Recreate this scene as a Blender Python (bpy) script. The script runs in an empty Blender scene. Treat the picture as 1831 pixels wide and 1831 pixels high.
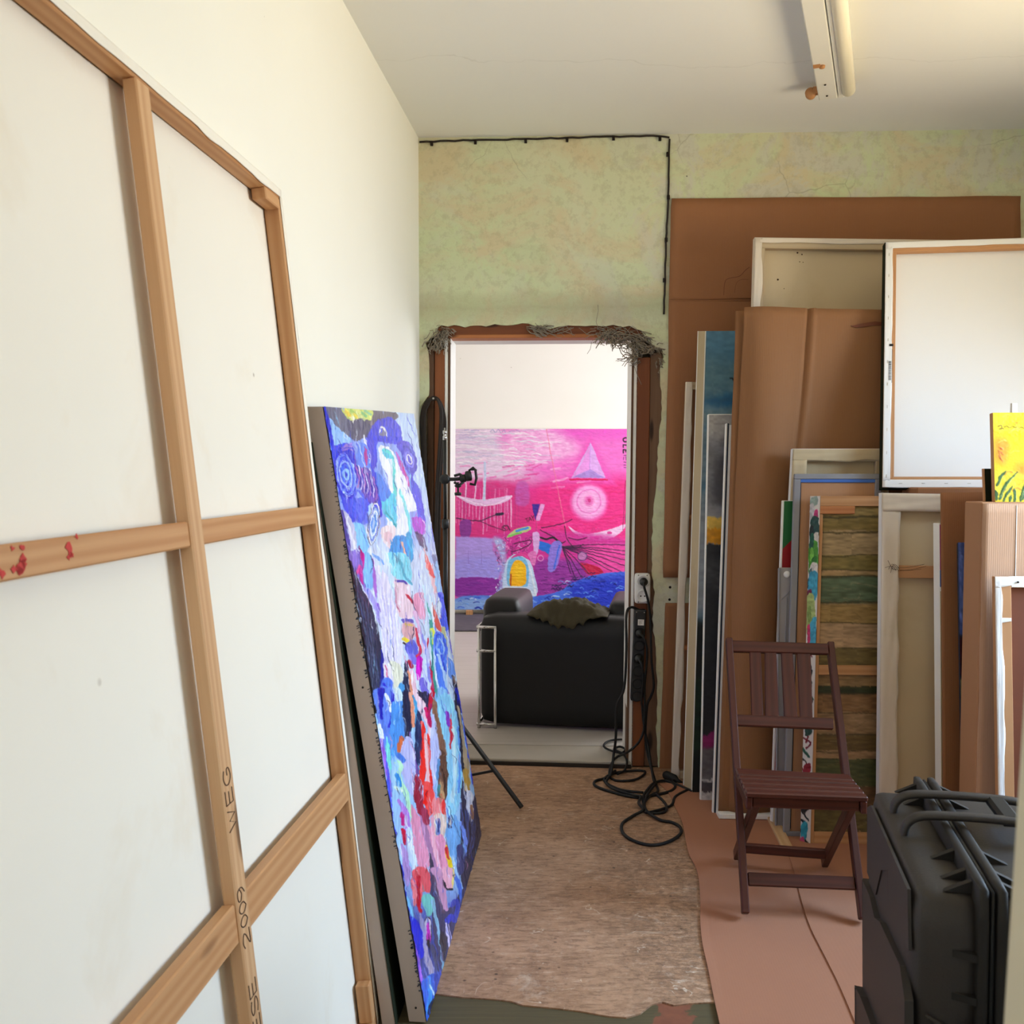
import bpy, bmesh, math, random
import numpy as np
from mathutils import Vector, Matrix
from mathutils.geometry import tessellate_polygon
random.seed(7)
SC = bpy.context.scene
COL = SC.collection
# ---------------------------------------------------------------- camera model (image taken as 1831 x 1831)
F = 1700.0; CX = CY = 915.5; EYE = Vector((0, 0, 1.39)); PITCH = math.atan(75 / 1700)
def ray(px, py):
    x = (px - CX) / F; y = -(py - CY) / F
    return Vector((x, math.cos(PITCH) + y * math.sin(PITCH), -math.sin(PITCH) + y * math.cos(PITCH)))
def floorpt(px, py, z=0.0):
    r = ray(px, py); return EYE + r * ((z - EYE.z) / r.z)
def atY(px, py, Y):
    r = ray(px, py); return EYE + r * (Y / r.y)
def onplane(px, py, p0, n):
    r = ray(px, py); return EYE + r * (n.dot(p0 - EYE) / n.dot(r))
V = Vector
# ---------------------------------------------------------------- colour / material helpers
def lin(c):
    c = c / 255.0
    return c / 12.92 if c <= 0.04045 else ((c + 0.055) / 1.055) ** 2.4
def rgb(r, g, b): return (lin(r), lin(g), lin(b), 1.0)
class NT:
    def __init__(s, name):
        s.m = bpy.data.materials.new(name); s.m.use_nodes = True
        s.t = s.m.node_tree; s.t.nodes.clear()
        s.out = s.t.nodes.new('ShaderNodeOutputMaterial')
        s.b = s.t.nodes.new('ShaderNodeBsdfPrincipled')
        s.t.links.new(s.b.outputs[0], s.out.inputs[0])
    def put(s, sock, v):
        if isinstance(v, bpy.types.NodeSocket): s.t.links.new(v, sock)
        elif isinstance(v, (tuple, list)) and sock.type == 'RGBA' and len(v) == 3: sock.default_value = (*v, 1)
        else: sock.default_value = v
    def coord(s, kind='Object'):
        n = s.t.nodes.new('ShaderNodeTexCoord'); return n.outputs[kind]
    def attr(s, name, out='Vector'):
        n = s.t.nodes.new('ShaderNodeAttribute'); n.attribute_name = name; return n.outputs[out]
    def mapping(s, v, scale=(1, 1, 1), loc=(0, 0, 0), rot=(0, 0, 0)):
        n = s.t.nodes.new('ShaderNodeMapping'); s.put(n.inputs['Vector'], v)
        n.inputs['Scale'].default_value = scale; n.inputs['Location'].default_value = loc
        n.inputs['Rotation'].default_value = rot; return n.outputs[0]
    def noise(s, v, scale=5, detail=4, rough=.55, dist=0, col=False):
        n = s.t.nodes.new('ShaderNodeTexNoise'); s.put(n.inputs['Vector'], v)
        n.inputs['Scale'].default_value = scale; n.inputs['Detail'].default_value = detail
        n.inputs['Roughness'].default_value = rough; n.inputs['Distortion'].default_value = dist
        return n.outputs['Color' if col else 'Fac']
    def voro(s, v, scale=5, feat='F1', out='Distance', rnd=1.0):
        n = s.t.nodes.new('ShaderNodeTexVoronoi'); n.feature = feat; s.put(n.inputs['Vector'], v)
        n.inputs['Scale'].default_value = scale; n.inputs['Randomness'].default_value = rnd
        return n.outputs[out]
    def wave(s, v, scale=5, dist=0, detail=2, dscale=1, d='X', kind='BANDS'):
        n = s.t.nodes.new('ShaderNodeTexWave'); n.wave_type = kind
        if kind == 'BANDS': n.bands_direction = d
        s.put(n.inputs['Vector'], v); n.inputs['Scale'].default_value = scale
        n.inputs['Distortion'].default_value = dist; n.inputs['Detail'].default_value = detail
        n.inputs['Detail Scale'].default_value = dscale; return n.outputs['Fac']
    def ramp(s, f, stops, interp='LINEAR'):
        n = s.t.nodes.new('ShaderNodeValToRGB'); n.color_ramp.interpolation = interp
        e = n.color_ramp.elements
        while len(e) < len(stops): e.new(0.5)
        for k, (p, c) in enumerate(stops):
            e[k].position = p
            e[k].color = c if isinstance(c, (tuple, list)) else (c, c, c, 1)
        s.put(n.inputs[0], f); return n.outputs[0]
    def mix(s, f, a, b, mode='MIX'):
        n = s.t.nodes.new('ShaderNodeMix'); n.data_type = 'RGBA'; n.blend_type = mode
        s.put(n.inputs[0], f); s.put(n.inputs[6], a); s.put(n.inputs[7], b); return n.outputs[2]
    def math(s, op, a, b=0.0, clamp=False):
        n = s.t.nodes.new('ShaderNodeMath'); n.operation = op; n.use_clamp = clamp
        s.put(n.inputs[0], a); s.put(n.inputs[1], b); return n.outputs[0]
    def sep(s, v):
        n = s.t.nodes.new('ShaderNodeSeparateXYZ'); s.put(n.inputs[0], v); return n.outputs
    def bump(s, h, strength=.3, dist=.01):
        n = s.t.nodes.new('ShaderNodeBump'); s.put(n.inputs['Height'], h)
        n.inputs['Strength'].default_value = strength; n.inputs['Distance'].default_value = dist
        s.t.links.new(n.outputs[0], s.b.inputs['Normal'])
    def done(s, col, rough=.6, metal=0.0, spec=None, coat=None):
        s.put(s.b.inputs['Base Color'], col); s.put(s.b.inputs['Roughness'], rough)
        s.put(s.b.inputs['Metallic'], metal)
        if spec is not None: s.put(s.b.inputs['Specular IOR Level'], spec)
        if coat is not None: s.put(s.b.inputs['Coat Weight'], coat)
        return s.m
M = {}
def plain(key, c, rough=.6, metal=0, var=.08, scale=14, spec=.4, bump=.0):
    n = NT(key); f = n.noise(n.coord(), scale, 4)
    a = tuple(x * (1 - var) for x in c[:3]); b = tuple(min(1, x * (1 + var)) for x in c[:3])
    col = n.mix(f, (*a, 1), (*b, 1))
    if bump: n.bump(n.noise(n.coord(), scale * 6, 4), bump, .003)
    M[key] = n.done(col, rough, metal, spec)
def wood(key, c1, c2, c3, knots=True, rough=.55, gs=1.0):
    n = NT(key); g = n.attr('gc')
    w = n.mapping(g, (1.6 * gs, 26 * gs, 26 * gs))
    warp = n.noise(n.mapping(g, (2.2, 9, 9)), 1.6, 2, .5, 0, True)
    v = n.mix(.12, w, warp, 'ADD')
    gr = n.wave(v, .55, 5.0, 3, 1.2, 'Y')
    fine = n.noise(n.mapping(g, (5, 260, 260)), 1, 3, .6)
    big = n.noise(n.mapping(g, (1.2, 5, 5)), 2, 2)
    col = n.mix(n.math('MULTIPLY', gr, .9), c1, c2)
    col = n.mix(n.math('MULTIPLY', fine, .35), col, c3)
    col = n.mix(n.math('MULTIPLY', big, .35), col, c2)
    if knots:
        k = n.voro(n.mapping(g, (2.4, 9, 9)), 1.0)
        kf = n.ramp(k, [(0.0, 1), (.09, .85), (.15, .0), (1, 0)])
        col = n.mix(kf, col, tuple(x * .42 for x in c3[:3]) + (1,))
    n.bump(fine, .15, .001)
    M[key] = n.done(col, rough, 0, .35)
wood('pine', rgb(205, 158, 112), rgb(184, 132, 86), rgb(160, 106, 64))
wood('pine_pale', rgb(216, 176, 134), rgb(196, 150, 106), rgb(170, 122, 80))
wood('canvas_wood', rgb(196, 178, 148), rgb(176, 152, 120), rgb(150, 126, 96), gs=.8)
wood('orange_wood', rgb(196, 132, 82), rgb(176, 108, 62), rgb(150, 86, 46))
wood('teak', rgb(86, 42, 30), rgb(66, 30, 21), rgb(48, 21, 15), knots=False, rough=.42)
wood('old_brown', rgb(150, 88, 48), rgb(116, 62, 32), rgb(84, 42, 22), rough=.6)
wood('old_grey', rgb(128, 98, 76), rgb(96, 68, 50), rgb(70, 48, 36), rough=.8)
wood('batten', rgb(214, 180, 136), rgb(196, 156, 110), rgb(168, 124, 84))
def m_wallpaint():
    n = NT('cream_wall'); c = n.coord()
    f = n.noise(c, 1.3, 5); f2 = n.noise(c, 7, 5)
    col = n.mix(f, rgb(242, 240, 230), rgb(236, 232, 220))
    sp = n.ramp(n.voro(c, 9.0), [(0, 1), (.012, 1), (.02, 0), (1, 0)])
    sel = n.ramp(n.noise(c, 3.1, 2), [(0, 0), (.55, 0), (.6, 1), (1, 1)])
    col = n.mix(n.math('MULTIPLY', sp, sel), col, rgb(95, 85, 75))
    n.bump(f2, .12, .01); M['cream_wall'] = n.done(col, .8, 0, .25)
m_wallpaint()
def m_far():
    n = NT('white_wall'); c = n.coord()
    col = n.mix(n.noise(c, 1.1, 5), rgb(248, 246, 240), rgb(240, 235, 224))
    sp = n.ramp(n.voro(n.mapping(c, (1, 1, 2)), 5.0), [(0, 1), (.03, 1), (.045, 0), (1, 0)])
    sel = n.ramp(n.noise(c, 2.7, 2), [(0, 0), (.5, 0), (.56, .6), (1, .6)])
    col = n.mix(n.math('MULTIPLY', sp, sel), col, rgb(170, 160, 148))
    M['white_wall'] = n.done(col, .8, 0, .25)
m_far()
def m_ceiling():
    n = NT('ceiling_paint'); c = n.coord()
    col = n.mix(n.noise(c, .9, 5), rgb(240, 240, 238), rgb(230, 230, 226))
    z = n.sep(c)
    w = n.noise(n.mapping(c, (1.3, 1.3, 1)), 2.0, 4)
    d = n.math('ABSOLUTE', n.math('ADD', n.math('SUBTRACT', z[1], 3.62), n.math('MULTIPLY', n.math('SUBTRACT', w, .5), .35)))
    crack = n.ramp(d, [(0, .25), (.002, .18), (.004, 0), (1, 0)])
    col = n.mix(n.math('MULTIPLY', crack, n.noise(c, 4, 2)), col, rgb(120, 116, 108))
    n.bump(n.noise(c, 10, 4), .08, .01); M['ceiling_paint'] = n.done(col, .85, 0, .2)
m_ceiling()
def m_plaster():
    n = NT('green_plaster'); c = n.coord(); xyz = n.sep(c)
    wv = n.noise(c, 2.2, 7, .62); big = n.noise(c, 1.1, 5, .6, .4)
    fine = n.noise(c, 26, 6, .7)
    col = n.mix(n.ramp(big, [(0, 0), (.42, 0), (.62, 1), (1, 1)]), rgb(204, 214, 172), rgb(212, 212, 180))
    ochre = n.ramp(n.noise(n.mapping(c, (1.1, 1, 1.5), (3, 1, 7)), 2.4, 6, .65, .6), [(0, 0), (.46, 0), (.60, .85), (1, .95)])
    col = n.mix(ochre, col, rgb(212, 198, 162))
    grey = n.ramp(n.noise(n.mapping(c, (1, 1, 1), (9, 2, 3)), 3.2, 7, .68, .8), [(0, 0), (.50, 0), (.58, .8), (1, .95)])
    rightside = n.ramp(xyz[0], [(0, .35), (.45, .45), (.8, 1), (1, 1)])
    col = n.mix(n.math('MULTIPLY', grey, rightside), col, rgb(206, 204, 188))
    # scraped horizontal scar where an older door head sat, edge wear towards the ceiling
    dz = n.math('ABSOLUTE', n.math('ADD', n.math('SUBTRACT', xyz[2], 2.135), n.math('MULTIPLY', n.math('SUBTRACT', wv, .5), .10)))
    scar = n.ramp(dz, [(0, .75), (.012, .6), (.05, .35), (.075, 0), (1, 0)])
    col = n.mix(n.math('MULTIPLY', scar, fine), col, rgb(150, 138, 108))
    sc = n.ramp(n.noise(n.mapping(c, (30, 1, 5), (0, 0, 0), (0, .7, 0)), 1.0, 3, .6), [(0, 0), (.68, 0), (.74, .5), (1, .6)])
    col = n.mix(n.math('MULTIPLY', sc, n.ramp(wv, [(0, 0), (.5, 0), (.6, 1), (1, 1)])), col, rgb(222, 218, 204))
    cr = n.ramp(n.voro(n.mix(.08, n.mapping(c, (1, 1, 1)), n.noise(c, 6, 3, .6, 0, True), 'ADD'), 2.6, 'DISTANCE_TO_EDGE'), [(0, .35), (.004, .2), (.008, 0), (1, 0)])
    sel = n.ramp(n.noise(c, 1.7, 2), [(0, 0), (.5, 0), (.6, 1), (1, 1)])
    col = n.mix(n.math('MULTIPLY', cr, sel), col, rgb(120, 112, 86))
    sp = n.ramp(n.voro(c, 12.0), [(0, 1), (.03, .9), (.05, 0), (1, 0)])
    sel2 = n.ramp(n.noise(c, 5, 2), [(0, 0), (.62, 0), (.66, 1), (1, 1)])
    col = n.mix(n.math('MULTIPLY', sp, sel2), col, rgb(90, 80, 64))
    grime = n.ramp(n.noise(n.mapping(c, (1, 1, 1.3), (2, 5, 1)), 4.5, 8, .72, .5), [(0, .5), (.34, .3), (.44, 0), (1, 0)])
    col = n.mix(n.math('MULTIPLY', grime, .55), col, rgb(170, 158, 122))
    col = n.mix(n.math('MULTIPLY', n.ramp(fine, [(0, 1), (.40, .6), (.50, 0), (1, 0)]), .35), col, rgb(158, 150, 116))
    n.bump(n.mix(.5, fine, wv), .5, .014); M['green_plaster'] = n.done(col, .9, 0, .15)
m_plaster()
def m_mortar():
    n = NT('mortar'); c = n.coord()
    col = n.mix(n.noise(c, 18, 6, .7), rgb(178, 164, 140), rgb(120, 102, 84))
    col = n.mix(n.ramp(n.voro(c, 40), [(0, 1), (.2, 0), (1, 0)]), col, rgb(74, 60, 48))
    n.bump(n.noise(c, 40, 6, .7), .9, .02); M['mortar'] = n.done(col, .95, 0, .1)
m_mortar()
def m_floor():
    n = NT('worn_floor'); c = n.coord()
    big = n.noise(c, 1.6, 6, .6); mid = n.noise(c, 6, 6, .65, .5); fine = n.noise(c, 46, 6, .78, .3)
    col = n.mix(n.ramp(big, [(0, 0), (.35, 0), (.65, 1), (1, 1)]), rgb(188, 148, 116), rgb(166, 126, 94))
    col = n.mix(n.ramp(mid, [(0, 0), (.46, 0), (.66, .6), (1, .7)]), col, rgb(140, 104, 78))
    gr = n.noise(n.mapping(c, (16, 60, 1), (0, 0, 0), (0, 0, -.04)), 1, 6, .75, .6)
    col = n.mix(n.ramp(gr, [(0, .8), (.40, .5), (.50, 0), (1, 0)]), col, rgb(104, 74, 54))
    col = n.mix(n.ramp(gr, [(0, 0), (.56, 0), (.66, .45), (1, .7)]), col, rgb(214, 188, 162))
    lw = n.noise(n.mapping(c, (5, 7, 1)), 1, 3, .5, 1.6)
    ridge = n.ramp(n.math('ABSOLUTE', n.math('SUBTRACT', lw, .5)), [(0, .8), (.004, .6), (.009, 0), (1, 0)])
    rs = n.ramp(n.noise(c, 9, 3), [(0, 0), (.58, 0), (.62, 1), (1, 1)])
    col = n.mix(n.math('MULTIPLY', ridge, rs), col, rgb(226, 206, 182))
    rt = n.ramp(n.math('ADD', n.sep(c)[0], n.math('MULTIPLY', n.math('SUBTRACT', big, .5), .5)), [(0, 0), (.16, 0), (.42, .5), (1, .6)])
    col = n.mix(n.math('MULTIPLY', rt, n.ramp(n.noise(c, 34, 6, .8), [(0, 1), (.45, .7), (.55, 0), (1, 0)])), col, rgb(84, 64, 48))
    col = n.mix(n.ramp(fine, [(0, .8), (.34, .5), (.46, 0), (1, 0)]), col, rgb(100, 74, 56))
    col = n.mix(n.ramp(fine, [(0, 0), (.58, 0), (.70, .5), (1, .7)]), col, rgb(206, 184, 158))
    wt = n.ramp(n.noise(n.mapping(c, (1, 1.6, 1), (4, 2, 0)), 3.2, 7, .8, .8), [(0, 0), (.6, 0), (.68, .5), (1, .7)])
    col = n.mix(n.math('MULTIPLY', wt, fine), col, rgb(232, 220, 200))
    st = n.ramp(n.noise(n.mapping(c, (3.2, 44, 1), (0, 0, 0), (0, 0, .5)), 1, 4, .7, 1.0), [(0, 0), (.66, 0), (.72, .7), (1, .8)])
    col = n.mix(st, col, rgb(214, 196, 170))
    dk = n.ramp(n.voro(c, 22), [(0, 1), (.08, .8), (.14, 0), (1, 0)])
    col = n.mix(n.math('MULTIPLY', dk, n.ramp(mid, [(0, 0), (.5, 0), (.56, 1), (1, 1)])), col, rgb(70, 50, 38))
    n.bump(fine, .35, .004); M['worn_floor'] = n.done(col, n.ramp(mid, [(0, .5), (1, .75)]), 0, .4)
m_floor()
def m_under():
    n = NT('dark_plank'); c = n.coord()
    g = n.noise(n.mapping(c, (3, 90, 1)), 1, 4, .7)
    col = n.mix(g, rgb(104, 92, 62), rgb(68, 60, 42))
    x = n.sep(c)
    red = n.ramp(n.math('ADD', x[0], n.math('MULTIPLY', n.math('SUBTRACT', n.noise(c, 9, 4), .5), .3)), [(0, 0), (.36, 0), (.37, .9), (.45, .9), (.46, 0), (1, 0)])
    col = n.mix(red, col, n.mix(n.noise(c, 30, 5, .7), rgb(150, 92, 66), rgb(112, 64, 48)))
    n.bump(g, .3, .004); M['dark_plank'] = n.done(col, .75, 0, .3)
m_under()
def m_farfloor():
    n = NT('far_floor'); c = n.coord()
    col = n.mix(n.noise(c, 2, 5), rgb(196, 190, 184), rgb(178, 170, 160))
    x = n.sep(c)
    ln = n.ramp(n.math('FRACT', n.math('MULTIPLY', x[1], 7.0)), [(0, .35), (.03, .3), (.06, 0), (1, 0)])
    col = n.mix(ln, col, rgb(140, 130, 122))
    M['far_floor'] = n.done(col, .45, 0, .4)
m_farfloor()
def m_card(key, a, b, k=1.0):
    n = NT(key); g = n.attr('gc'); x = n.sep(g)
    col = n.mix(n.noise(n.coord(), 1.7, 5, .6), a, b)
    flute = n.wave(g, 46, .6, 1, 1, 'Y')
    col = n.mix(n.math('MULTIPLY', flute, .08 * k), col, tuple(v * .6 for v in a[:3]) + (1,))
    col = n.mix(n.math('MULTIPLY', n.noise(n.coord(), 60, 4, .7), .16), col, tuple(v * .7 for v in b[:3]) + (1,))
    n.bump(flute, .10 * k, .002); M[key] = n.done(col, .72, 0, .25)
m_card('cardboard', rgb(150, 106, 70), rgb(138, 95, 62))
m_card('cardboard_floor', rgb(172, 120, 92), rgb(160, 108, 82), .3)
m_card('cardboard_light', rgb(208, 170, 142), rgb(196, 156, 128))
m_card('cardboard_pale', rgb(186, 140, 104), rgb(172, 126, 92))
m_card('cardboard_dark', rgb(160, 110, 74), rgb(146, 98, 64))
def m_canvas(key, a, b, stain=None, weave=.12):
    n = NT(key); c = n.coord()
    col = n.mix(n.noise(c, 1.5, 5, .6), a, b)
    if stain:
        st = n.ramp(n.noise(n.mapping(c, (1, 1.3, 1), (5, 3, 1)), 2.3, 5, .6, .3), [(0, 0), (.56, 0), (.7, .55), (1, .7)])
        col = n.mix(st, col, stain)
        sp = n.ramp(n.voro(c, 6.0), [(0, 1), (.03, 1), (.05, 0), (1, 0)])
        sel = n.ramp(n.noise(c, 2.1, 2), [(0, 0), (.58, 0), (.62, .8), (1, .8)])
        col = n.mix(n.math('MULTIPLY', sp, sel), col, rgb(120, 96, 70))
    n.bump(n.noise(c, 220, 3), weave, .001); M[key] = n.done(col, .85, 0, .2)
m_canvas('raw_canvas', rgb(240, 234, 222), rgb(232, 226, 214), rgb(226, 212, 190))
m_canvas('cream_canvas', rgb(206, 188, 156), rgb(194, 174, 142), rgb(184, 162, 126))
m_canvas('white_canvas', rgb(236, 234, 232), rgb(228, 226, 224))
m_canvas('fold_canvas', rgb(226, 214, 198), rgb(212, 198, 180), rgb(200, 184, 160))
m_canvas('tan_canvas', rgb(196, 178, 146), rgb(180, 160, 128), rgb(170, 148, 116))
m_canvas('grey_edge', rgb(186, 170, 160), rgb(174, 158, 148), rgb(160, 146, 136))
m_canvas('dark_face', rgb(22, 30, 20), rgb(34, 38, 18), rgb(52, 60, 24))
plain('white_paint', rgb(236, 234, 228), .5, var=.04)
plain('white_trim', rgb(238, 236, 230), .5, var=.05, scale=20)
plain('jamb_paint', rgb(206, 198, 176), .55, var=.05)
plain('plastic_white', rgb(226, 224, 220), .35, var=.02)
plain('lamp_white', rgb(232, 230, 222), .35, var=.02)
plain('lamp_tube', rgb(240, 232, 212), .25, var=.02)
plain('black_plastic', rgb(22, 22, 23), .45, var=.15, spec=.5)
plain('black_rubber', rgb(16, 16, 17), .6, var=.15)
plain('dark_cable', rgb(42, 32, 26), .7, var=.2)
plain('case_black', rgb(50, 45, 43), .55, var=.1, scale=60, spec=.45, bump=.25)
plain('case_dark', rgb(30, 27, 26), .6, var=.1, scale=40, spec=.4)
plain('chrome', rgb(205, 205, 205), .18, 1.0, var=.02)
plain('steel', rgb(190, 190, 190), .3, 1.0, var=.05)
plain('leather', rgb(14, 14, 16), .5, var=.1, scale=30, spec=.4, bump=.15)
plain('jacket', rgb(64, 58, 40), .9, var=.25, scale=12, bump=.3)
plain('grey_paint', rgb(138, 136, 140), .6, var=.06)
plain('grey_foam', rgb(150, 146, 146), .7, var=.06)
plain('blue_tape', rgb(64, 104, 178), .6, var=.06)
plain('navy', rgb(26, 34, 52), .5, var=.1)
plain('green_paint', rgb(26, 98, 46), .5, var=.1)
plain('red_paint', rgb(150, 12, 20), .5, var=.1)
plain('pink_paint', rgb(170, 50, 106), .5, var=.1)
plain('blue_paint', rgb(40, 76, 150), .5, var=.1)
plain('ink', rgb(70, 44, 30), .8, var=.1)
plain('red_ink', rgb(190, 56, 50), .7, var=.15)
plain('black_ink', rgb(30, 28, 28), .8, var=.1)
plain('straw', rgb(150, 138, 122), .9, var=.35, scale=30)
plain('dark_gap', rgb(34, 24, 18), .9, var=.2)
plain('rug', rgb(92, 86, 96), .95, var=.3, scale=14, bump=.4)
plain('threshold', rgb(176, 168, 156), .6, var=.1, scale=9)
plain('brown_tape', rgb(186, 132, 84), .4, var=.06)
plain('kraft_dark', rgb(112, 60, 36), .6, var=.12)
plain('frame_wood_flat', rgb(190, 140, 96), .6, var=.08)
plain('nail', rgb(200, 196, 188), .35, .8, var=.05)
def m_vcol():
    n = NT('paint_colours'); c = n.attr('Col', 'Color')
    n.bump(n.noise(n.coord(), 160, 4, .7), .25, .002)
    M['paint'] = n.done(c, .42, 0, .35)
m_vcol()
# ---------------------------------------------------------------- mesh helpers
BASE = {}
def smooth_pts(pts, n=6, closed=False):
    P = [V(p) for p in pts]; out = []; N = len(P)
    rng = range(N if closed else N - 1)
    for i in rng:
        if closed: a, b, c, d = P[(i - 1) % N], P[i], P[(i + 1) % N], P[(i + 2) % N]
        else: a, b, c, d = P[max(i - 1, 0)], P[i], P[i + 1], P[min(i + 2, N - 1)]
        for k in range(n):
            t = k / n
            out.append(.5 * ((2 * b) + (c - a) * t + (2 * a - 5 * b + 4 * c - d) * t * t + (3 * b - a - 3 * c + d) * t ** 3))
    if not closed: out.append(P[-1].copy())
    return out
class MB:
    def __init__(s): s.v = []; s.f = []; s.g = []; s.sm = []; s.c = None
    def add(s, vs, fs, gc=None, smooth=False):
        o = len(s.v); s.v += [V(p) for p in vs]
        s.f += [tuple(o + i for i in f) for f in fs]; s.sm += [smooth] * len(fs)
        s.g += list(gc) if gc is not None else [tuple(p) for p in vs]
        return s
    def hexa(s, p):
        p = [V(q) for q in p]
        e = [((p[1] - p[0]).length + (p[2] - p[3]).length) / 2, ((p[3] - p[0]).length + (p[2] - p[1]).length) / 2, ((p[4] - p[0]).length + (p[6] - p[2]).length) / 2]
        o = sorted(range(3), key=lambda i: -e[i])
        r = (random.uniform(0, 40), random.uniform(0, 40), random.uniform(0, 40))
        gc = []
        for (i, j, k) in [(0, 0, 0), (1, 0, 0), (1, 1, 0), (0, 1, 0), (0, 0, 1), (1, 0, 1), (1, 1, 1), (0, 1, 1)]:
            q = (i * e[0], j * e[1], k * e[2])
            gc.append(tuple(q[o[a]] + r[a] for a in range(3)))
        fs = [(0, 3, 2, 1), (4, 5, 6, 7), (0, 1, 5, 4), (1, 2, 6, 5), (2, 3, 7, 6), (3, 0, 4, 7)]
        if (p[1] - p[0]).cross(p[3] - p[0]).dot(p[4] - p[0]) < 0: fs = [tuple(reversed(f)) for f in fs]
        return s.add(p, fs, gc)
    def box(s, lo, hi):
        x0, y0, z0 = lo; x1, y1, z1 = hi
        return s.hexa([(x0, y0, z0), (x1, y0, z0), (x1, y1, z0), (x0, y1, z0), (x0, y0, z1), (x1, y0, z1), (x1, y1, z1), (x0, y1, z1)])
    def bar(s, a, b, w, h, up=V((0, 0, 1))):
        a = V(a); b = V(b); d = (b - a).normalized(); x = d.cross(V(up)).normalized(); y = x.cross(d).normalized()
        x = x * (w / 2); y = y * (h / 2)
        return s.hexa([a - x - y, a + x - y, a + x + y, a - x + y, b - x - y, b + x - y, b + x + y, b - x + y])
    def tube(s, pts, r, seg=8, closed=False, caps=True):
        P = [V(p) for p in pts]; N = len(P); rr = r if isinstance(r, (list, tuple)) else [r] * N
        T = []
        for i in range(N):
            a = P[(i - 1) % N] if (closed or i > 0) else P[i]; b = P[(i + 1) % N] if (closed or i < N - 1) else P[i]
            d = b - a; T.append(d.normalized() if d.length > 1e-9 else V((0, 0, 1)))
        u = T[0].orthogonal().normalized(); vs = []; fs = []; gc = []; L = 0
        for i in range(N):
            if i: L += (P[i] - P[i - 1]).length
            u = (u - T[i] * u.dot(T[i]))
            u = u.normalized() if u.length > 1e-6 else T[i].orthogonal().normalized()
            w = T[i].cross(u)
            for k in range(seg):
                a = 2 * math.pi * k / seg; vs.append(P[i] + (u * math.cos(a) + w * math.sin(a)) * rr[i]); gc.append((L, math.cos(a) * rr[i], math.sin(a) * rr[i]))
        for i in range(N if closed else N - 1):
            j = (i + 1) % N
            for k in range(seg):
                k2 = (k + 1) % seg; fs.append((i * seg + k, i * seg + k2, j * seg + k2, j * seg + k))
        s.add(vs, fs, gc, True)
        if caps and not closed:
            o = len(s.v) - len(vs)
            s.f += [tuple(o + k for k in reversed(range(seg))), tuple(o + (N - 1) * seg + k for k in range(seg))]; s.sm += [False, False]
        return s
    def lathe(s, c, axis, prof, seg=20):
        c = V(c); ax = V(axis).normalized(); u = ax.orthogonal().normalized(); w = ax.cross(u); vs = []; fs = []
        for (t, r) in prof:
            for k in range(seg):
                a = 2 * math.pi * k / seg; vs.append(c + ax * t + (u * math.cos(a) + w * math.sin(a)) * r)
        n = len(prof)
        for i in range(n - 1):
            for k in range(seg):
                k2 = (k + 1) % seg; fs.append((i * seg + k, i * seg + k2, (i + 1) * seg + k2, (i + 1) * seg + k))
        fs += [tuple(reversed(range(seg))), tuple((n - 1) * seg + k for k in range(seg))]
        return s.add(vs, fs, None, True)
    def grid(s, fn, nu, nv, gcf=None, flip=False, smooth=True):
        vs = []; gc = []; fs = []
        for j in range(nv + 1):
            for i in range(nu + 1):
                u = i / nu; v = j / nv; vs.append(fn(u, v)); gc.append(gcf(u, v) if gcf else (u, v, 0))
        W = nu + 1
        for j in range(nv):
            for i in range(nu):
                a = j * W + i; f = (a, a + W, a + W + 1, a + 1); fs.append(tuple(reversed(f)) if flip else f)
        return s.add(vs, fs, gc, smooth)
    def prism(s, poly, off):
        P = [V(p) for p in poly]; off = V(off); n = len(P)
        tri = tessellate_polygon([P]); fs = []
        nn = V((0, 0, 0))
        for i in range(n): nn += P[i].cross(P[(i + 1) % n])
        fl = nn.dot(off) > 0
        for t in tri:
            a, b, c = t
            tn = (P[b] - P[a]).cross(P[c] - P[a])
            t = (a, b, c) if tn.dot(off) < 0 else (a, c, b)
            fs.append(t); fs.append(tuple(n + i for i in reversed(t)))
        for i in range(n):
            j = (i + 1) % n; q = (i, j, n + j, n + i); fs.append(q if not fl else tuple(reversed(q)))
        # side quads face outwards
        return s.add(P + [p + off for p in P], fs)
    def obj(s, name, mat, parent=None, bevel=0.0, solid=0.0, base=None, segs=1):
        b = BASE[parent.name] if parent is not None else (V(base) if base is not None else V((0, 0, 0)))
        me = bpy.data.meshes.new(name)
        me.from_pydata([tuple(p - b) for p in s.v], [], s.f)
        a = me.attributes.new('gc', 'FLOAT_VECTOR', 'POINT'); a.data.foreach_set('vector', np.array(s.g, dtype=np.float32).ravel())
        if s.c is not None:
            ca = me.color_attributes.new('Col', 'FLOAT_COLOR', 'POINT'); ca.data.foreach_set('color', np.asarray(s.c, dtype=np.float32).ravel())
        me.polygons.foreach_set('use_smooth', s.sm)
        me.materials.append(M[mat]); me.update()
        o = bpy.data.objects.new(name, me); COL.objects.link(o)
        if parent is not None: o.parent = parent
        else: o.location = b
        BASE[o.name] = b
        if solid: 
            md = o.modifiers.new('solid', 'SOLIDIFY'); md.thickness = solid; md.offset = 0
        if bevel:
            md = o.modifiers.new('bevel', 'BEVEL'); md.width = bevel; md.segments = segs; md.limit_method = 'ANGLE'; md.angle_limit = math.radians(40)
        return o
def thing(name, label, cat, base, group=None):
    o = bpy.data.objects.new(name, None); COL.objects.link(o); o.location = base; BASE[o.name] = V(base)
    o.empty_display_size = .05
    tag(o, label, cat, group); return o
def tag(o, label, cat=None, group=None, kind=None):
    o['label'] = label
    if cat: o['category'] = cat
    if group: o['group'] = group
    if kind: o['kind'] = kind
    return o
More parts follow.
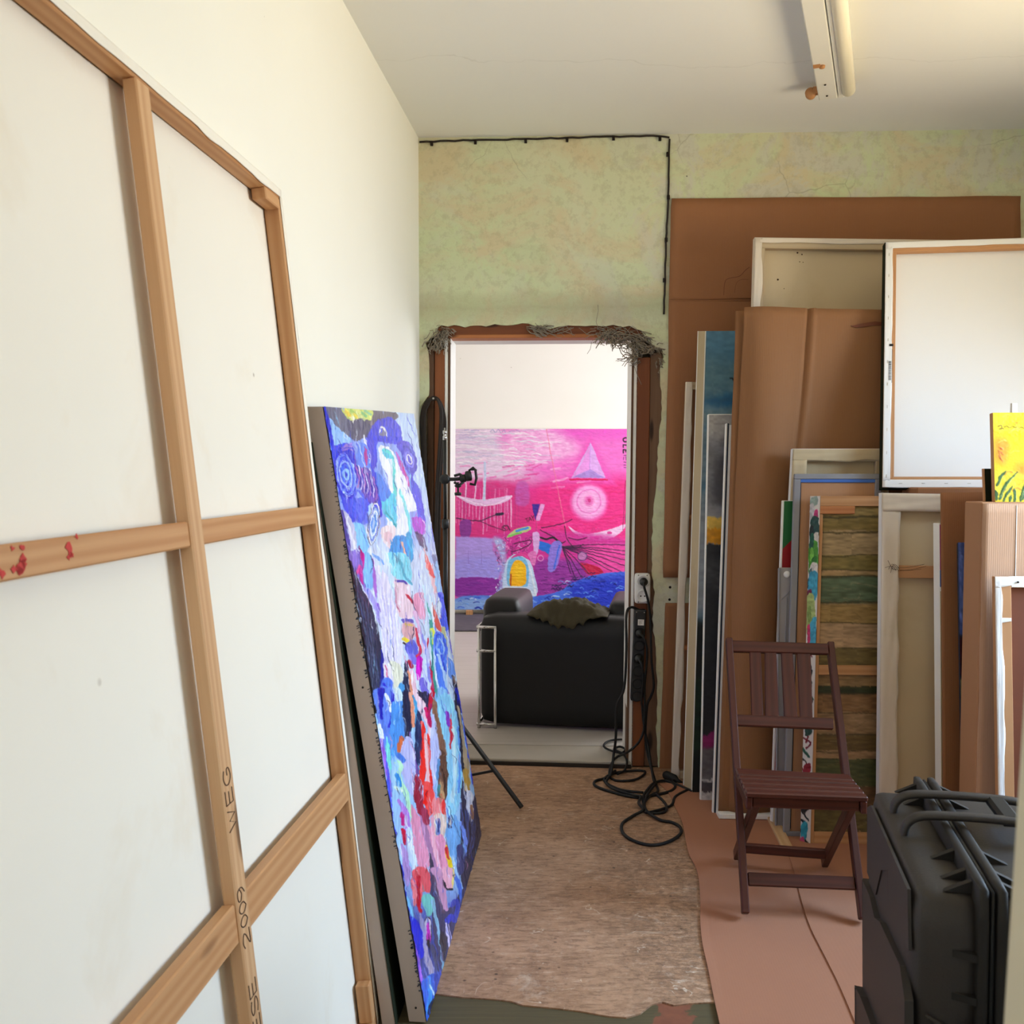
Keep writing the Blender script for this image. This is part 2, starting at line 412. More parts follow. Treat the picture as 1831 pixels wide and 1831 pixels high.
def struct(o, label=None):
    o['kind'] = 'structure'
    if label: o['label'] = label
    return o
class Quad:
    """a flat panel: corners TL, TR, BR, BL; d>0 goes to the side away from `toward`"""
    def __init__(s, tl, tr, br, bl, toward=EYE):
        s.c = [V(tl), V(tr), V(br), V(bl)]
        s.W = ((s.c[1] - s.c[0]).length + (s.c[2] - s.c[3]).length) / 2
        s.H = ((s.c[3] - s.c[0]).length + (s.c[2] - s.c[1]).length) / 2
        n = (s.c[1] - s.c[3]).cross(s.c[0] - s.c[2]).normalized()
        if n.dot(V(toward) - s.c[0]) > 0: n = -n
        s.n = n; s.skew = V((0, 0, 0))
    def P(s, u, v, d=0.0):
        a = s.c[0].lerp(s.c[1], u); b = s.c[3].lerp(s.c[2], u)
        return a.lerp(b, v) + s.n * d + s.skew * d
    def m(s, x, y, d=0.0): return s.P(x / s.W, y / s.H, d)
    def hexa(s, mb, x0, x1, y0, y1, d0, d1):
        return mb.hexa([s.m(x0, y1, d0), s.m(x1, y1, d0), s.m(x1, y1, d1), s.m(x0, y1, d1), s.m(x0, y0, d0), s.m(x1, y0, d0), s.m(x1, y0, d1), s.m(x0, y0, d1)])
    def base(s): return (s.c[2] + s.c[3]) / 2
def qpart(Q, name, mat, parent, rect, d0, d1, bevel=.0015):
    mb = MB(); Q.hexa(mb, *rect, d0, d1); return mb.obj(name, mat, parent, bevel)
def edge_wrap(Q, mat, parent, d0, d1, t=.0015, name='canvas_edge'):
    mb = MB(); W, H = Q.W, Q.H
    for r in ((-t, 0, -t, H + t), (W, W + t, -t, H + t), (0, W, -t, 0), (0, W, H, H + t)): Q.hexa(mb, *r, d0, d1)
    return mb.obj(name, mat, parent)
def vn(x, y, seed=0):
    """smooth value noise"""
    xi = math.floor(x); yi = math.floor(y); fx = x - xi; fy = y - yi
    fx = fx * fx * (3 - 2 * fx); fy = fy * fy * (3 - 2 * fy)
    def h(a, b): 
        k = math.sin(a * 127.1 + b * 311.7 + seed * 74.7) * 43758.5453; return k - math.floor(k)
    return (h(xi, yi) * (1 - fx) + h(xi + 1, yi) * fx) * (1 - fy) + (h(xi, yi + 1) * (1 - fx) + h(xi + 1, yi + 1) * fx) * fy
def fold_strip(Q, rect, mat, parent, seed=0, amp=.005, name='canvas_fold', wob=.006):
    x0, x1, y0, y1 = rect; W = x1 - x0; Hh = y1 - y0; vert = Hh > W
    nu, nv = (8, 60) if vert else (60, 8)
    def fn(u, v):
        x = x0 + W * u; y = y0 + Hh * v
        t = y if vert else x; a = u if vert else v
        if vert and u > .99 or (not vert and v > .99):
            w = (vn(t * 14, 3, seed) - .5) * wob * 2
            if vert: x += w
            else: y += w
        k = vn(t * 9 + a * 3, a * 2.2 + t * 2, seed) + .5 * vn(t * 26, a * 4, seed + 5)
        e = 0 if (a < .02) else 1
        return Q.m(x, y, -.0012 - amp * k * e * .6)
    mb = MB().grid(fn, nu, nv); return mb.obj(name, mat, parent, solid=.001)
# ---------------------------------------------------------------- procedural painter (numpy)
def vnoise(h, w, cy, cx, seed):
    r = np.random.RandomState(seed)
    gh = int(h / cy) + 3; gw = int(w / cx) + 3; g = r.rand(gh, gw)
    y = np.arange(h) / cy; x = np.arange(w) / cx
    yi = y.astype(int); xi = x.astype(int); fy = (y - yi)[:, None]; fx = (x - xi)[None, :]
    fy = fy * fy * (3 - 2 * fy); fx = fx * fx * (3 - 2 * fx)
    a = g[yi][:, xi]; b = g[yi][:, xi + 1]; c = g[yi + 1][:, xi]; d = g[yi + 1][:, xi + 1]
    return (a * (1 - fx) + b * fx) * (1 - fy) + (c * (1 - fx) + d * fx) * fy
class Painter:
    def __init__(s, x0, y0, w, h, sc, base, seed=1, warp=2.5, streak=(14, 1.6), amp=.16):
        s.x0, s.y0, s.sc = x0, y0, sc; s.w = int(w * sc); s.h = int(h * sc)
        s.img = np.zeros((s.h, s.w, 3)); s.img[:] = base; s.seed = seed; s.k = 0
        yy, xx = np.mgrid[0:s.h, 0:s.w]
        n1 = vnoise(s.h, s.w, 9 * sc, 5 * sc, seed) + .6 * vnoise(s.h, s.w, 3.5 * sc, 2.2 * sc, seed + 1) - .8
        n2 = vnoise(s.h, s.w, 9 * sc, 5 * sc, seed + 2) + .6 * vnoise(s.h, s.w, 3.5 * sc, 2.2 * sc, seed + 3) - .8
        s.X = xx / sc + x0 + n1 * warp; s.Y = yy / sc + y0 + n2 * warp
        st = vnoise(s.h, s.w, streak[0] * sc, streak[1] * sc, seed + 4) + .5 * vnoise(s.h, s.w, streak[0] * .5 * sc, streak[1] * .5 * sc, seed + 5)
        s.st = (st / 1.5 - .5) * 2; s.amp = amp
        s.height = np.zeros((s.h, s.w))
        s.T = lambda p: p
    def box(s, xs, ys, pad):
        a = max(0, int((min(xs) - pad - s.x0) * s.sc)); b = min(s.w, int((max(xs) + pad - s.x0) * s.sc) + 2)
        c = max(0, int((min(ys) - pad - s.y0) * s.sc)); d = min(s.h, int((max(ys) + pad - s.y0) * s.sc) + 2)
        return (slice(c, d), slice(a, b)) if b > a and d > c else None
    def lay(s, sl, m, col, alpha):
        s.k += 1
        st = np.roll(s.st, (s.k * 37) % max(1, s.w), axis=1)[sl]
        c = np.array(col, float)[None, None, :] * (1 + s.amp * st[..., None]) + 14 * s.amp * st[..., None]
        m = np.clip(m * alpha * (1 + .35 * st * (alpha < .99)), 0, 1)[..., None]
        s.img[sl] = s.img[sl] * (1 - m) + c * m
        s.height[sl] += m[..., 0] * (.4 + .6 * (st > 0)) * .5
    def fill(s, pts, col, alpha=1.0, smooth=True, soft=1.0):
        P = [s.T(p) for p in pts]
        if smooth and len(P) > 3: P = [(q.x, q.y) for q in smooth_pts([(p[0], p[1], 0) for p in P], 5, True)]
        xs = [p[0] for p in P]; ys = [p[1] for p in P]; sl = s.box(xs, ys, 4 + soft)
        if sl is None: return
        X = s.X[sl]; Y = s.Y[sl]; ins = np.zeros(X.shape, bool); d = np.full(X.shape, 1e9) if soft > 1.5 else None
        n = len(P)
        for i in range(n):
            (ax, ay), (bx, by) = P[i], P[(i + 1) % n]
            if ay != by:
                c = ((ay > Y) != (by > Y)) & (X < (bx - ax) * (Y - ay) / (by - ay) + ax); ins ^= c
            if d is not None:
                dx, dy = bx - ax, by - ay; L = dx * dx + dy * dy + 1e-9
                t = np.clip(((X - ax) * dx + (Y - ay) * dy) / L, 0, 1); d = np.minimum(d, np.hypot(X - ax - t * dx, Y - ay - t * dy))
        m = ins.astype(float)
        if d is not None: m = np.clip(.5 + np.where(ins, d, -d) / (2 * soft), 0, 1)
        s.lay(sl, m, col, alpha)
    def stroke(s, pts, w, col, alpha=1.0, smooth=True):
        P = [s.T(p) for p in pts]; k = w if isinstance(w, (tuple, list)) else (w, w)
        if smooth and len(P) > 2: P = [(q.x, q.y) for q in smooth_pts([(p[0], p[1], 0) for p in P], 5)]
        xs = [p[0] for p in P]; ys = [p[1] for p in P]; mw = max(k); sl = s.box(xs, ys, mw + 3)
        if sl is None: return
        X = s.X[sl]; Y = s.Y[sl]; m = np.zeros(X.shape); n = len(P)
        for i in range(n - 1):
            (ax, ay), (bx, by) = P[i], P[i + 1]; dx, dy = bx - ax, by - ay; L = dx * dx + dy * dy + 1e-9
            t = np.clip(((X - ax) * dx + (Y - ay) * dy) / L, 0, 1); d = np.hypot(X - ax - t * dx, Y - ay - t * dy)
            g = (i + t) / (n - 1) * (len(k) - 1); gi = np.clip(g.astype(int), 0, len(k) - 2); kk = np.array(k)
            ww = (kk[gi] * (1 - (g - gi)) + kk[gi + 1] * (g - gi)) / 2
            m = np.maximum(m, np.clip((ww - d) * 1.2 + .5, 0, 1))
        s.lay(sl, m, col, alpha)
    def ell(s, c, rx, ry, col, alpha=1.0, rot=0, ring=None, soft=1.0):
        pts = []; n = 22
        for i in range(n):
            a = 2 * math.pi * i / n; x, y = rx * math.cos(a), ry * math.sin(a)
            pts.append((c[0] + x * math.cos(rot) - y * math.sin(rot), c[1] + x * math.sin(rot) + y * math.cos(rot)))
        if ring: s.stroke(pts + [pts[0]], ring, col, alpha)
        else: s.fill(pts, col, alpha, True, soft)
    def sample(s, px, py, dim=.92):
        x = np.clip((px - s.x0) * s.sc, 0, s.w - 1.01); y = np.clip((py - s.y0) * s.sc, 0, s.h - 1.01)
        xi = x.astype(int); yi = y.astype(int); fx = (x - xi)[:, None]; fy = (y - yi)[:, None]
        I = s.img; c = (I[yi, xi] * (1 - fx) + I[yi, xi + 1] * fx) * (1 - fy) + (I[yi + 1, xi] * (1 - fx) + I[yi + 1, xi + 1] * fx) * fy
        c = np.clip(c, 0, 255) / 255.; l = np.where(c <= .04045, c / 12.92, ((c + .055) / 1.055) ** 2.4)
        return np.concatenate([l * dim, np.ones((len(l), 1))], 1), s.height[yi, xi]
def homog(src, dst):
    A = []
    for (x, y), (u, v) in zip(src, dst):
        A.append([x, y, 1, 0, 0, 0, -u * x, -u * y]); A.append([0, 0, 0, x, y, 1, -v * x, -v * y])
    b = [c for p in dst for c in p]; h = np.linalg.solve(np.array(A, float), np.array(b, float)); return np.append(h, 1).reshape(3, 3)
def painted_face(Q, painter, quadpx, nu, nv, parent, name='painted_face', relief=.0015, dim=.92, d=-.001):
    """grid on panel Q whose paint is sampled from the painter; quadpx = where TL,TR,BR,BL sit on the painter's sheet"""
    Hm = homog([(0, 0), (1, 0), (1, 1), (0, 1)], quadpx)
    u, v = np.meshgrid(np.linspace(0, 1, nu + 1), np.linspace(0, 1, nv + 1)); u = u.ravel(); v = v.ravel()
    q = Hm @ np.stack([u, v, np.ones_like(u)]); col, hgt = painter.sample(q[0] / q[2], q[1] / q[2], dim)
    C = np.array([tuple(c) for c in Q.c]); n = np.array(Q.n)
    a = C[0][None] * (1 - u)[:, None] + C[1][None] * u[:, None]; b = C[3][None] * (1 - u)[:, None] + C[2][None] * u[:, None]
    P = a * (1 - v)[:, None] + b * v[:, None] + n[None] * (d - relief * np.clip(hgt, 0, 3))[:, None]
    bs = np.array(BASE[parent.name]); P = P - bs
    W = nu + 1; j, i = np.meshgrid(np.arange(nv), np.arange(nu), indexing='ij'); k = (j * W + i).ravel()
    fc = np.stack([k, k + W, k + W + 1, k + 1], 1)
    me = bpy.data.meshes.new(name); me.vertices.add(len(P)); me.vertices.foreach_set('co', P.astype(np.float32).ravel())
    me.loops.add(fc.size); me.loops.foreach_set('vertex_index', fc.astype(np.int32).ravel())
    me.polygons.add(len(fc)); me.polygons.foreach_set('loop_start', np.arange(0, fc.size, 4, dtype=np.int32))
    me.update(calc_edges=True); me.polygons.foreach_set('use_smooth', np.ones(len(fc), bool))
    ca = me.color_attributes.new('Col', 'FLOAT_COLOR', 'POINT'); ca.data.foreach_set('color', col.astype(np.float32).ravel())
    me.materials.append(M['paint']); o = bpy.data.objects.new(name, me); COL.objects.link(o); o.parent = parent; BASE[o.name] = BASE[parent.name]
    return o
# ---------------------------------------------------------------- the two large paintings, stroke by stroke
def paint_blue():
    p = Painter(540, 700, 340, 1140, 2, (150, 176, 232), seed=11, warp=2.4, streak=(20, 1.5), amp=.13)
    f = p.fill; s = p.stroke
    f([(540, 960), (900, 960), (900, 1300), (540, 1300)], (204, 216, 240), 1, False, 40); f([(540, 1270), (900, 1270), (900, 1600), (540, 1600)], (160, 196, 236), 1, False, 40); f([(540, 1600), (900, 1640), (900, 1860), (540, 1860)], (76, 84, 150), 1, False, 40)
    p.T = lambda q: (560 + q[0] / 6.1, 720 + q[1] / 6.1)
    f([(-60, -60), (1400, -60), (1400, 1500), (-60, 1300)], (142, 164, 232), 1, False, 30)
    f([(870, 110), (1120, 110), (1260, 1000), (1300, 1831), (1180, 1300), (1110, 860), (1080, 520), (920, 440)], (176, 198, 244))
    s([(1000, 160), (1100, 500), (1200, 1100)], (60, 40, 30), (196, 214, 248), .7)
    f([(90, 40), (310, 55), (410, 190), (420, 430), (290, 350), (130, 180)], (112, 112, 134))
    f([(370, 190), (610, 180), (620, 370), (540, 400), (430, 430)], (98, 96, 118))
    f([(600, 85), (885, 110), (880, 200), (700, 235), (600, 260)], (116, 108, 120))
    f([(300, 50), (620, 75), (610, 195), (500, 180), (390, 195)], (206, 214, 130))
    for k, (x, y, c) in enumerate([(340, 80, (236, 226, 120)), (420, 110, (160, 190, 110)), (480, 90, (230, 230, 150)), (540, 130, (130, 190, 140)), (400, 160, (240, 236, 190)), (580, 110, (150, 200, 170)), (450, 150, (236, 214, 96)), (520, 170, (210, 220, 160)), (360, 120, (226, 200, 90))]):
        p.ell((x, y), 4.5, 3, c, .9) if False else p.stroke([(x - 25, y - 20), (x + 20, y + 25)], 5, c, .9)
    f([(140, 190), (260, 280), (410, 420), (370, 460), (240, 520), (180, 590)], (152, 190, 246))
    s([(105, 60), (140, 200), (180, 420), (230, 620)], (5, 8, 5), (48, 58, 196))
    f([(180, 560), (290, 470), (430, 500), (470, 760), (460, 1000), (520, 1180), (740, 1300), (720, 1000), (800, 960), (640, 740), (600, 420), (700, 230), (840, 195), (930, 330), (920, 440), (700, 440), (690, 740), (640, 740), (440, 1360), (330, 1180), (250, 900)], (70, 82, 212))
    s([(640, 720), (605, 560), (620, 400), (700, 260), (820, 215), (900, 310), (920, 430)], (12, 18, 13), (88, 88, 208))
    s([(690, 400), (800, 420), (920, 430)], 13, (74, 80, 212))
    s([(700, 340), (740, 270), (800, 380)], (2, 3, 2), (236, 236, 240)); f([(705, 370), (742, 285), (790, 380)], (130, 126, 150))
    s([(540, 370), (560, 470), (600, 640), (620, 860), (700, 1060)], (3, 2, 1), (226, 228, 246))
    f([(490, 470), (560, 480), (600, 640), (600, 760), (470, 740)], (110, 140, 232))
    f([(545, 500), (585, 620), (575, 720), (555, 660)], (176, 66, 150))
    # big swirl
    p.T = lambda q: (560 + q[0] / 6.1, 720 + q[1] / 6.1)
    def sw(c, rx, ry, cols, rot=.15):
        cx, cy = c
        for k, (r, w, col) in enumerate(cols):
            pts = []
            for i in range(23):
                a = 2 * math.pi * i / 22 + k; x = rx * r * math.cos(a); y = ry * r * math.sin(a)
                pts.append((cx + x * math.cos(rot) + y * math.sin(rot), cy - x * math.sin(rot) + y * math.cos(rot)))
            s(pts, w, col)
    f([(270, 520), (420, 540), (460, 800), (440, 1060), (330, 1060), (250, 800)], (58, 68, 206))
    sw((345, 820), 100, 260, [(1.0, 5, (52, 58, 200)), (.85, 2.6, (116, 146, 240)), (.7, 4, (70, 88, 220)), (.55, 2.6, (150, 180, 248)), (.4, 3, (76, 110, 230)), (.22, 4, (150, 190, 246)), (.95, 1.2, (178, 196, 248)), (.62, 1, (200, 214, 250))])
    for a, b in [((300, 520), (430, 500)), ((310, 545), (420, 540)), ((330, 500), (410, 470))]: s([a, ((a[0] + b[0]) / 2, a[1] - 22), b], 2.5, (156, 128, 206))
    # purple scumble
    f([(440, 560), (480, 740), (600, 760), (700, 1080), (620, 1150), (520, 1000), (440, 720)], (104, 84, 186))
    for k in range(14): 
        x = 450 + k * 16; s([(x, 700 + 12 * k), (x + 40, 850 + 14 * k), (x + 30, 960 + 12 * k)], 1.6, [(196, 120, 190), (60, 60, 160), (226, 220, 246), (86, 66, 170)][k % 4], .9)
    sw((500, 1170), 60, 170, [(1, 5, (96, 110, 222)), (.7, 3, (150, 170, 244)), (.4, 4, (120, 140, 232))])
    f([(360, 1180), (480, 1360), (600, 1370), (640, 1240), (560, 1100), (440, 1090)], (84, 100, 220), .7)
    # almond shape
    f([(600, 1160), (680, 1200), (720, 1420), (690, 1600), (620, 1480)], (180, 206, 244)); sw((655, 1370), 52, 225, [(1, 2, (240, 240, 248)), (.82, 2.2, (96, 120, 206)), (.62, 1.8, (236, 240, 250)), (.4, 3, (92, 150, 226)), (1.08, 1, (90, 84, 110))], -.1)
    # white and turquoise robe
    f([(700, 510), (790, 495), (870, 560), (930, 700), (1000, 860), (1040, 960), (1100, 1080), (1130, 1200), (1040, 1240), (1050, 1400), (980, 1520), (880, 1520), (800, 1350), (840, 1040), (800, 900), (730, 680)], (232, 236, 250))
    f([(740, 530), (830, 540), (870, 640), (770, 610)], (92, 190, 216)); s([(760, 540), (850, 600), (870, 800), (880, 1040), (890, 1380)], (6, 4, 5), (108, 214, 214))
    f([(740, 1100), (880, 1040), (900, 1380), (830, 1330), (760, 1240)], (104, 196, 222)); s([(780, 1240), (870, 1350), (890, 1400)], 3, (70, 160, 176))
    f([(680, 780), (800, 940), (840, 1040), (740, 1120), (700, 1000)], (96, 140, 228))
    s([(900, 800), (960, 1000), (1060, 1180)], (8, 10, 5), (246, 246, 252)); s([(930, 980), (1020, 1250), (1060, 1480)], (4, 5, 4), (130, 220, 226))
    s([(900, 560), (950, 690), (1000, 830), (1040, 950)], (2, 7, 2), (184, 84, 190)); s([(945, 690), (1010, 830), (1040, 930)], 2, (200, 60, 150))
    f([(940, 430), (1060, 470), (1110, 640), (1090, 820), (1030, 800), (1000, 620), (900, 500)], (86, 82, 206)); sw((1040, 640), 60, 150, [(1, 4, (70, 66, 190)), (.6, 3, (130, 130, 230)), (.35, 2, (230, 226, 236))], .3)
    f([(1060, 830), (1110, 900), (1190, 1120), (1210, 1400), (1170, 1440), (1130, 1200), (1080, 1040)], (72, 78, 212))
    f([(1090, 1290), (1190, 1300), (1210, 1470), (1120, 1470), (1080, 1380)], (186, 78, 206)); s([(1080, 1300), (1140, 1440), (1215, 1600)], (4, 7, 3), (160, 80, 190))
    for k in range(7): s([(1110 + k * 14, 1450 + k * 6), (1170 + k * 12, 1600 + k * 10)], 2, (86, 76, 108), .9)
    f([(740, 1420), (880, 1400), (890, 1560), (860, 1660), (780, 1600)], (240, 222, 226)); f([(770, 1470), (850, 1480), (850, 1590), (790, 1570)], (232, 200, 210))
    f([(880, 1520), (980, 1500), (1090, 1560), (1080, 1780), (960, 1831), (830, 1700)], (70, 158, 224)); s([(1030, 1480), (1060, 1640), (1040, 1780)], 9, (60, 170, 220)); s([(960, 1580), (1000, 1720), (1020, 1831)], 3, (226, 176, 160))
    f([(440, 1370), (540, 1390), (600, 1580), (580, 1700), (520, 1700), (440, 1480)], (136, 196, 240)); f([(320, 1230), (430, 1360), (470, 1640), (400, 1640), (340, 1420)], (190, 190, 220)); s([(380, 1380), (440, 1600), (460, 1700)], (3, 5, 3), (226, 226, 244))
    s([(310, 1230), (340, 1420), (380, 1640), (410, 1831)], (6, 9, 8), (90, 80, 160))
    f([(500, 1650), (530, 1690), (570, 1831), (520, 1831)], (196, 36, 116))
    # middle
    p.T = lambda q: (600 + q[0] / 6.1, 1000 + q[1] / 6.1)
    f([(150, 0), (260, 0), (330, 400), (240, 260), (180, 130)], (136, 116, 200)); s([(280, 0), (310, 120), (270, 200), (300, 340)], (6, 8, 4), (190, 40, 150)); s([(260, 140), (240, 230)], 3, (220, 90, 160))
    f([(310, 0), (400, 60), (420, 360), (330, 380)], (136, 190, 244)); f([(420, 40), (520, 120), (500, 60), (400, 0)], (120, 170, 238))
    s([(400, 60), (420, 250), (440, 480)], (3, 6, 3), (166, 110, 200))
    f([(165, 110), (310, 430), (380, 560), (490, 960), (520, 1300), (480, 1790), (420, 1700), (360, 1380), (280, 850), (220, 470)], (52, 56, 80))
    for k in range(9): s([(240 + k * 16, 420 + k * 25), (330 + k * 12, 900 + k * 20), (410 + k * 8, 1500)], 1.8, [(86, 92, 120), (40, 42, 62), (70, 76, 110)][k % 3], .8)
    s([(165, 100), (230, 500), (300, 900), (370, 1400), (440, 1760)], (4, 3, 6), (20, 20, 34))
    s([(500, 1080), (515, 1300), (500, 1560), (470, 1740)], (4, 9, 8), (38, 44, 150))
    f([(310, 400), (390, 430), (520, 800), (500, 830), (440, 700), (380, 520)], (172, 166, 232)); s([(460, 560), (520, 720), (530, 820)], (4, 6, 3), (140, 110, 206))
    f([(440, 140), (560, 250), (640, 520), (720, 900), (720, 1180), (650, 1560), (560, 1500), (510, 1000), (480, 600)], (222, 218, 244))
    for k in range(10): s([(460 + k * 22, 300 + k * 40), (520 + k * 18, 800 + k * 30), (540 + k * 16, 1250)], 2, [(200, 196, 238), (240, 238, 250), (186, 180, 226), (230, 222, 232)][k % 4], .8)
    f([(590, 1200), (720, 1260), (720, 1480), (650, 1560), (610, 1440)], (222, 222, 206))
    f([(520, 1200), (600, 1260), (620, 1440), (540, 1420)], (236, 226, 240)); s([(540, 1240), (570, 1400)], 2, (200, 90, 140))
    f([(560, 0), (760, 0), (830, 180), (800, 340), (700, 300), (600, 200)], (140, 214, 232)); s([(550, 0), (590, 200), (650, 560)], (4, 4, 5), (206, 226, 246)); s([(690, 60), (760, 250), (830, 330)], 4, (96, 170, 196))
    f([(640, 290), (780, 320), (830, 480), (840, 690), (700, 700), (650, 520)], (232, 206, 218)); s([(655, 300), (720, 300), (770, 330)], (4, 5, 2), (84, 74, 166)); s([(640, 370), (660, 560), (700, 640)], 3, (200, 120, 150))
    s([(760, 450), (800, 480), (840, 540)], (3, 6, 4), (192, 44, 70)); f([(850, 460), (950, 420), (980, 640), (940, 720), (860, 620)], (226, 158, 186)); s([(860, 640), (900, 760), (900, 860)], (6, 7, 4), (216, 170, 206))
    f([(720, 720), (830, 720), (840, 760), (740, 770)], (110, 100, 186)); f([(730, 760), (850, 770), (870, 900), (800, 970), (740, 930)], (216, 170, 176)); s([(760, 780), (830, 790)], 4, (222, 190, 110)); s([(740, 940), (800, 970)], 6, (238, 214, 60)); s([(745, 985), (800, 1010)], 4, (66, 50, 50))
    f([(760, 1000), (850, 950), (900, 1080), (870, 1140), (800, 1130)], (100, 104, 206)); f([(800, 1100), (880, 1120), (890, 1220), (830, 1210)], (130, 126, 224))
    s([(870, 820), (900, 960), (920, 1080), (880, 1130)], (4, 5, 4), (206, 66, 90)); s([(860, 640), (940, 900), (960, 1080)], (3, 4, 3), (226, 190, 220))
    f([(890, 1130), (950, 1150), (940, 1280), (890, 1390), (880, 1270)], (206, 36, 190)); f([(910, 1390), (960, 1360), (1010, 1480), (1020, 1620), (940, 1520)], (120, 110, 206)); f([(900, 1490), (970, 1560), (1020, 1640), (990, 1690), (920, 1580)], (44, 44, 64))
    s([(1010, 930), (1000, 1060), (1040, 1300), (1060, 1500), (1020, 1680), (1000, 1780)], (3, 3, 6, 8, 6), (196, 32, 66)); s([(940, 880), (1000, 1100), (1020, 1400)], (4, 5, 4), (142, 144, 224)); s([(980, 940), (1010, 1200)], 3, (206, 206, 246))
    s([(990, 520), (1040, 760), (1050, 1000), (1060, 1250), (1080, 1500)], (3, 6, 4, 4, 3), (70, 160, 150)); s([(960, 350), (980, 560), (1030, 700)], 5, (196, 224, 240))
    f([(1000, 100), (1070, 170), (1120, 380), (1080, 420), (1030, 250)], (244, 196, 200)); s([(980, 0), (1010, 120), (1070, 230)], (3, 8, 6), (226, 90, 84)); f([(1050, 0), (1105, 0), (1130, 180), (1080, 130)], (122, 134, 176)); f([(1100, 60), (1180, 420), (1130, 440), (1080, 300)], (152, 196, 244))
    f([(1110, 420), (1190, 440), (1240, 760), (1200, 820), (1140, 700), (1160, 560)], (56, 88, 220)); f([(1080, 420), (1130, 480), (1150, 680), (1090, 600)], (216, 226, 246))
    f([(1070, 600), (1110, 660), (1160, 800), (1140, 840), (1080, 760)], (214, 92, 76)); s([(1050, 820), (1070, 900), (1060, 980)], (6, 7, 3), (216, 224, 90)); s([(1170, 800), (1200, 960), (1210, 1100)], (6, 7, 4), (186, 186, 140)); s([(1240, 830), (1270, 1000), (1290, 1140)], (4, 6, 4), (120, 110, 210))
    f([(1070, 880), (1170, 860), (1220, 1050), (1200, 1380), (1220, 1500), (1130, 1460), (1080, 1180)], (88, 130, 232)); sw((1140, 1010), 55, 140, [(1, 2.5, (60, 92, 216)), (.6, 2.5, (150, 186, 246)), (.3, 3, (76, 120, 230))]); s([(1110, 1100), (1170, 1250), (1200, 1440)], (4, 6, 4), (180, 204, 248)); s([(1150, 1100), (1200, 1300)], 3, (56, 86, 206))
    f([(1220, 1120), (1290, 1180), (1310, 1340), (1240, 1330)], (110, 150, 228))
    f([(760, 1170), (800, 1300), (820, 1600), (840, 1831), (740, 1831), (730, 1480)], (42, 52, 84)); s([(800, 1190), (830, 1250)], 7, (176, 46, 70)); s([(790, 1290), (820, 1500), (850, 1700), (860, 1831)], (4, 5, 7, 5), (222, 150, 120)); s([(830, 1300), (880, 1560), (960, 1760)], (7, 9, 11), (240, 196, 212)); s([(860, 1600), (880, 1831)], 6, (70, 160, 196))
    f([(500, 1420), (600, 1400), (630, 1600), (700, 1831), (470, 1831)], (92, 128, 226)); s([(520, 1450), (600, 1560), (620, 1700)], (5, 9, 6), (52, 52, 196)); s([(545, 1540), (580, 1640)], 5, (244, 246, 250)); f([(650, 1540), (740, 1440), (760, 1831), (680, 1831)], (86, 160, 220))
    f([(1090, 1480), (1220, 1500), (1343, 1831), (1090, 1831)], (146, 190, 240)); s([(1220, 1500), (1190, 1640), (1200, 1780)], (5, 4, 4), (116, 96, 196)); s([(1280, 1320), (1320, 1500), (1343, 1700)], (5, 8, 9), (30, 30, 60)); s([(1310, 1450), (1343, 1560)], 5, (34, 46, 190)); p.stroke([(1290, 1330), (1310, 1390)], 5, (122, 96, 90)); s([(1050, 1580), (1080, 1700), (1090, 1831)], (8, 10, 10), (150, 112, 96)); s([(980, 1700), (1010, 1780)], 8, (190, 24, 86))
    # lower
    p.T = lambda q: (650 + q[0] / 5.23, 1250 + q[1] / 5.23)
    f([(90, 0), (280, 0), (280, 420), (200, 560), (150, 420), (120, 200)], (104, 136, 230)); s([(160, 0), (150, 140), (170, 260)], (12, 8, 4), (40, 40, 170)); s([(205, 30), (240, 130), (250, 200)], (5, 4, 2), (236, 240, 250)); s([(260, 0), (270, 160), (240, 340)], (4, 5, 3), (52, 40, 190)); s([(150, 330), (175, 440)], 7, (236, 240, 250))
    f([(270, 100), (390, 120), (400, 420), (310, 600), (240, 560), (250, 300)], (88, 150, 226)); s([(310, 0), (330, 60)], 14, (206, 226, 240)); s([(215, 440), (240, 640), (260, 720)], (5, 7, 4), (130, 220, 216)); s([(170, 460), (215, 700), (260, 980)], (5, 7, 4), (150, 100, 210))
    f([(360, 0), (440, 40), (450, 330), (400, 440), (370, 300)], (40, 44, 74)); s([(440, 20), (460, 160), (460, 320)], (8, 9, 6), (222, 146, 120)); s([(470, 40), (490, 220), (500, 500)], (6, 7, 4), (70, 150, 200)); f([(490, 180), (540, 240), (540, 560), (500, 720), (480, 500)], (44, 54, 96)); s([(430, 380), (470, 600), (510, 760)], (4, 6, 5), (110, 80, 150))
    s([(355, 430), (345, 500), (335, 550)], (9, 12, 7), (204, 112, 72)); f([(400, 420), (470, 500), (480, 880), (440, 960), (360, 760), (330, 600)], (188, 188, 236)); s([(330, 600), (370, 640)], 10, (86, 130, 216)); s([(310, 660), (350, 700), (330, 800), (400, 960), (440, 1150)], (7, 9, 7, 10, 5), (184, 228, 196)); s([(310, 780), (340, 880)], 8, (60, 140, 210)); s([(300, 900), (360, 930)], 6, (226, 246, 226))
    s([(480, 0), (540, 120), (620, 330), (640, 620)], (12, 14, 10, 5), (244, 206, 220)); s([(580, 150), (625, 300)], 8, (206, 40, 110)); f([(500, 0), (610, 0), (600, 130), (560, 80)], (50, 48, 76)); s([(640, 0), (600, 170)], 7, (190, 30, 60)); s([(620, 110), (600, 210), (620, 300)], 6, (180, 30, 96))
